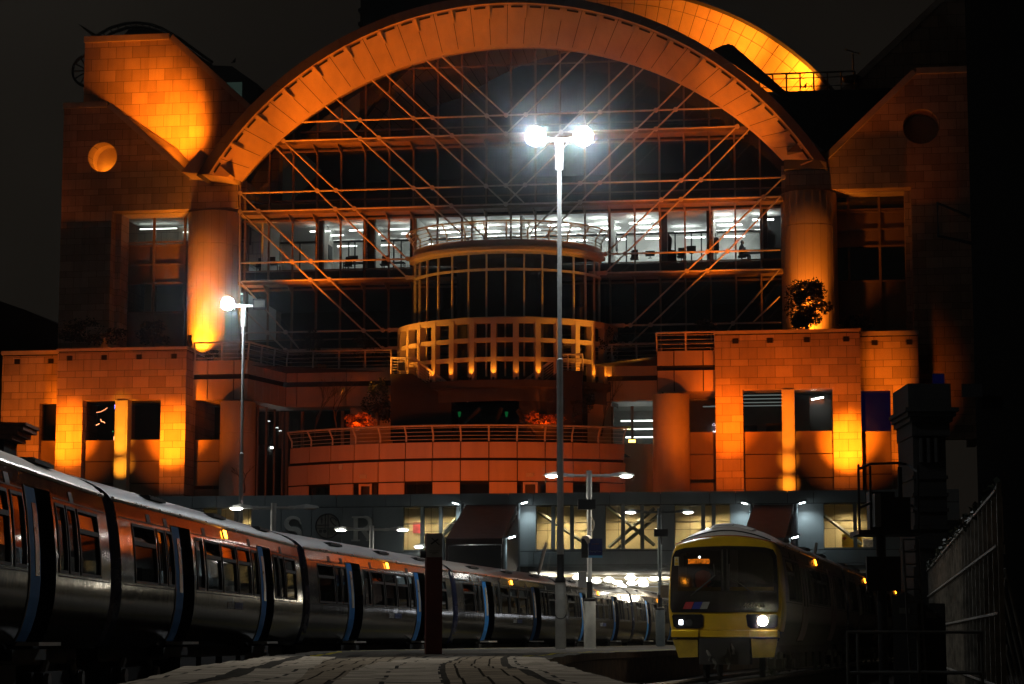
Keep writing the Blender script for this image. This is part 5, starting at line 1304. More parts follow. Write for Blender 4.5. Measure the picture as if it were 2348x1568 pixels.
# windows: x0, x1, hopper?
WINS = [(1.3, 2.95, 1), (3.2, 3.72, 0), (3.9, 4.4, 0), (6.55, 7.2, 0), (7.5, 8.95, 1), (9.2, 10.65, 1), (10.9, 12.35, 1), (12.65, 13.3, 0), (15.5, 16.05, 0), (16.25, 16.85, 0), (17.1, 18.6, 1)]
ZW0, ZWM, ZW1, ZD = 2.08, 2.68, 3.0, 3.18
def patch(mb, x0, x1, z0, z1, off=0.0, side=-1, n=6):
    zs = sorted(set([z0, z1] + [z for z, _ in PRF if z0 < z < z1])); vs, fs = [], []
    for z in zs: vs += [(x0, side * (pw_(z) + off), z), (x1, side * (pw_(z) + off), z)]
    for i in range(len(zs) - 1): fs.append((2 * i, 2 * i + 1, 2 * i + 3, 2 * i + 2))
    return mb.add(vs, fs)
def solidpatch(mb, x0, x1, z0, z1, off, th, side=-1):
    zs = sorted(set([z0, z1] + [z for z, _ in PRF if z0 < z < z1])); vs, fs = [], []; k = len(zs)
    for o in (off, off - th):
        for z in zs: vs += [(x0, side * (pw_(z) + o), z), (x1, side * (pw_(z) + o), z)]
    for i in range(k - 1):
        a = 2 * i; fs += [(a, a + 1, a + 3, a + 2), (2 * k + a, 2 * k + a + 2, 2 * k + a + 3, 2 * k + a + 1), (a, a + 2, 2 * k + a + 2, 2 * k + a), (a + 1, 2 * k + a + 1, 2 * k + a + 3, a + 3)]
    fs += [(0, 2 * k, 2 * k + 1, 1), (2 * k - 2, 2 * k - 1, 4 * k - 1, 4 * k - 2)]
    return mb.add(vs, fs)
def carbody(name, label, mats, doors_open=True, group=None, cab=False):
    T = Thing(name, label, 'train carriage', (0, 0, 0), 'world', group=group)
    B = mats['body']
    xs = sorted(set([0.25, LC - .25] + [v for d in DOORS for v in d] + [v for w in WINS for v in w[:2]]))
    zs = sorted(set([z for z, _ in PRF] + [ZW0, ZW1, ZD]))
    def hole(xa, za):
        for d in DOORS:
            if d[0] <= xa < d[1] and 1.05 <= za < ZD: return True
        for w in WINS:
            if w[0] <= xa < w[1] and ZW0 <= za < ZW1: return True
        return False
    b = MB(); vid = {}
    for i, x in enumerate(xs):
        for j, z in enumerate(zs): vid[i, j] = len(b.v); b.v.append((x, -pw_(z), z))
    for i in range(len(xs) - 1):
        for j in range(len(zs) - 1):
            if not hole(xs[i], zs[j] + 1e-6): b.f.append((vid[i, j], vid[i + 1, j], vid[i + 1, j + 1], vid[i, j + 1]))
    patch(b, .25, LC - .25, .95, 3.4, 0, 1)
    # ends: rounded corner posts
    if not cab:
        pr = [(-y, z) for z, y in PRF] + [(-y, z) for z, y in ROOFP] + [(y, z) for z, y in reversed(ROOFP)] + [(y, z) for z, y in reversed(PRF)]
    body = T.part('body', b, B, smooth=True)
    T.part('roof', MB().add([(x, s * y, z) for x in (1.5 if cab else .12, LC - .12) for (z, y), s in [(p, -1) for p in ROOFP] + [(p, 1) for p in reversed(ROOFP[:-1])]],
           [(i, i + 1, i + 2 * len(ROOFP), i + 2 * len(ROOFP) - 1) for i in range(2 * len(ROOFP) - 2)]), mats['roof'], smooth=True)
    # gutter rail
    T.part('gutter', MB().tube([(.2, -1.225, 3.4), (LC - .2, -1.225, 3.4)], .035, 6), mats['gutter'])
    # end caps, tucked in, with a dark corner
    outl = [(-y, z) for z, y in PRF] + [(-y, z) for z, y in ROOFP[1:]] + [(y, z) for z, y in reversed(ROOFP[1:-1])] + [(y, z) for z, y in reversed(PRF)]
    for x, e, on in ((0.25, -1, not cab), (LC - .25, 1, True)):
        if not on: continue
        m = len(outl); c = MB()
        vs = [(x, p[0], p[1]) for p in outl] + [(x + e * .16, p[0] * .95, (p[1] - 2.2) * .985 + 2.2) for p in outl] + [(x + e * .22, p[0] * .84, (p[1] - 2.2) * .95 + 2.2) for p in outl]
        c.add(vs, [(r * m + i, r * m + (i + 1) % m, (r + 1) * m + (i + 1) % m, (r + 1) * m + i) for r in (0, 1) for i in range(m)] + [tuple(range(2 * m, 3 * m))])
        T.part('end_cap', c, mats['end'], smooth=True)
        T.part('gangway', MB().box(x + e * .1 if e > 0 else x - .45, x + .45 if e > 0 else x - .1, -.55, .55, 1.1, 3.3), BLACK)
    # interior
    T.part('interior', MB().box(.4, LC - .4, 1.18, 1.2, 1.05, 3.3).box(.4, LC - .4, -1.1, 1.1, 1.0, 1.04).box(.4, LC - .4, -1.0, 1.0, 3.3, 3.34), mats['inside'])
    for w in WINS:
        if w[2]: T.part('seat', MB().box(w[0] + .1, w[0] + .55, -1.15, -.2, 1.1, 2.35), mats['seat']); T.part('seat', MB().box(w[1] - .5, w[1] - .1, -1.15, -.2, 1.1, 2.35), mats['seat'])
    for d in DOORS:
        if doors_open:
            # leaf slid outside, next to the near edge, and one at the far edge behind
            lf = T.part('door_leaf', solidpatch(MB(), d[0] - .06, d[0] + .62, 1.06, ZD - .02, .0, .05), mats['door'])
            T.part('door_glass', solidpatch(MB(), d[0] + .28, d[0] + .54, 1.95, 2.95, .008, .01), mats['doorglass'], lf)
            T.part('door_surround', solidpatch(MB(), d[0] - .11, d[0] - .06, 1.05, ZD, .012, .05), mats['frame'])
            T.part('doorway_dark_sheet', MB().box(d[0] + .62, d[1], -1.0, -.96, 1.05, ZD), BLACK)  # black sheet stands in for the dark interior behind the open door
            T.part('step', MB().box(d[0] + .1, d[1] - .1, -1.52, -1.2, 1.0, 1.05), mats['step'])
            T.part('step_bracket', MB().box(d[0] - .3, d[1] + .2, -1.25, -1.1, .8, .95), mats['under'])
        else:
            for (a, b_) in ((d[0], (d[0] + d[1]) / 2 - .01), ((d[0] + d[1]) / 2 + .01, d[1])):
                lf = T.part('door_leaf', solidpatch(MB(), a, b_, 1.06, ZD - .02, .012, .05), mats['door'])
                T.part('door_glass', solidpatch(MB(), a + .2, b_ - .2, 1.95, 2.95, .018, .01), mats['glass'], lf)
    for x0, x1, hop in WINS:
        f = MB(); g_ = .045
        for (a, b_, c, e) in ((x0 - g_, x1 + g_, ZW0 - g_, ZW0), (x0 - g_, x1 + g_, ZW1, ZW1 + g_), (x0 - g_, x0, ZW0, ZW1), (x1, x1 + g_, ZW0, ZW1)): solidpatch(f, a, b_, c, e, .014, .03)
        if hop: solidpatch(f, x0, x1, ZWM, ZWM + .07, .014, .03)
        w = T.part('window', f, mats['frame'])
        if hop:
            T.part('pane', patch(MB(), x0, x1, ZW0, ZWM, -.025), mats['glass'], w)
            zz = [(ZWM + .07, -.02), (ZW1, -.14 if (x0 in (7.5, 1.3)) else -.03)]
            T.part('hopper_pane', MB().add([(x0, -pw_(zz[0][0]) - zz[0][1], zz[0][0]), (x1, -pw_(zz[0][0]) - zz[0][1], zz[0][0]), (x1, -pw_(zz[1][0]) - zz[1][1], zz[1][0]), (x0, -pw_(zz[1][0]) - zz[1][1], zz[1][0])], [(0, 1, 2, 3)]), mats['glass'], w)
        else: T.part('pane', patch(MB(), x0, x1, ZW0, ZW1, -.02), mats['glass'], w)
    # louvre squares and orange door-open lamp, window-band joints
    for x in (2.5, 3.9, 7.4, 12.4, 16.6): T.part('vent_square', solidpatch(MB(), x, x + .28, 3.12, 3.27, .01, .02), BLACK)
    sm = MB()
    for z in (1.98, 3.1):
        for a, b_ in ((.4, DOORS[0][0] - .2), (DOORS[0][1] + .15, DOORS[1][0] - .2), (DOORS[1][1] + .15, LC - .4)): solidpatch(sm, a, b_, z, z + .018, .006, .01)
    T.part('seam', sm, mats['frame'])
    sd = T.part('indicator_lamp', solidpatch(MB(), 9.65, 9.95, 3.16, 3.34, .02, .03), BLACK)
    T.part('lamp_lens', solidpatch(MB(), 9.68, 9.77, 3.17, 3.33, .04, .03).join(solidpatch(MB(), 9.83, 9.92, 3.17, 3.33, .04, .03)), mats['lamp'], sd)
    for x in (4, 10, 15.5):
        for s in (-1, 1):
            rv = MB().box(x - .05, x + 1.25, s * .86 - .16, s * .86 + .16, 3.62, 3.675)
            for k in range(5): rv.box(x + k * .25, x + k * .25 + .18, s * .86 - .12, s * .86 + .12, 3.676, 3.70)
            T.part('roof_vent', rv, mats['frame'])
    # running gear
    ug = MB()
    ug.box(.6, LC - .6, -.95, .95, .72, .95)
    for x in (6.2, 8.2, 10.4, 12.5): ug.box(x, x + 1.5, -1.15, -.5, .35, .75)
    T.part('underframe', ug, mats['under'])
    for x in (2.7, LC - 2.7):
        bg = MB().box(x - 1.6, x + 1.6, -1.05, -.85, .4, .62)
        for s in (-1, 1):
            bg.tube([(x + s * 1.25, -.72, .45), (x + s * 1.25, -.66, .45)], .42, 20).tube([(x + s * 1.25, .72, .45), (x + s * 1.25, .66, .45)], .42, 20)
            bg.box(x + s * 1.25 - .16, x + s * 1.25 + .16, -1.18, -1.02, .35, .62)
        bo = T.part('bogie', bg, mats['under'])
        for s in (-1, 1):
            ax = MB(); ax.tube([(x + s * 1.25, -1.24, .48), (x + s * 1.25, -1.05, .48)], .13, 10).tube([(x + s * 1.25, -1.1, .48), (x + s * .95, -1.1, .75)], .07, 8)
            T.part('axle_box', ax, mats['axle'], bo, smooth=True)
    # operator lettering on the lower body
    return T
LETW = mat('lettering_white', (.45, .46, .46), .5); LETB = mat('lettering_blue', (.10, .13, .30), .5)
BODYD = mat('train_body_paint', (.17, .165, .165), .22, .35, scale=1.2, var=.18, coat=.6)
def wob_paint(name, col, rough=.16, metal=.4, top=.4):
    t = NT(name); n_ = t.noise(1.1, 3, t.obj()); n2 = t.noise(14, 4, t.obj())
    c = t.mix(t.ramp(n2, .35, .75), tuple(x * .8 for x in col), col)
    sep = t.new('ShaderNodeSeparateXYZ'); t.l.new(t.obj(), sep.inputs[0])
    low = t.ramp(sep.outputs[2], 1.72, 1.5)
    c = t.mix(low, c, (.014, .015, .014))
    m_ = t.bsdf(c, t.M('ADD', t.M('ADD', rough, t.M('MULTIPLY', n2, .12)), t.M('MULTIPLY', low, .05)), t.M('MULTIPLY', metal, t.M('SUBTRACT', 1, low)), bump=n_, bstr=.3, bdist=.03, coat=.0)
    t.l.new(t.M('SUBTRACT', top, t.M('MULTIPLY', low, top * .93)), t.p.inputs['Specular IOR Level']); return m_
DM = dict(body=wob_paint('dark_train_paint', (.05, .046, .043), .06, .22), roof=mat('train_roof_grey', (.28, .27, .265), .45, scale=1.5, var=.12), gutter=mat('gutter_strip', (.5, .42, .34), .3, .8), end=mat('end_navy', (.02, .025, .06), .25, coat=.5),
          inside=mat('train_lining', (.22, .21, .19), .7), seat=mat('seat_moquette', (.03, .03, .07), .9), door=mat('door_blue', (.03, .17, .46), .7, spec=.1), doorglass=mat('door_glass_buff', (.30, .25, .17), .3),
          frame=mat('window_rubber', (.03, .03, .03), .6), step=mat('step_plate', (.42, .40, .36), .6), glass=glass('train_glass', (.35, .35, .33), .3), lamp=emat('orange_lamp', (1, .33, .02), 16), under=mat('underframe_grime', (.02, .019, .018), .85), axle=mat('axle_grey', (.13, .125, .115), .6))
proto = carbody('train_carriage', 'x', DM, True, 'carriages of the train with open doors')
tx = text_mb('south', .30, .006); wS = max(p[0] for p in tx.v) - min(p[0] for p in tx.v)
t2 = text_mb('eastern', .30, .006)
def on_side(mb, x, z):
    mb.v = [(x + a, -(pw_(z + b) + .012) - c, z + b) for a, b, c in mb.v]; return mb
proto.part('lettering', on_side(tx, 9.9, 1.72), LETW); proto.part('lettering', on_side(t2, 9.9 + wS / 2 + .58, 1.72), LETB)
labels = ['nearest carriage of the long train on the left edge, dark glossy side reflecting orange', 'carriage of the left-hand train below the left pavilion, orange reflections near its roof', 'carriage of the left-hand train under the letter crest, half hidden by the red pillar', 'carriage of the left-hand train behind the tall lamp mast, greenish gleams at its near end',
          'brightly reflecting carriage of the left-hand train at the mouth of the station', 'farthest carriage of the left-hand train, vanishing behind the yellow-fronted train']
FPTS = LP[1:]
def place(o, a, b):
    dx, dy = b[0] - a[0], b[1] - a[1]; ln = sqrt(dx * dx + dy * dy); h = atan2(dy, dx)
    nx, ny = -dy / ln, dx / ln                                     # left of travel
    o.location = (a[0] + nx * 1.41 + dx / ln * .2, a[1] + ny * 1.41 + dy / ln * .2, 0); o.rotation_euler = (0, 0, h)
for i, (a, b) in enumerate(zip(FPTS[:-1], FPTS[1:])):
    o = proto.o if i == 0 else copy_tree(proto.o)
    o['label'] = labels[i]; place(o, a, b)

# ---- the oncoming train
YEL = mat('warning_yellow', (.68, .42, .006), .35, scale=1.5, var=.14, coat=.3)
WHR = mat('cab_dome_white', (.62, .60, .58), .4, scale=2, var=.08)
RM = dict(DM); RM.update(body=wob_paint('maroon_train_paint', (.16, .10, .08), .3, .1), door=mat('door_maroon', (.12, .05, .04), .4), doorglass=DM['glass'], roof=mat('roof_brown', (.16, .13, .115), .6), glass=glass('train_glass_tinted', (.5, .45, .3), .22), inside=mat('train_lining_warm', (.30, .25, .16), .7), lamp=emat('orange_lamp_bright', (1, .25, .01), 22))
T = carbody('train_carriage', 'leading carriage of the oncoming train, with a yellow cab front showing DARTFORD', RM, False, 'carriages of the oncoming train', cab=True)
CAB = T
def fy(px): return -(px - 1872) * .00293
def fz(py): return CZ + (1201 - py) * .00293
# cab shell
def outline(s=1.0, top=3.42):
    pts = []
    zz = [1.28, 1.4, 1.65, 1.9, 2.3, 2.8, 3.1, 3.25, 3.36, top]
    ww = [1.33, 1.36, 1.40, 1.41, 1.395, 1.355, 1.31, 1.27, 1.20, 1.12]
    R_ = [(-w, z) for w, z in zip(ww, zz)]
    tops = [(-1.12 + 2.24 * k / 12, top + .17 * (1 - ((k - 6) / 6) ** 2)) for k in range(1, 12)]
    return [(p[0] * s, 2.35 + (p[1] - 2.35) * s) for p in R_ + tops + [(-a, b) for a, b in reversed(R_)]]
rings = [(.45, 1.0), (.02, 1.0), (-.09, .985), (-.15, .955)]
OUT = [outline(s) for _, s in rings]; m = len(OUT[0]); sh = MB()
for (x, s), o in zip(rings, OUT): sh.v += [(x, p[0], p[1]) for p in o]
for r in range(len(rings) - 1):
    for i in range(m): sh.f.append((r * m + i, r * m + (i + 1) % m, (r + 1) * m + (i + 1) % m, (r + 1) * m + i))
# face with windscreen opening
scr = [(fy(1462), fz(770)), (fy(1466), fz(520)), (fy(1490), fz(478)), (fy(1560), fz(455)), (fy(1872), fz(437)), (fy(2180), fz(455)), (fy(2260), fz(478)), (fy(2284), fz(520)), (fy(2290), fz(770))]
loops = [OUT[3], scr]
tri = geometry.tessellate_polygon([[Vector((p[0], p[1], 0)) for p in l] for l in loops]); o_ = len(sh.v)
sh.v += [(-.15, p[0], p[1]) for l in loops for p in l]; sh.f += [tuple(i + o_ for i in t_) for t_ in tri]
CAB.part('cab_front', sh, YEL, smooth=True)
# black surround band
def fplate(pts, x0, x1):
    mb = MB().plate(pts, [], x0, x1); mb.v = [(b, a, c) for a, b, c in mb.v]; return mb
def fplate_h(pts, holes, x0, x1):
    mb = MB().plate(pts, holes, x0, x1); mb.v = [(b, a, c) for a, b, c in mb.v]; return mb
def P2(*l): return [(fy(a), fz(b)) for a, b in l]
big = P2((1430, 975), (1416, 940), (1422, 700), (1438, 520), (1465, 468), (1540, 446), (1700, 436), (1872, 432), (2050, 436), (2200, 446), (2272, 466), (2300, 520), (2308, 700), (2312, 940), (2300, 975))
la_, ra_ = P2((1480, 800), (1486, 540), (1510, 492), (1700, 468), (1838, 464), (1838, 800)), P2((1905, 800), (1905, 464), (2050, 470), (2240, 494), (2268, 540), (2272, 800))
SURR = mat('cab_black_gloss', (.008, .008, .009), .18, coat=.4)
ws = CAB.part('windscreen_surround', fplate_h(big, [la_, ra_], -.185, -.152), SURR)
CG = glass('cab_glass', (.55, .55, .55), .16)
for l in (la_, ra_): CAB.part('windscreen', fplate(l, -.17, -.165), CG)
CAB.part('cab_interior', MB().box(1.6, 1.65, -1.25, 1.25, 1.3, 3.4).box(-.1, 1.6, -1.25, 1.25, 1.3, 1.35).box(-.02, .45, -1.2, 1.2, 1.35, fz(800)).box(0, 1.6, -.1, .1, 1.4, 3.3), BLACK)
# LED destination
LEDM = emat('destination_led', (1, .24, .01), 4)
F5 = dict(D=('11110', '01001', '01001', '01001', '01001', '01001', '11110'), A=('00100', '01010', '10001', '10001', '11111', '10001', '10001'), R=('11110', '10001', '10001', '11110', '10100', '10010', '10001'), T=('11111', '00100', '00100', '00100', '00100', '00100', '00100'), F=('11111', '10000', '10000', '11110', '10000', '10000', '10000'), O=('01110', '10001', '10001', '10001', '10001', '10001', '01110'))
led = MB(); x0_, x1_, z0_, z1_ = 1566, 1742, 576, 538; pit = (x1_ - x0_) / (8 * 6 - 1)
for k, chh in enumerate('DARTFORD'):
    for r in range(7):
        for c in range(5):
            if F5[chh][r][c] == '1':
                yy = fy(x0_ + (k * 6 + c + .5) * pit); zz = fz(z1_ + (z0_ - z1_) * (r + .5) / 7)
                led.box(-.128, -.12, yy - pit * .0014, yy + pit * .0014, zz - .0072, zz + .0072)
dp = CAB.part('destination_display', MB().box(-.118, -.08, fy(1850), fy(1530), fz(600), fz(510)), BLACK)
CAB.part('destination_lettering', led, LEDM, dp)
CAB.part('spot_led', MB().ball((-.19, fy(1665), fz(523)), .016, 8), emat('white_led', (.85, .9, 1), 40))
# stripes, number, sticker
for nm, col, a, b in (('red', (.42, .03, .035), 1520, 1590), ('blue', (.015, .03, .25), 1594, 1660), ('grey', (.22, .23, .21), 1662, 1722)):
    CAB.part('stripe', fplate(P2((a, 948), (a + 26, 890), (b + 24, 890), (b, 948)), -.192, -.187), mat('stripe_' + nm, col, .5))
tn = text_mb('465908', .152, .004); tn.v = [(-.19 - c, fy(2108) - a * 1.12, fz(936) + b) for a, b, c in tn.v]
CAB.part('unit_number', tn, mat('number_grey', (.16, .15, .13), .5))
CAB.part('warning_sticker', fplate(P2((1455, 592), (1455, 520), (1491, 520), (1491, 592)), -.194, -.188), mat('sticker_white', (.5, .46, .3), .5))
CAB.part('warning_triangle', fplate(P2((1458, 558), (1473, 526), (1488, 558)), -.199, -.195).join(fplate(P2((1458, 588), (1458, 564), (1488, 564), (1488, 588)), -.199, -.195)), mat('sticker_yellow', (.55, .36, .02), .5))
wp = MB()
for a in (((1590, 838), (1680, 768), (1800, 672)), ((1640, 800), (1790, 672), (1780, 580))): wp.tube([(-.215, fy(u), fz(v)) for u, v in a], .012, 5)
for a in (((1905, 690), (1910, 580), (1905, 800)), ((1905, 690), (2000, 745), (2110, 825))): wp.tube([(-.215, fy(u), fz(v)) for u, v in a], .012, 5)
CAB.part('wipers', wp, mat('wiper_grey', (.05, .05, .05), .4))
CAB.part('centre_pillar', fplate(P2((1846, 800), (1846, 462), (1858, 462), (1858, 800)), -.2, -.187).join(fplate(P2((1886, 800), (1886, 462), (1896, 462), (1896, 800)), -.2, -.187)), mat('pillar_edge', (.03, .03, .03), .3))
# head lamp clusters
for s_, uL, uR, vT in ((1, 1430, 1690, 990), (-1, 2040, 2302, 990)):
    pts = P2((uL + 10, vT), (uR - 15, vT), (uR, vT + 15), (uR - 4, vT + 100), (uR - 30, vT + 118), (uL + 40, vT + 118), (uL + 12, vT + 100), (uL, vT + 15))
    hl = CAB.part('lamp_cluster', fplate(pts, -.185, -.15), SURR)
    if s_ > 0:
        CAB.part('head_lamp', MB().tube([(-.188, fy(1505), fz(1075)), (-.188, fy(1505), fz(1037))], .045, 10), emat('head_lamp_cool', (.9, .95, 1), 14), hl)
        CAB.part('tail_lamp', MB().tube([(-.19, fy(1572), fz(1060)), (-.184, fy(1572), fz(1060))], .085, 14), mat('tail_lamp_off', (.03, .03, .03), .2), hl)
    else:
        CAB.part('head_lamp', MB().tube([(-.19, fy(2178), fz(1047)), (-.18, fy(2178), fz(1047))], .12, 18), emat('head_lamp_warm', (1, .84, .55), 40), hl)
# bumper, skirts, coupler
bp = MB()
for a, b in ((1425, 1648), (1652, 2070), (2074, 2300)):
    ya, yb = fy(a), fy(b); z0, z1 = fz(1183), fz(1117); inn = .06 if a == 1652 else 0
    bp.add([(-.24 + inn, ya, z1 - .03), (-.24 + inn, yb, z1 - .03), (-.24 + inn, yb, z0 + .02), (-.24 + inn, ya, z0 + .02), (.3, ya, z1), (.3, yb, z1), (.3, yb, z0), (.3, ya, z0), (-.17 + inn, ya, z1), (-.17 + inn, yb, z1)],
           [(0, 1, 2, 3), (8, 9, 1, 0), (4, 5, 9, 8), (3, 2, 6, 7), (0, 3, 7, 4, 8), (1, 9, 5, 6, 2)])
CAB.part('bumper', bp, YEL)
for a, b in (((1432, 1190), (1640, 1190)), ((2078, 1190), (2296, 1190))):
    k = 40 if a[0] < 1800 else 0; k2 = 0 if a[0] < 1800 else 30
    CAB.part('skirt', fplate(P2(a, b, (b[0] - k2, 1340), (a[0] + k + 10, 1345)), -.16, -.1), mat('skirt_yellow', (.40, .27, .015), .5, var=.3) if a[0] < 1800 else bpy.data.materials['skirt_yellow'])
cp = MB().box(-.35, .3, fy(1915), fy(1795), fz(1345), fz(1215)).box(-.2, .3, fy(2070), fy(1652), fz(1400), fz(1185)).tube([(-.5, fy(1855), fz(1290)), (-.1, fy(1855), fz(1290))], .12, 10)
CAB.part('coupler', cp, DM['under'])
for u, v in ((1790, 1395), (1900, 1395), (1940, 1275), (1745, 1330)):
    CAB.part('brake_hose', MB().tube([(-.15, fy(u) + .1, fz(v) + .15), (-.3, fy(u), fz(v)), (-.28, fy(u), fz(v) - .12)], [.03, .04, .05], 8), DM['axle'], smooth=True)
# white dome over the cab
prof = [(y, z) for z, y in ROOFP]; n_ = 17; dm = MB()
def arc_roof(f):          # f -1..1 across, car roof section
    tot = [(-y, z) for z, y in ROOFP] + [(y, z) for z, y in reversed(ROOFP[:-1])]
    t_ = (f + 1) / 2 * (len(tot) - 1); i = min(int(t_), len(tot) - 2); g_ = t_ - i
    return tot[i][0] + (tot[i + 1][0] - tot[i][0]) * g_, tot[i][1] + (tot[i + 1][1] - tot[i][1]) * g_ + .02
def arc_front(f):
    y = 1.21 * f; return y, 3.405 + .19 * (1 - f * f)
for x_, k in ((0.0, 0), (.12, .34), (.35, .62), (.7, .86), (1.15, 1.0), (1.9, 1.0)):
    for i in range(n_):
        f = -1 + 2 * i / (n_ - 1); a, b = arc_front(f), arc_roof(f); dm.v.append((x_, a[0] + (b[0] - a[0]) * k, a[1] + (b[1] - a[1]) * k + .07 * sin(pi * min(1, k)) * (1 - f * f)))
for r in range(5):
    for i in range(n_ - 1): dm.f.append((r * n_ + i, r * n_ + i + 1, (r + 1) * n_ + i + 1, (r + 1) * n_ + i))
dome = CAB.part('cab_dome', dm, WHR, smooth=True)
CAB.part('red_line', MB().tube([(-.02, arc_front(-1 + 2 * i / 20)[0], arc_front(-1 + 2 * i / 20)[1] - .005) for i in range(21)], .012, 5), mat('red_line', (.4, .08, .02), .5), dome)
def domez(x, y): return 3.405 + .19 * (1 - (y / 1.21) ** 2)
seal = MB(); sp1 = []
for i in range(21):
    f = -.88 + 1.76 * i / 20; a, b = arc_front(f), arc_roof(f); k = .22; sp1.append((.07, a[0] + (b[0] - a[0]) * k, a[1] + (b[1] - a[1]) * k + .045 * (1 - f * f) + .008))
seal.tube(sp1, .016, 6); CAB.part('dome_seal', seal, BLACK, dome)
vp = MB(); 
def dpt(f, x_, k, up): a, b = arc_front(f), arc_roof(f); return (x_, a[0] + (b[0] - a[0]) * k, a[1] + (b[1] - a[1]) * k + .07 * sin(pi * k) * (1 - f * f) + up)
def dpatch(f0, f1, lo, hi, up):
    mb = MB(); g_ = [[dpt(f0 + (f1 - f0) * i / 4, lo[0] + (hi[0] - lo[0]) * j / 2, lo[1] + (hi[1] - lo[1]) * j / 2, up) for i in range(5)] for j in range(3)]
    vs = [p for r in g_ for p in r]; fs = [(j * 5 + i, j * 5 + i + 1, j * 5 + i + 6, j * 5 + i + 5) for j in range(2) for i in range(4)]
    vs2 = [(p[0], p[1], p[2] - .05) for p in vs]; n0 = 15
    ed = [(0, 1), (1, 2), (2, 3), (3, 4), (4, 9), (9, 14), (14, 13), (13, 12), (12, 11), (11, 10), (10, 5), (5, 0)]
    return mb.add(vs + vs2, fs + [(a, b, b + n0, a + n0) for a, b in ed])
CAB.part('dome_hatch', dpatch(-.45, .28, (.20, .45), (.55, .80), .03), WHR, dome)
CAB.part('dome_grille', dpatch(-.14, .24, (.26, .52), (.5, .76), .04), mat('grille_mesh', (.2, .2, .19), .6), dome)
# driver
def person(T_or_none, name, label, joints, radii, edges, m_body, loc, rotz, cloth=None):
    me = bpy.data.meshes.new(name); me.from_pydata(joints, edges, [])
    o = bpy.data.objects.new(name, me); link(o)
    sk = o.modifiers.new('skin', 'SKIN'); 
    for i, r in enumerate(radii): me.skin_vertices[0].data[i].radius = (r, r)
    me.skin_vertices[0].data[0].use_root = True
    o.modifiers.new('sub', 'SUBSURF').levels = 1; o.modifiers['sub'].render_levels = 1
    dg = bpy.context.evaluated_depsgraph_get(); dg.update()
    m2 = bpy.data.meshes.new_from_object(o.evaluated_get(dg)); o.modifiers.clear(); o.data = m2; bpy.data.meshes.remove(me)
    m2.materials.append(m_body)
    for p in m2.polygons: p.use_smooth = True
    o.location = loc; o.rotation_euler = (0, 0, rotz); o['label'] = label; o['category'] = 'person'
    return o
SK = dict(J=[(0, 0, .95), (0, 0, 1.12), (0, 0.02, 1.35), (0, .02, 1.50), (0, 0, 1.6), (0, -.02, 1.72), (0, -.02, 1.84),          # pelvis..crown (seat height handled by loc)
             (-.19, .02, 1.43), (-.25, -.06, 1.2), (-.18, -.3, 1.12), (.19, .02, 1.43), (.25, -.06, 1.2), (.18, -.3, 1.12),
             (-.1, -.05, .93), (-.13, -.45, .95), (-.13, -.5, .52), (.1, -.05, .93), (.13, -.45, .95), (.13, -.5, .52),
             (-.16, -.38, 1.12), (.16, -.38, 1.12)],
          R=[.14, .14, .15, .10, .06, .095, .07, .075, .05, .04, .075, .05, .04, .095, .075, .05, .095, .075, .05, .035, .035],
          E=[(0, 1), (1, 2), (2, 3), (3, 4), (4, 5), (5, 6), (3, 7), (7, 8), (8, 9), (3, 10), (10, 11), (11, 12), (0, 13), (13, 14), (14, 15), (0, 16), (16, 17), (17, 18), (9, 19), (12, 20)])
DRV = mat('driver_clothing', (.05, .04, .035), .8)
VEST = mat('hi_vis_orange', (.75, .14, .03), .7)
# second and third carriages of the oncoming train
proto2 = carbody('train_carriage', 'second carriage of the oncoming train, dark maroon side with an orange lamp', RM, False, 'carriages of the oncoming train')
proto3 = copy_tree(proto2.o); proto3['label'] = 'third carriage of the oncoming train, entering the lit mouth of the station'
dirv = (rs / rn, 1 / rn); st = (6.5, 54.6)
for k, o in enumerate((CAB.o, proto2.o, proto3)):
    a = (st[0] + dirv[0] * 20.2 * k, st[1] + dirv[1] * 20.2 * k); b = (a[0] + dirv[0] * 20.2, a[1] + dirv[1] * 20.2)
    place(o, a, b)
CABM = Matrix.Translation(CAB.o.location) @ Matrix.Rotation(CAB.o.rotation_euler[2], 4, 'Z')
hw = CABM @ Vector((-.25, fy(2178), fz(1047)))
lamp('head_lamp_beam', 'SPOT', hw, 150, (1, .80, .5), hw + Vector((-3, -14, -.5)), 24, .8, .1)
# driver with an orange vest in the cab
dl_ = CABM @ Vector((.75, fy(1650), 0)); yaw = CAB.o.rotation_euler[2] + pi / 2 * 0 - pi / 2
dr = person(None, 'person', 'driver seated in the cab behind the windscreen, wearing an orange hi-vis vest', SK['J'], SK['R'], SK['E'], DRV, (dl_.x, dl_.y, fz(800) - .98), yaw + pi * 0)
dr.rotation_euler = (0, 0, CAB.o.rotation_euler[2] - pi / 2)
vs = MB().lathe(0, .01, [(.17, 1.02), (.175, 1.15), (.19, 1.3), (.185, 1.4), (.14, 1.47), (.08, 1.52)], 16)
vm = bpy.data.meshes.new('vest'); vm.from_pydata(vs.v, [], vs.f); fix(vm); vm.materials.append(VEST)
for p in vm.polygons: p.use_smooth = True
vo = bpy.data.objects.new('vest', vm); link(vo); vo.parent = dr
vo.scale = (1.12, .95, 1)
lamp('cab_glow', 'POINT', CABM @ Vector((.1, fy(1600), fz(640))), .5, (1, .6, .4), size=.1)

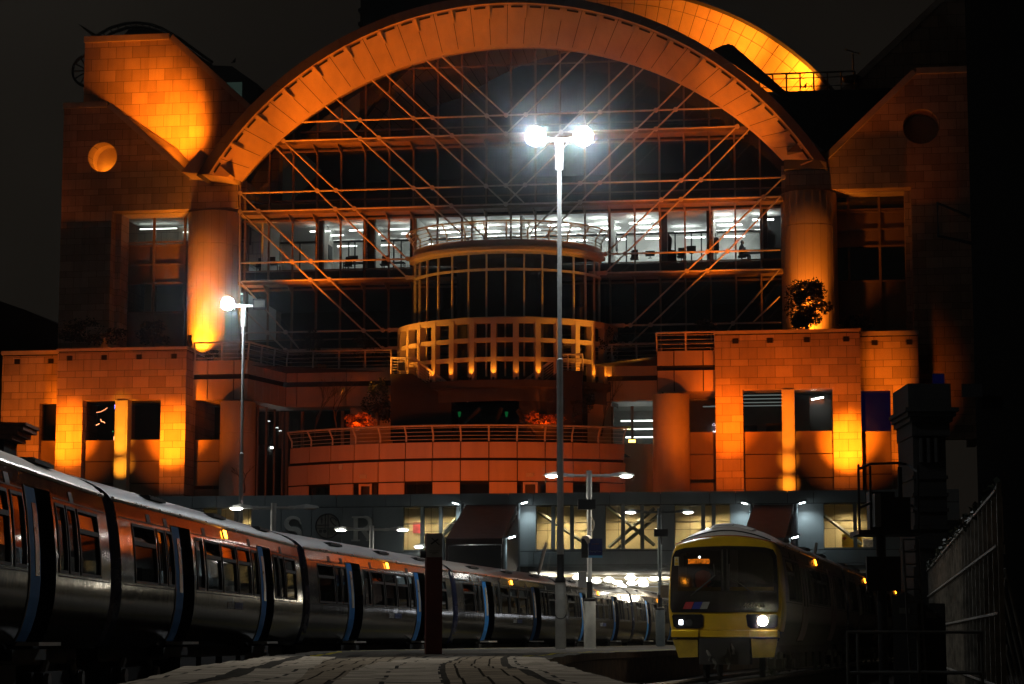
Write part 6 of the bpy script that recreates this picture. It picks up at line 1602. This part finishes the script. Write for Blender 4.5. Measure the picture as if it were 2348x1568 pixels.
# ================================================================ RIGHT-HAND SIDE
# signal post with caged platform and ladder
SP = W(2024, 1467, 40)
S = Thing('signal_post', 'black railway signal post with a caged platform, ladder and backs of signal heads', 'railway signal', (0, 0, 0), 'world', loc=Vector((SP.x, 40, 0)))
def wl(u, v, D=40): p = W(u, v, D); return Vector((p.x - SP.x, p.y - 40, p.z))
S.part('post', MB().tube([(0, 0, 0), (0, 0, wl(2024, 1225).z)], .085, 12), BLACK, smooth=True)
a, b = wl(1958, 1228), wl(2102, 1212)
S.part('platform_floor', MB().box(a.x, b.x, -.55, .5, a.z, a.z + .08), BLACK)
S.part('signal_back', MB().box(wl(1990, 1128).x, wl(2048, 1128).x, -.12, .2, wl(0, 1215).z, wl(0, 1128).z).box(wl(2000, 1128).x, wl(2085, 1128).x, -.05, .15, wl(0, 1215).z, wl(0, 1140).z), mat('signal_case', (.018, .018, .017), .6))
S.part('side_case', MB().box(wl(1994, 1140).x, wl(2008, 1140).x, -.5, -.2, wl(0, 1210).z, wl(0, 1135).z), mat('case_grey', (.16, .16, .15), .6))
S.part('sight_board', MB().box(wl(1984, 1276).x, wl(2062, 1276).x, -.1, .0, wl(0, 1355).z, wl(0, 1276).z), BLACK)
cg = MB()
zt0, zt1, zmid = wl(0, 1072).z, wl(0, 1225).z, wl(0, 1160).z
xl_, xr_ = a.x + .02, b.x - .02
for z_, inner in ((zt0, 0), (zmid, .0)):
    cg.tube([(xl_, -.5, z_ - .06), (xl_ + .25, -.2, z_ + .05), (0.35, .1, z_ + .09), (xr_ - .1, .2, z_ + .07), (xr_, -.3, z_ - .1)], .025, 6)
for x_, y_ in ((xl_, -.5), (xl_ + .25, -.2), (xr_ - .22, .15), (xr_, -.3), (.36, .1)): cg.tube([(x_, y_, zt1), (x_, y_, zt0 + .02)], .022, 6)
S.part('cage', cg, BLACK, smooth=True)
ld = MB(); l0, l1 = (wl(2056, 1240), wl(2072, 1568)), (wl(2090, 1240), wl(2106, 1568))
for p, q in (l0, l1): ld.tube([(p.x, -.6, p.z), (q.x, -.75, q.z - .3)], .022, 6)
for k in range(14):
    f = k / 13; p0, p1 = l0[0].lerp(l0[1], f), l1[0].lerp(l1[1], f); ld.tube([(p0.x, -.6 - .15 * f, p0.z - .3 * f), (p1.x, -.6 - .15 * f, p1.z - .3 * f)], .014, 5)
S.part('ladder', ld, mat('ladder_steel', (.07, .07, .065), .5), smooth=True)
# grey cabinets
for lab, u0, u1, v, D_ in (('grey trackside equipment cabinet with a shallow pitched top, behind the ladder', 2052, 2112, 1364, 43), ('grey trackside equipment cabinet with a flat top, right of the pitched one', 2114, 2172, 1374, 43.4)):
    a, b = W(u0, v, D_), W(u1, v, D_); CB = Thing('equipment_cabinet', lab, 'cabinet', (0, 0, 0), 'world', loc=Vector(((a.x + b.x) / 2, D_ + .3, 0)), group='trackside cabinets')
    w_ = (b.x - a.x) / 2; m_ = bpy.data.materials.get('cabinet_grey') or mat('cabinet_grey', (.035, .035, .033), .7, var=.15)
    CB.o.rotation_euler = (0, 0, -radians(11))
    CB.part('case', MB().plate([(-w_, .1), (w_, .1), (w_, a.z - .08), (0, a.z + (.07 if u0 < 2100 else -.07)), (-w_, a.z - .08)], [], -.3, .3), m_)
    CB.part('door', MB().box(-w_ + .03, w_ - .03, -.325, -.302, .2, a.z - .16), m_)
    CB.part('handle', MB().box(w_ - .1, w_ - .06, -.35, -.326, a.z - .75, a.z - .6), BLACK)
    CB.part('label_plate', MB().box(-.12, .08, -.335, -.327, a.z - .35, a.z - .24), mat('plate_dull', (.14, .14, .12), .6) if u0 < 2100 else bpy.data.materials['plate_dull'])
# hand rail in front
hr = MB(); D_ = 38
HRL = Thing('hand_rail', 'grey tubular hand rail around the foot of the signal ladder', 'railing', (0, 0, 0), 'world', loc=Vector((W(2050, 1467, D_).x, D_, 0)))
def hl(u, v, dd=0): p = W(u, v, D_ + dd); return (p.x - HRL.o.location.x, dd, p.z)
GR_ = mat('hand_rail_paint', (.12, .12, .11), .5)
for v in (1449, 1543): hr.tube([hl(1942, v), hl(2250, v)], .024, 8).tube([hl(1942, v), (hl(1942, v)[0] + .35, 1.2, hl(1942, v)[2]), (hl(2250, v)[0], 1.2, hl(1942, v)[2])], .024, 8)
HRL.part('rail', hr, GR_, smooth=True)
for u in (1942, 2104, 2249):
    x_ = hl(u, 1449)[0]; z_ = hl(u, 1449)[2]; HRL.part('post', MB().tube([(x_, 0, 0), (x_, 0, z_)], .026, 8), GR_)
x_ = hl(1942, 1449)[0] + .35; HRL.part('post', MB().tube([(x_, 1.2, 0), (x_, 1.2, hl(1942, 1449)[2])], .026, 8), GR_)
# long trestle of posts with name boards seen from behind
a0, b0 = (8.15, 38.8), (18.3, 104)
TR = Thing('trestle_fence', 'long rusty steel trestle fence with pale lettered boards, along the tracks at far right', 'fence', (0, 0, 0), 'world', loc=Vector((a0[0], a0[1], 0)), rotz=atan2(b0[1] - a0[1], b0[0] - a0[0]))
LT = sqrt((b0[0] - a0[0]) ** 2 + (b0[1] - a0[1]) ** 2); ZT = 3.42
TRM = mat('trestle_steel', (.22, .20, .165), .7, scale=3, var=.5); BRD = mat('board_pink', (.4, .30, .25), .7, var=.2); LTR = mat('board_letter_red', (.12, .02, .02), .6)
x_ = -3.0; k = 0; qq = random.Random(5)
while x_ < LT:
    f = MB().box(x_ - .035, x_ + .035, -.04, .04, 0, ZT - (.0 if k % 3 else -.12))
    f.tube([(x_ + .03, -.05, 0), (x_ + .45, -.5, 0.1), (x_ + .05, -.06, 2.2)], .025, 5)
    for j in range(5):
        z_ = .3 + j * .55 + qq.uniform(-.1, .1); f.obox((x_ + qq.uniform(-.08, .12), -.06, z_), .05, .02, .14, ry=qq.uniform(-.6, .6))
    TR.part('post', f, TRM); x_ += 1.55; k += 1
rl_ = MB()
for z_ in (.35, 1.5, 2.55, ZT): rl_.box(-3, LT, .045, .07, z_ - .02, z_ + .02)
TR.part('rails', rl_, TRM)
x_ = -2.6; chs = 'NOITATS SSORC GNIRAHC'; k = 0
n_b = 26
for i in range(n_b):
    xa = -2.9 + i * (LT * .62) / n_b; TR.part('board', MB().box(xa + .05, xa + LT * .62 / n_b - .05, -.06, -.045, 2.62, ZT - .08), BRD)
    if i % 2 == 0:
        TR.part('lettering', MB().box(xa + .3, xa + .48, -.075, -.062, 2.75, ZT - .2).box(xa + .9, xa + 1.08, -.075, -.062, 2.75, ZT - .2).obox((xa + .69, -.0685, (2.55 + ZT) / 2), .16, .013, .6, ry=.75), LTR)
vine = MB()
for i in range(500):
    xx = qq.uniform(-3, LT); a = Vector((qq.gauss(0, 1), qq.gauss(0, 1), qq.gauss(0, 1))).normalized() * .07; b = Vector((qq.gauss(0, 1), qq.gauss(0, 1), qq.gauss(0, 1))).normalized() * .06
    c = Vector((xx, qq.uniform(-.1, .1), ZT + qq.uniform(-.05, .25))); vine.add([c - a, c + b, c + a, c - b], [(0, 1, 2, 3)])
TR.part('creeper', vine, LEAF)
# Victorian pier with a cornice
PD = 78
SPi = Thing('stone_pier', 'dark Victorian stone pier with a moulded cornice and fluted panel, right of the pavilion', 'pier', (0, 0, 0), 'world', loc=Vector((W(2130, 1000, PD).x, PD, 0)))
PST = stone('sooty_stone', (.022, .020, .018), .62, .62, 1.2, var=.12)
def pz(v): return W(2130, v, PD).z
wx = lambda u, v: W(u, v, PD).x - SPi.o.location.x
xl_, xr_ = wx(2093, 1050), wx(2168, 1050)
def sq(mb, x0, x1, z0, z1, d0): mb.box(x0, x1, -d0, 3, z0, z1)
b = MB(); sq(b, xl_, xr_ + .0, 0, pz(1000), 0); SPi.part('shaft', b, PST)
b = MB(); sq(b, wx(2070, 960), wx(2192, 960), pz(946), pz(937), .5); sq(b, wx(2076, 960), wx(2186, 960), pz(956), pz(946) - .003, .42); sq(b, wx(2082, 960), wx(2180, 960), pz(968), pz(956) - .003, .3); sq(b, wx(2088, 960), wx(2174, 960), pz(1000), pz(968) - .003, .15)
SPi.part('cornice', b, PST)
b = MB(); sq(b, wx(2080, 900), wx(2178, 900), pz(937), pz(880), .12); SPi.part('attic_block', b, PST)
b = MB()
for k in range(3): b.tube([(wx(2112 + k * 17, 1020), -.06, pz(1060)), (wx(2112 + k * 17, 1020), -.06, pz(1005))], .1, 8)
SPi.part('flutes', b, PST)
b = MB()
for v in (1090, 1130, 1165, 1205, 1250): sq(b, xl_ - .05, xr_ + .05, pz(v) - .12, pz(v), .06)
SPi.part('string_course', b, PST)
SPi.part('footing', MB().box(xl_ - .1, xr_ + .3, -.15, 3, 0, pz(1300)), PST)
b = MB()
p_ = wx(2066, 1180)
vz0, vz1 = pz(1200), pz(1165)
for k in range(5): b.box(wx(2062, 1180), wx(2078, 1180), .3, .36, vz0 + (vz1 - vz0) * k / 5, vz0 + (vz1 - vz0) * (k + .6) / 5)
# dark buildings closing the right edge
DB = Thing('dark_building', 'unlit dark brick building filling the right edge of the view', 'building', (0, 0, 0), 'world', loc=Vector((W(2238, 1000, 90).x, 90, 0)))
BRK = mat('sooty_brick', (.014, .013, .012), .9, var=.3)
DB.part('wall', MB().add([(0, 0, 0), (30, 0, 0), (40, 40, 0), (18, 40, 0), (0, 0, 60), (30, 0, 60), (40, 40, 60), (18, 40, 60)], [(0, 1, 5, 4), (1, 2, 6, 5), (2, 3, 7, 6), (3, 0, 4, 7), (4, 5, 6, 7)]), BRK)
DB.part('annexe', MB().box(W(2200, 1000, 90).x - DB.o.location.x, -.02, 4, 8, 0, W(2200, 1180, 90).z), BRK)
a, b = W(2200, 915, 89.8), W(2245, 850, 89.8); ox = DB.o.location.x
DB.part('window', MB().box(W(2180, 850, 89.9).x - ox, W(2208, 850, 89.9).x - ox, 3.9, 3.95, W(0, 880, 89.9).z, W(0, 830, 89.9).z), emat('dim_blue_pane', (.05, .05, .5), .02))
DB.part('lamp_bracket', MB().tube([(0, -.2, W(0, 560, 90).z), (-1.4, -.4, W(0, 545, 90).z), (-1.4, -.4, W(0, 470, 90).z), (-.1, -.3, W(0, 500, 90).z)], .07, 6), BLACK)
DB.part('sign_board', MB().box(W(2205, 910, 89).x - ox, W(2252, 910, 89).x - ox, -1, -.95, W(0, 910, 89).z, W(0, 880, 89).z), mat('board_dim', (.03, .03, .034), .7))
# tower block behind the arch and dark roofs at the left
TB = Thing('tower_block', 'dark tower block rising behind the top of the arch against the night sky', 'building', (Lx(900, 20, 40), 40, 0), 'facade')
x0_, x1_ = Lx(826, 30, 40), Lx(1500, 30, 40)
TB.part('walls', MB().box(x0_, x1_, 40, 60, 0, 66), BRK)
fr = MB()
for k in range(16): fr.box(x0_ - .12, x0_ + .3, 39.7, 60, 48 + k * 1.1, 48.25 + k * 1.1)
TB.part('floor_edges', fr, BRK)
LB = Thing('dark_house', 'black pitched-roof building at the left edge beyond the pavilion', 'building', (Lx(60, 700, 25), 25, 0), 'facade')
q = [L(u, v, 25) for u, v in ((-60, 670), (0, 690), (60, 711), (125, 740), (260, 800))]
LB.part('gable', MB().plate([(q[0][0], 0)] + q + [(q[-1][0], 0)], [], 25, 40), BRK)
CO = Thing('brick_cornice', 'stepped brick cornice of a dark building jutting in at the left edge above the train', 'cornice', (0, 0, 0), 'world', loc=Vector((W(0, 1000, 105).x, 105, 0)))
co = MB(); ox = CO.o.location.x
for k, (u1, v0, v1) in enumerate(((60, 968, 975), (54, 976, 985), (40, 986, 996), (28, 997, 1006))):
    co.box(W(-40, v0, 105).x - ox, W(u1, v0, 105).x - ox, -.02 * (4 - k), 3, W(0, v1, 105).z, W(0, v0, 105).z)
CO.part('cornice_courses', co, mat('cornice_brick', (.22, .10, .06), .9, var=.35, scale=3))
CO.part('wall', MB().box(W(-40, 900, 105).x - ox, W(10, 900, 105).x - ox, .2, 3, 0, W(0, 1006, 105).z).box(W(-60, 900, 105).x - ox, W(62, 900, 105).x - ox, .1, 3, W(0, 966, 105).z, W(0, 810, 105).z) if False else MB().box(W(-40, 900, 105).x - ox, W(10, 900, 105).x - ox, .2, 3, 0, W(0, 1006, 105).z), BRK)
# ================================================================ OFFICE FURNITURE SEEN THROUGH THE LIT WINDOWS (facade coordinates)
zF = ROW['E'] - .27
def desk(u, y, label):
    x = X(u, 990, y); T = Thing('desk', label, 'desk', (x, y, zF), 'facade', group='office desks')
    T.part('desk_top', MB().box(x - .7, x + .7, y - .35, y + .35, zF + .72, zF + .75), DFURN)
    for a, b in ((-.65, -.3), (.65, -.3), (-.65, .3), (.65, .3)): T.part('leg', MB().box(x + a - .025, x + a + .025, y + b - .025, y + b + .025, zF, zF + .72), DFURN)
    return x
def monitor(u, y, label, z0=.75):
    x = X(u, 960, y); T = Thing('monitor', label, 'monitor', (x, y, zF + z0), 'facade', group='office monitors')
    T.part('screen', MB().box(x - .28, x + .28, y - .02, y + .02, zF + z0 + .12, zF + z0 + .46), DFURN)
    T.part('stand', MB().box(x - .03, x + .03, y - .02, y + .03, zF + z0 + .02, zF + z0 + .12).box(x - .12, x + .12, y - .1, y + .1, zF + z0, zF + z0 + .02), DFURN)
def chair(u, y, label):
    x = X(u, 990, y); T = Thing('office_chair', label, 'chair', (x, y, zF), 'facade', group='office chairs')
    T.part('seat', MB().box(x - .24, x + .24, y - .24, y + .24, zF + .44, zF + .52), DFURN)
    T.part('backrest', MB().add([(x - .22, y + .2, zF + .55), (x + .22, y + .2, zF + .55), (x + .2, y + .3, zF + 1.1), (x - .2, y + .3, zF + 1.1), (x - .22, y + .25, zF + .55), (x + .22, y + .25, zF + .55), (x + .2, y + .35, zF + 1.1), (x - .2, y + .35, zF + 1.1)], [(0, 1, 2, 3), (7, 6, 5, 4), (0, 4, 5, 1), (1, 5, 6, 2), (2, 6, 7, 3), (3, 7, 4, 0)]), DFURN)
    T.part('stem', MB().tube([(x, y, zF + .06), (x, y, zF + .44)], .03, 6), DFURN)
    b = MB()
    for k in range(5): b.tube([(x, y, zF + .08), (x + .28 * cos(k * 1.257), y + .28 * sin(k * 1.257), zF + .04)], .025, 5)
    T.part('base', b, DFURN)
desk(1075, 2.9, 'dark desk behind the leftmost dim office window'); desk(1420, 3.2, 'dark desk in the lit office between two dark partitions, left of the bow')
desk(1575, 3.4, 'dark desk in the lit office next to the left side of the bow balcony'); desk(2690, 2.6, 'dark desk in the darker office right of the bow'); desk(3010, 3.0, 'dark desk with the seated person, brightest office at right')
monitor(1415, 3.2, 'dark monitor on the desk left of the bow, between dark partitions'); monitor(1085, 2.9, 'dark monitor on the desk in the dim leftmost office'); monitor(2600, 3.2, 'dark monitor standing low near the bright office wall, right of the bow', .6); monitor(2765, 2.7, 'dark monitor in the darker office right of the bow')
chair(1042, 2.3, 'office chair in the dim office nearest the big glowing column'); chair(1392, 2.6, 'office chair turned to the desk left of the bow'); chair(1538, 2.5, 'office chair close to the bow balcony, left side'); chair(2537, 2.6, 'office chair silhouetted against the bright room right of the bow'); chair(2725, 2.3, 'office chair in the darker office right of the bow')
x = X(2968, 990, 2.7); chair(2968, 2.7, 'office chair under the person with headphones')
pp_ = person(None, 'person', 'person in dark clothes with headphones seated at an office desk by the window', SK['J'], SK['R'], SK['E'], mat('person_clothing', (.03, .035, .05), .8), FW(x, 2.7, zF - .4), -TH + radians(62))
hp = MB().tube([(.105 * cos(a), -.02, 1.74 + .13 * sin(a)) for a in [pi * k / 10 for k in range(11)]], .018, 6).tube([(-.12, -.02, 1.74), (-.08, -.02, 1.74)], .05, 10).tube([(.08, -.02, 1.74), (.12, -.02, 1.74)], .05, 10)
hm = bpy.data.meshes.new('headphones'); hm.from_pydata(hp.v, [], hp.f); fix(hm); hm.materials.append(BLACK); ho = bpy.data.objects.new('headphones', hm); link(ho); ho.parent = pp_
fc = MB().ball((0, -.05, 1.72), .088, 8, 1.2).ball((0, -.145, 1.71), .018, 5)
fm = bpy.data.meshes.new('face'); fm.from_pydata(fc.v, [], fc.f); fix(fm); fm.materials.append(mat('skin', (.45, .28, .2), .6)); fo = bpy.data.objects.new('face', fm); link(fo); fo.parent = pp_
# coat hanging on a stand
x = X(2862, 930, 2.2); CS = Thing('coat_stand', 'slim coat stand by the white wall of the bright office at right', 'coat stand', (x, 2.2, zF), 'facade')
CS.part('pole', MB().tube([(x, 2.2, zF), (x, 2.2, zF + 1.85)], .02, 6), DFURN); CS.part('hooks', MB().tube([(x - .15, 2.2, zF + 1.8), (x, 2.2, zF + 1.7), (x + .15, 2.2, zF + 1.8)], .015, 5), DFURN)
jk = MB().lathe(x + .05, 2.12, [(.02, zF + 1.62), (.12, zF + 1.55), (.16, zF + 1.3), (.17, zF + 1.0), (.15, zF + .75), (.10, zF + .62), (.01, zF + .6)], 12)
solo('jacket', facade_mb(jk), DFURN, 'dark padded jacket hanging on the coat stand in the bright office', 'jacket', smooth=True)
x = X(2466, 930, 3); solo('wall_screen', facade_mb(MB().box(x, x + .05, 2.4, 3.4, zF + 1.0, zF + 1.85)), DFURN, 'thin dark wall screen on the white partition right of the bow', 'screen')
x = X(1322, 930, 3); solo('wall_screen', facade_mb(MB().box(x, x + .05, 2.4, 3.4, zF + .9, zF + 1.8)), DFURN, 'thin dark wall screen left of the bow, beside the lit offices', 'screen')
# cloth-covered dark hoods behind glass
for u, lab in ((2655, 'bulky dark covered equipment standing in the dark office bay right of the bow'), (3068, 'bulky dark covered equipment standing next to the right-hand big column')):
    x = X(u, 930, 2.4); solo('covered_equipment', facade_mb(MB().plate([(x - .25, zF), (x + .75, zF), (x + .75, zF + .85), (x + .42, zF + .9), (x + .5, zF + 1.6), (x + .25, zF + 1.95), (x - .25, zF + 1.8)], [], 2.1, 2.6)), DFURN, lab, 'equipment')
# string lights in the left pavilion window
SL = MB(); zw = pzL['wb']; qs = random.Random(3)
x0_, x1_, z0_, z1_ = R(191, 917, 263, 1006, YP)
cols = [((1, .25, .1), 5), ((.15, .9, .3), 3), ((.9, .6, .4), 5), ((.15, .2, 1), 4)]
pathL = [((.15, .75), (.28, .77), (.4, .82), (.5, .88)), ((.28, .57), (.3, .52), (.38, .5), (.42, .47)), ((.14, .42), (.2, .44), (.24, .46))]
G = Thing('string_lights', 'coloured string lights glowing inside the dark window of the left pavilion', 'string lights', ((x0_ + x1_) / 2, YP + 1.5, z0_), 'facade')
GE = emat('fairy_orange', (1, .3, .12), 5); GB_ = emat('fairy_blue', (.12, .18, 1), 4); GG = emat('fairy_green', (.1, .8, .25), 1.5)
b = MB()
for l in pathL:
    for (a, c) in zip(l[:-1], l[1:]):
        for k in range(4): f = k / 4; b.ball((x0_ + (x1_ - x0_) * (a[0] + (c[0] - a[0]) * f), YP + 1.5, z0_ + (z1_ - z0_) * (a[1] + (c[1] - a[1]) * f)), .022, 5)
for k in range(5): b.ball((x0_ + (x1_ - x0_) * .72, YP + 1.5, z0_ + (z1_ - z0_) * (.03 + k * .02)), .025, 5)
G.part('orange_bulbs', b, GE, label='warm orange bulbs in short strings')
b = MB()
for k in range(5): b.ball((x0_ + (x1_ - x0_) * .72, YP + 1.5, z0_ + (z1_ - z0_) * (.84 + k * .025)), .022, 5)
G.part('blue_bulbs', b, GB_, label='blue bulbs hanging in a line')
G.part('green_bulb', MB().ball((x0_ + (x1_ - x0_) * .68, YP + 1.5, z0_ + (z1_ - z0_) * .25), .03, 5), GG, label='single dim green bulb')
# ================================================================ HAZE VOLUME ADDED FOR THE LAMP HALOS
t = NT('halo_haze'); v = t.new('ShaderNodeVolumePrincipled'); v.inputs['Color'].default_value = (.9, .95, 1, 1)
v.inputs['Density'].default_value = .00026; v.inputs['Anisotropy'].default_value = .99  # thin volume added to imitate lens glare around the lamps
t.l.new(v.outputs[0], t.out.inputs[1])
hz = solo('haze', MB().box(-75, 90, -45, 260, -1, 75), t.m, None, None, kind='stuff')
# ================================================================ FLOODLIGHTS ON THE OFFICE BUILDING
fl = flamp
xl, xr = GL['col'], GR['col']
zrL, zrR = pzL['top'], pzR['top']
# column uplights, on the terrace at the foot of each column
fl('column_flood', (xl - .35, -1.75, zrL + .1), 5000, (1, .26, .012), (xl - .2, -.7, zrL + 2.4), 80, 1, .1)
fl('column_flood', (xl - .2, -3.3, zrL + .2), 3000, (1, .25, .012), (xl, -.6, zrL + 4.5), 46, 1, .1)
fl('column_flood', (xr, -1.75, zrR + .1), 1500, (1, .24, .012), (xr, -.7, zrR + 2.4), 100, 1, .1)
fl('column_flood', (xr + .1, -2.2, zrR + .2), 2600, (1, .23, .012), (xr, -.5, zrR + 4.5), 46, 1, .1)
# upper gable valley flood
p = L(452, 380, 1.6); fl('valley_flood', (p[0], 1.6, p[1]), 15000, OR, (L(392, 272, 6)[0], 6, L(392, 272, 6)[1]), 50, 1, .12)
fl('valley_flood', (p[0] + .2, 2.9, p[1]), 1800, OR, (L(330, 220, 6)[0], 6, L(330, 220, 6)[1]), 80, 1, .12)
# round opening lamp
fl('recess_lamp', (GL['hc'][0] - .1, 1.15, GL['hc'][1] - .72), 42, (1, .28, .012), (0, 0, 0), kind='POINT', size=.06)
# arch floods from the pavilion roofs
def aim(u, v, y=-2): a = L(u, v, y); return (a[0], y, a[1])
fl('arch_flood', (GL['xr'] + .2, -6.0, zrL + .5), 10000, OR, aim(600, 320), 32, .9, .2)
fl('arch_flood', (GR['xr'] - 5, -6.0, zrR - .6), 10500, OR, aim(1700, 235), 24, .9, .2)
fl('arch_flood', (GL['xr'] - 1.2, -6.5, zrL + .5), 18000, OR, aim(860, 140), 34, .9, .2)
fl('arch_flood', (GR['xr'] - 3, -6.5, zrR - .6), 13500, OR, aim(1440, 88), 32, .9, .2)
fl('truss_flood', (GL['xr'] + 2.0, -5.2, zrL + .2), 7500, OR, aim(790, 460, -.6), 56, .9, .2)
fl('truss_flood', (GR['xr'] - 2.4, -5.2, zrR + .4), 6000, OR, aim(1580, 450, -.6), 56, .9, .2)
# rear arch
q = L(1850, 205, 8); fl('rear_flood', (q[0], 8.0, q[1]), 3600, (1, .25, .01), aim(1780, 130, 10.6), 120, 1, .1)
fl('rear_flood', (q[0] - 3.5, 6.8, q[1] + 1.0), 3800, (1, .22, .01), aim(1650, 50, 10.6), 90, 1, .1)
# pavilions: floods on the concourse roof
def wallflood(u, v, y, e, col, ang=38, dx=0, yl=-13.5, zl=8.6):
    x, z = L(u, v, y); fl('wall_flood', (x + dx, yl, zl), e, col, (x, y, z), ang, 1, .12)
wallflood(157, 1003, YP, 19000, OR, 31)
wallflood(157, 1000, YP, 1300, OR, 58)
wallflood(393, 1008, YP, 21000, OR, 31)
wallflood(397, 1008, YP, 1600, OR, 58)
for v_ in (950, 1010, 1070): wallflood(278, v_, YP, 5500 if v_ < 1060 else 3500, (1, .36, .02), 15, 0, -12.5)
wallflood(70, 960, YQ, 2600, OR, 56)
for u_ in (200, 370): wallflood(u_, 880, YP, 1500, ORR, 46, 0, -14, 8.6)
wallflood(285, 890, YP, 600, OR, 60, 0, -12)
wallflood(1672, 975, YP, 8500, ORR, 32)
wallflood(1672, 985, YP, 1900, ORR, 80)
wallflood(1943, 1020, YP, 25000, OR, 31)
wallflood(1943, 1010, YP, 1300, OR, 58)
for v_ in (940, 1000, 1060, 1110): wallflood(1806, v_, YP, 2800, (1, .27, .012), 15, 0, -12.5)
for u_ in (1710, 1880): wallflood(u_, 868, YP, 2600, ORR, 46, 0, -14, 8.6)
wallflood(1790, 880, YP, 600, OR, 60, 0, -12)
wallflood(2035, 860, YQ, 6000, OR, 24, 0, -11.5)
wallflood(2075, 1020, YQ, 1800, OR, 34, 0, -11.5)
wallflood(545, 1100, YQ, 340, OR, 80, 0, -9.6, 7.4)
wallflood(1538, 1100, YQ, 1500, OR, 80, 0, -9.4, 7.4)
for u in (740, 900, 1050, 1200, 1350): wallflood(u, 1060, -8, 540, ORR, 90, 0, -15.5, 8.5)
wallflood(500, 890, YQ, 450, OR, 56, 0, -12, 8.6)
wallflood(462, 860, YQ, 500, (1, .28, .015), 16, 0, -11, 9.6)
wallflood(1580, 870, YQ, 900, OR, 56, 0, -12, 8.6)
wallflood(760, 890, YW, 300, ORR, 80, 0, -6.0, 11.0)
wallflood(1400, 900, YW, 420, ORR, 80, 0, -6.0, 11.0)
# bow and lattice from the terrace deck
for s_, e in ((-1, 2400), (1, 1900)):
    fl('bow_flood', (bx + s_ * 9.2, -6.2, 14.6), e, (1, .36, .035), (bx + s_ * 3, -3.5, 22), 60, 1, .1)
    fl('bow_flood', (bx + s_ * 9.4, -5.6, 14.6), 1500 if s_ < 0 else 900, (1, .30, .02), (bx + s_ * 5.0, -3.2, 17.4), 40, 1, .1)
for u in (822, 1243):
    p = L(u, 978, -5.5); fl('planter_spot', (p[0] + .1, -6.3, p[1] - .3), 160, ORR, (p[0], -5.1, p[1] + .6), 110, 1, .03)
for u, v in ((740, 852), (1478, 838)):
    p = L(u, v, -1.5); fl('planter_spot', (p[0], -1.8, p[1] - .1), 30, ORR, (p[0], -1.1, p[1] + .4), 110, 1, .03)
p = L(614, 850, -4.4); fl('post_spot', (p[0] + .25, -4.75, p[1] - .5), 10, ORR, (p[0] + .1, -4.3, p[1] + .9), 80, 1, .03)
# ================================================================ CAMERA, WORLD
cd = bpy.data.cameras.new('camera'); cam = bpy.data.objects.new('camera', cd); link(cam)
cd.sensor_width = 36; cd.lens = 36 * FPX / 2347; cd.clip_end = 2000; cd.clip_start = .5
cam.location = (0, 0, CZ); cam.rotation_euler = (radians(90) + PIT, 0, 0)
SC.camera = cam
w = bpy.data.worlds.new('World'); SC.world = w; w.use_nodes = True
bg = w.node_tree.nodes['Background']
sky = w.node_tree.nodes.new('ShaderNodeTexSky'); sky.sky_type = 'NISHITA'; sky.sun_disc = False
sky.sun_elevation = radians(-9); sky.sun_rotation = radians(200)
add = w.node_tree.nodes.new('ShaderNodeMix'); add.data_type = 'RGBA'; add.blend_type = 'ADD'; add.inputs[0].default_value = 1
wn = w.node_tree.nodes.new('ShaderNodeTexNoise'); wn.inputs['Scale'].default_value = 2.6; wn.inputs['Detail'].default_value = 5
wc = w.node_tree.nodes.new('ShaderNodeTexCoord'); w.node_tree.links.new(wc.outputs['Generated'], wn.inputs['Vector'])
cr_ = w.node_tree.nodes.new('ShaderNodeValToRGB'); w.node_tree.links.new(wn.outputs[0], cr_.inputs[0])       # the city's glow on low cloud
cr_.color_ramp.elements[0].position = .3; cr_.color_ramp.elements[0].color = (.0040, .0032, .0026, 1)
cr_.color_ramp.elements[1].position = .7; cr_.color_ramp.elements[1].color = (.0108, .0090, .0068, 1)
w.node_tree.links.new(cr_.outputs[0], add.inputs[7])
w.node_tree.links.new(sky.outputs[0], add.inputs[6]); w.node_tree.links.new(add.outputs[2], bg.inputs[0])
bg.inputs[1].default_value = 1.0
SC.view_settings.view_transform = 'Standard'; SC.view_settings.look = 'None'; SC.view_settings.gamma = 1
SC.view_settings.use_curve_mapping = False; SC.view_settings.exposure = 0
SC.render.engine = 'CYCLES'
SC.cycles.use_denoising = True
SC.cycles.max_bounces = 6; SC.cycles.diffuse_bounces = 3; SC.cycles.glossy_bounces = 3; SC.cycles.transparent_max_bounces = 16
SC.cycles.sample_clamp_indirect = 4.0
SC.cycles.caustics_reflective = False; SC.cycles.caustics_refractive = False
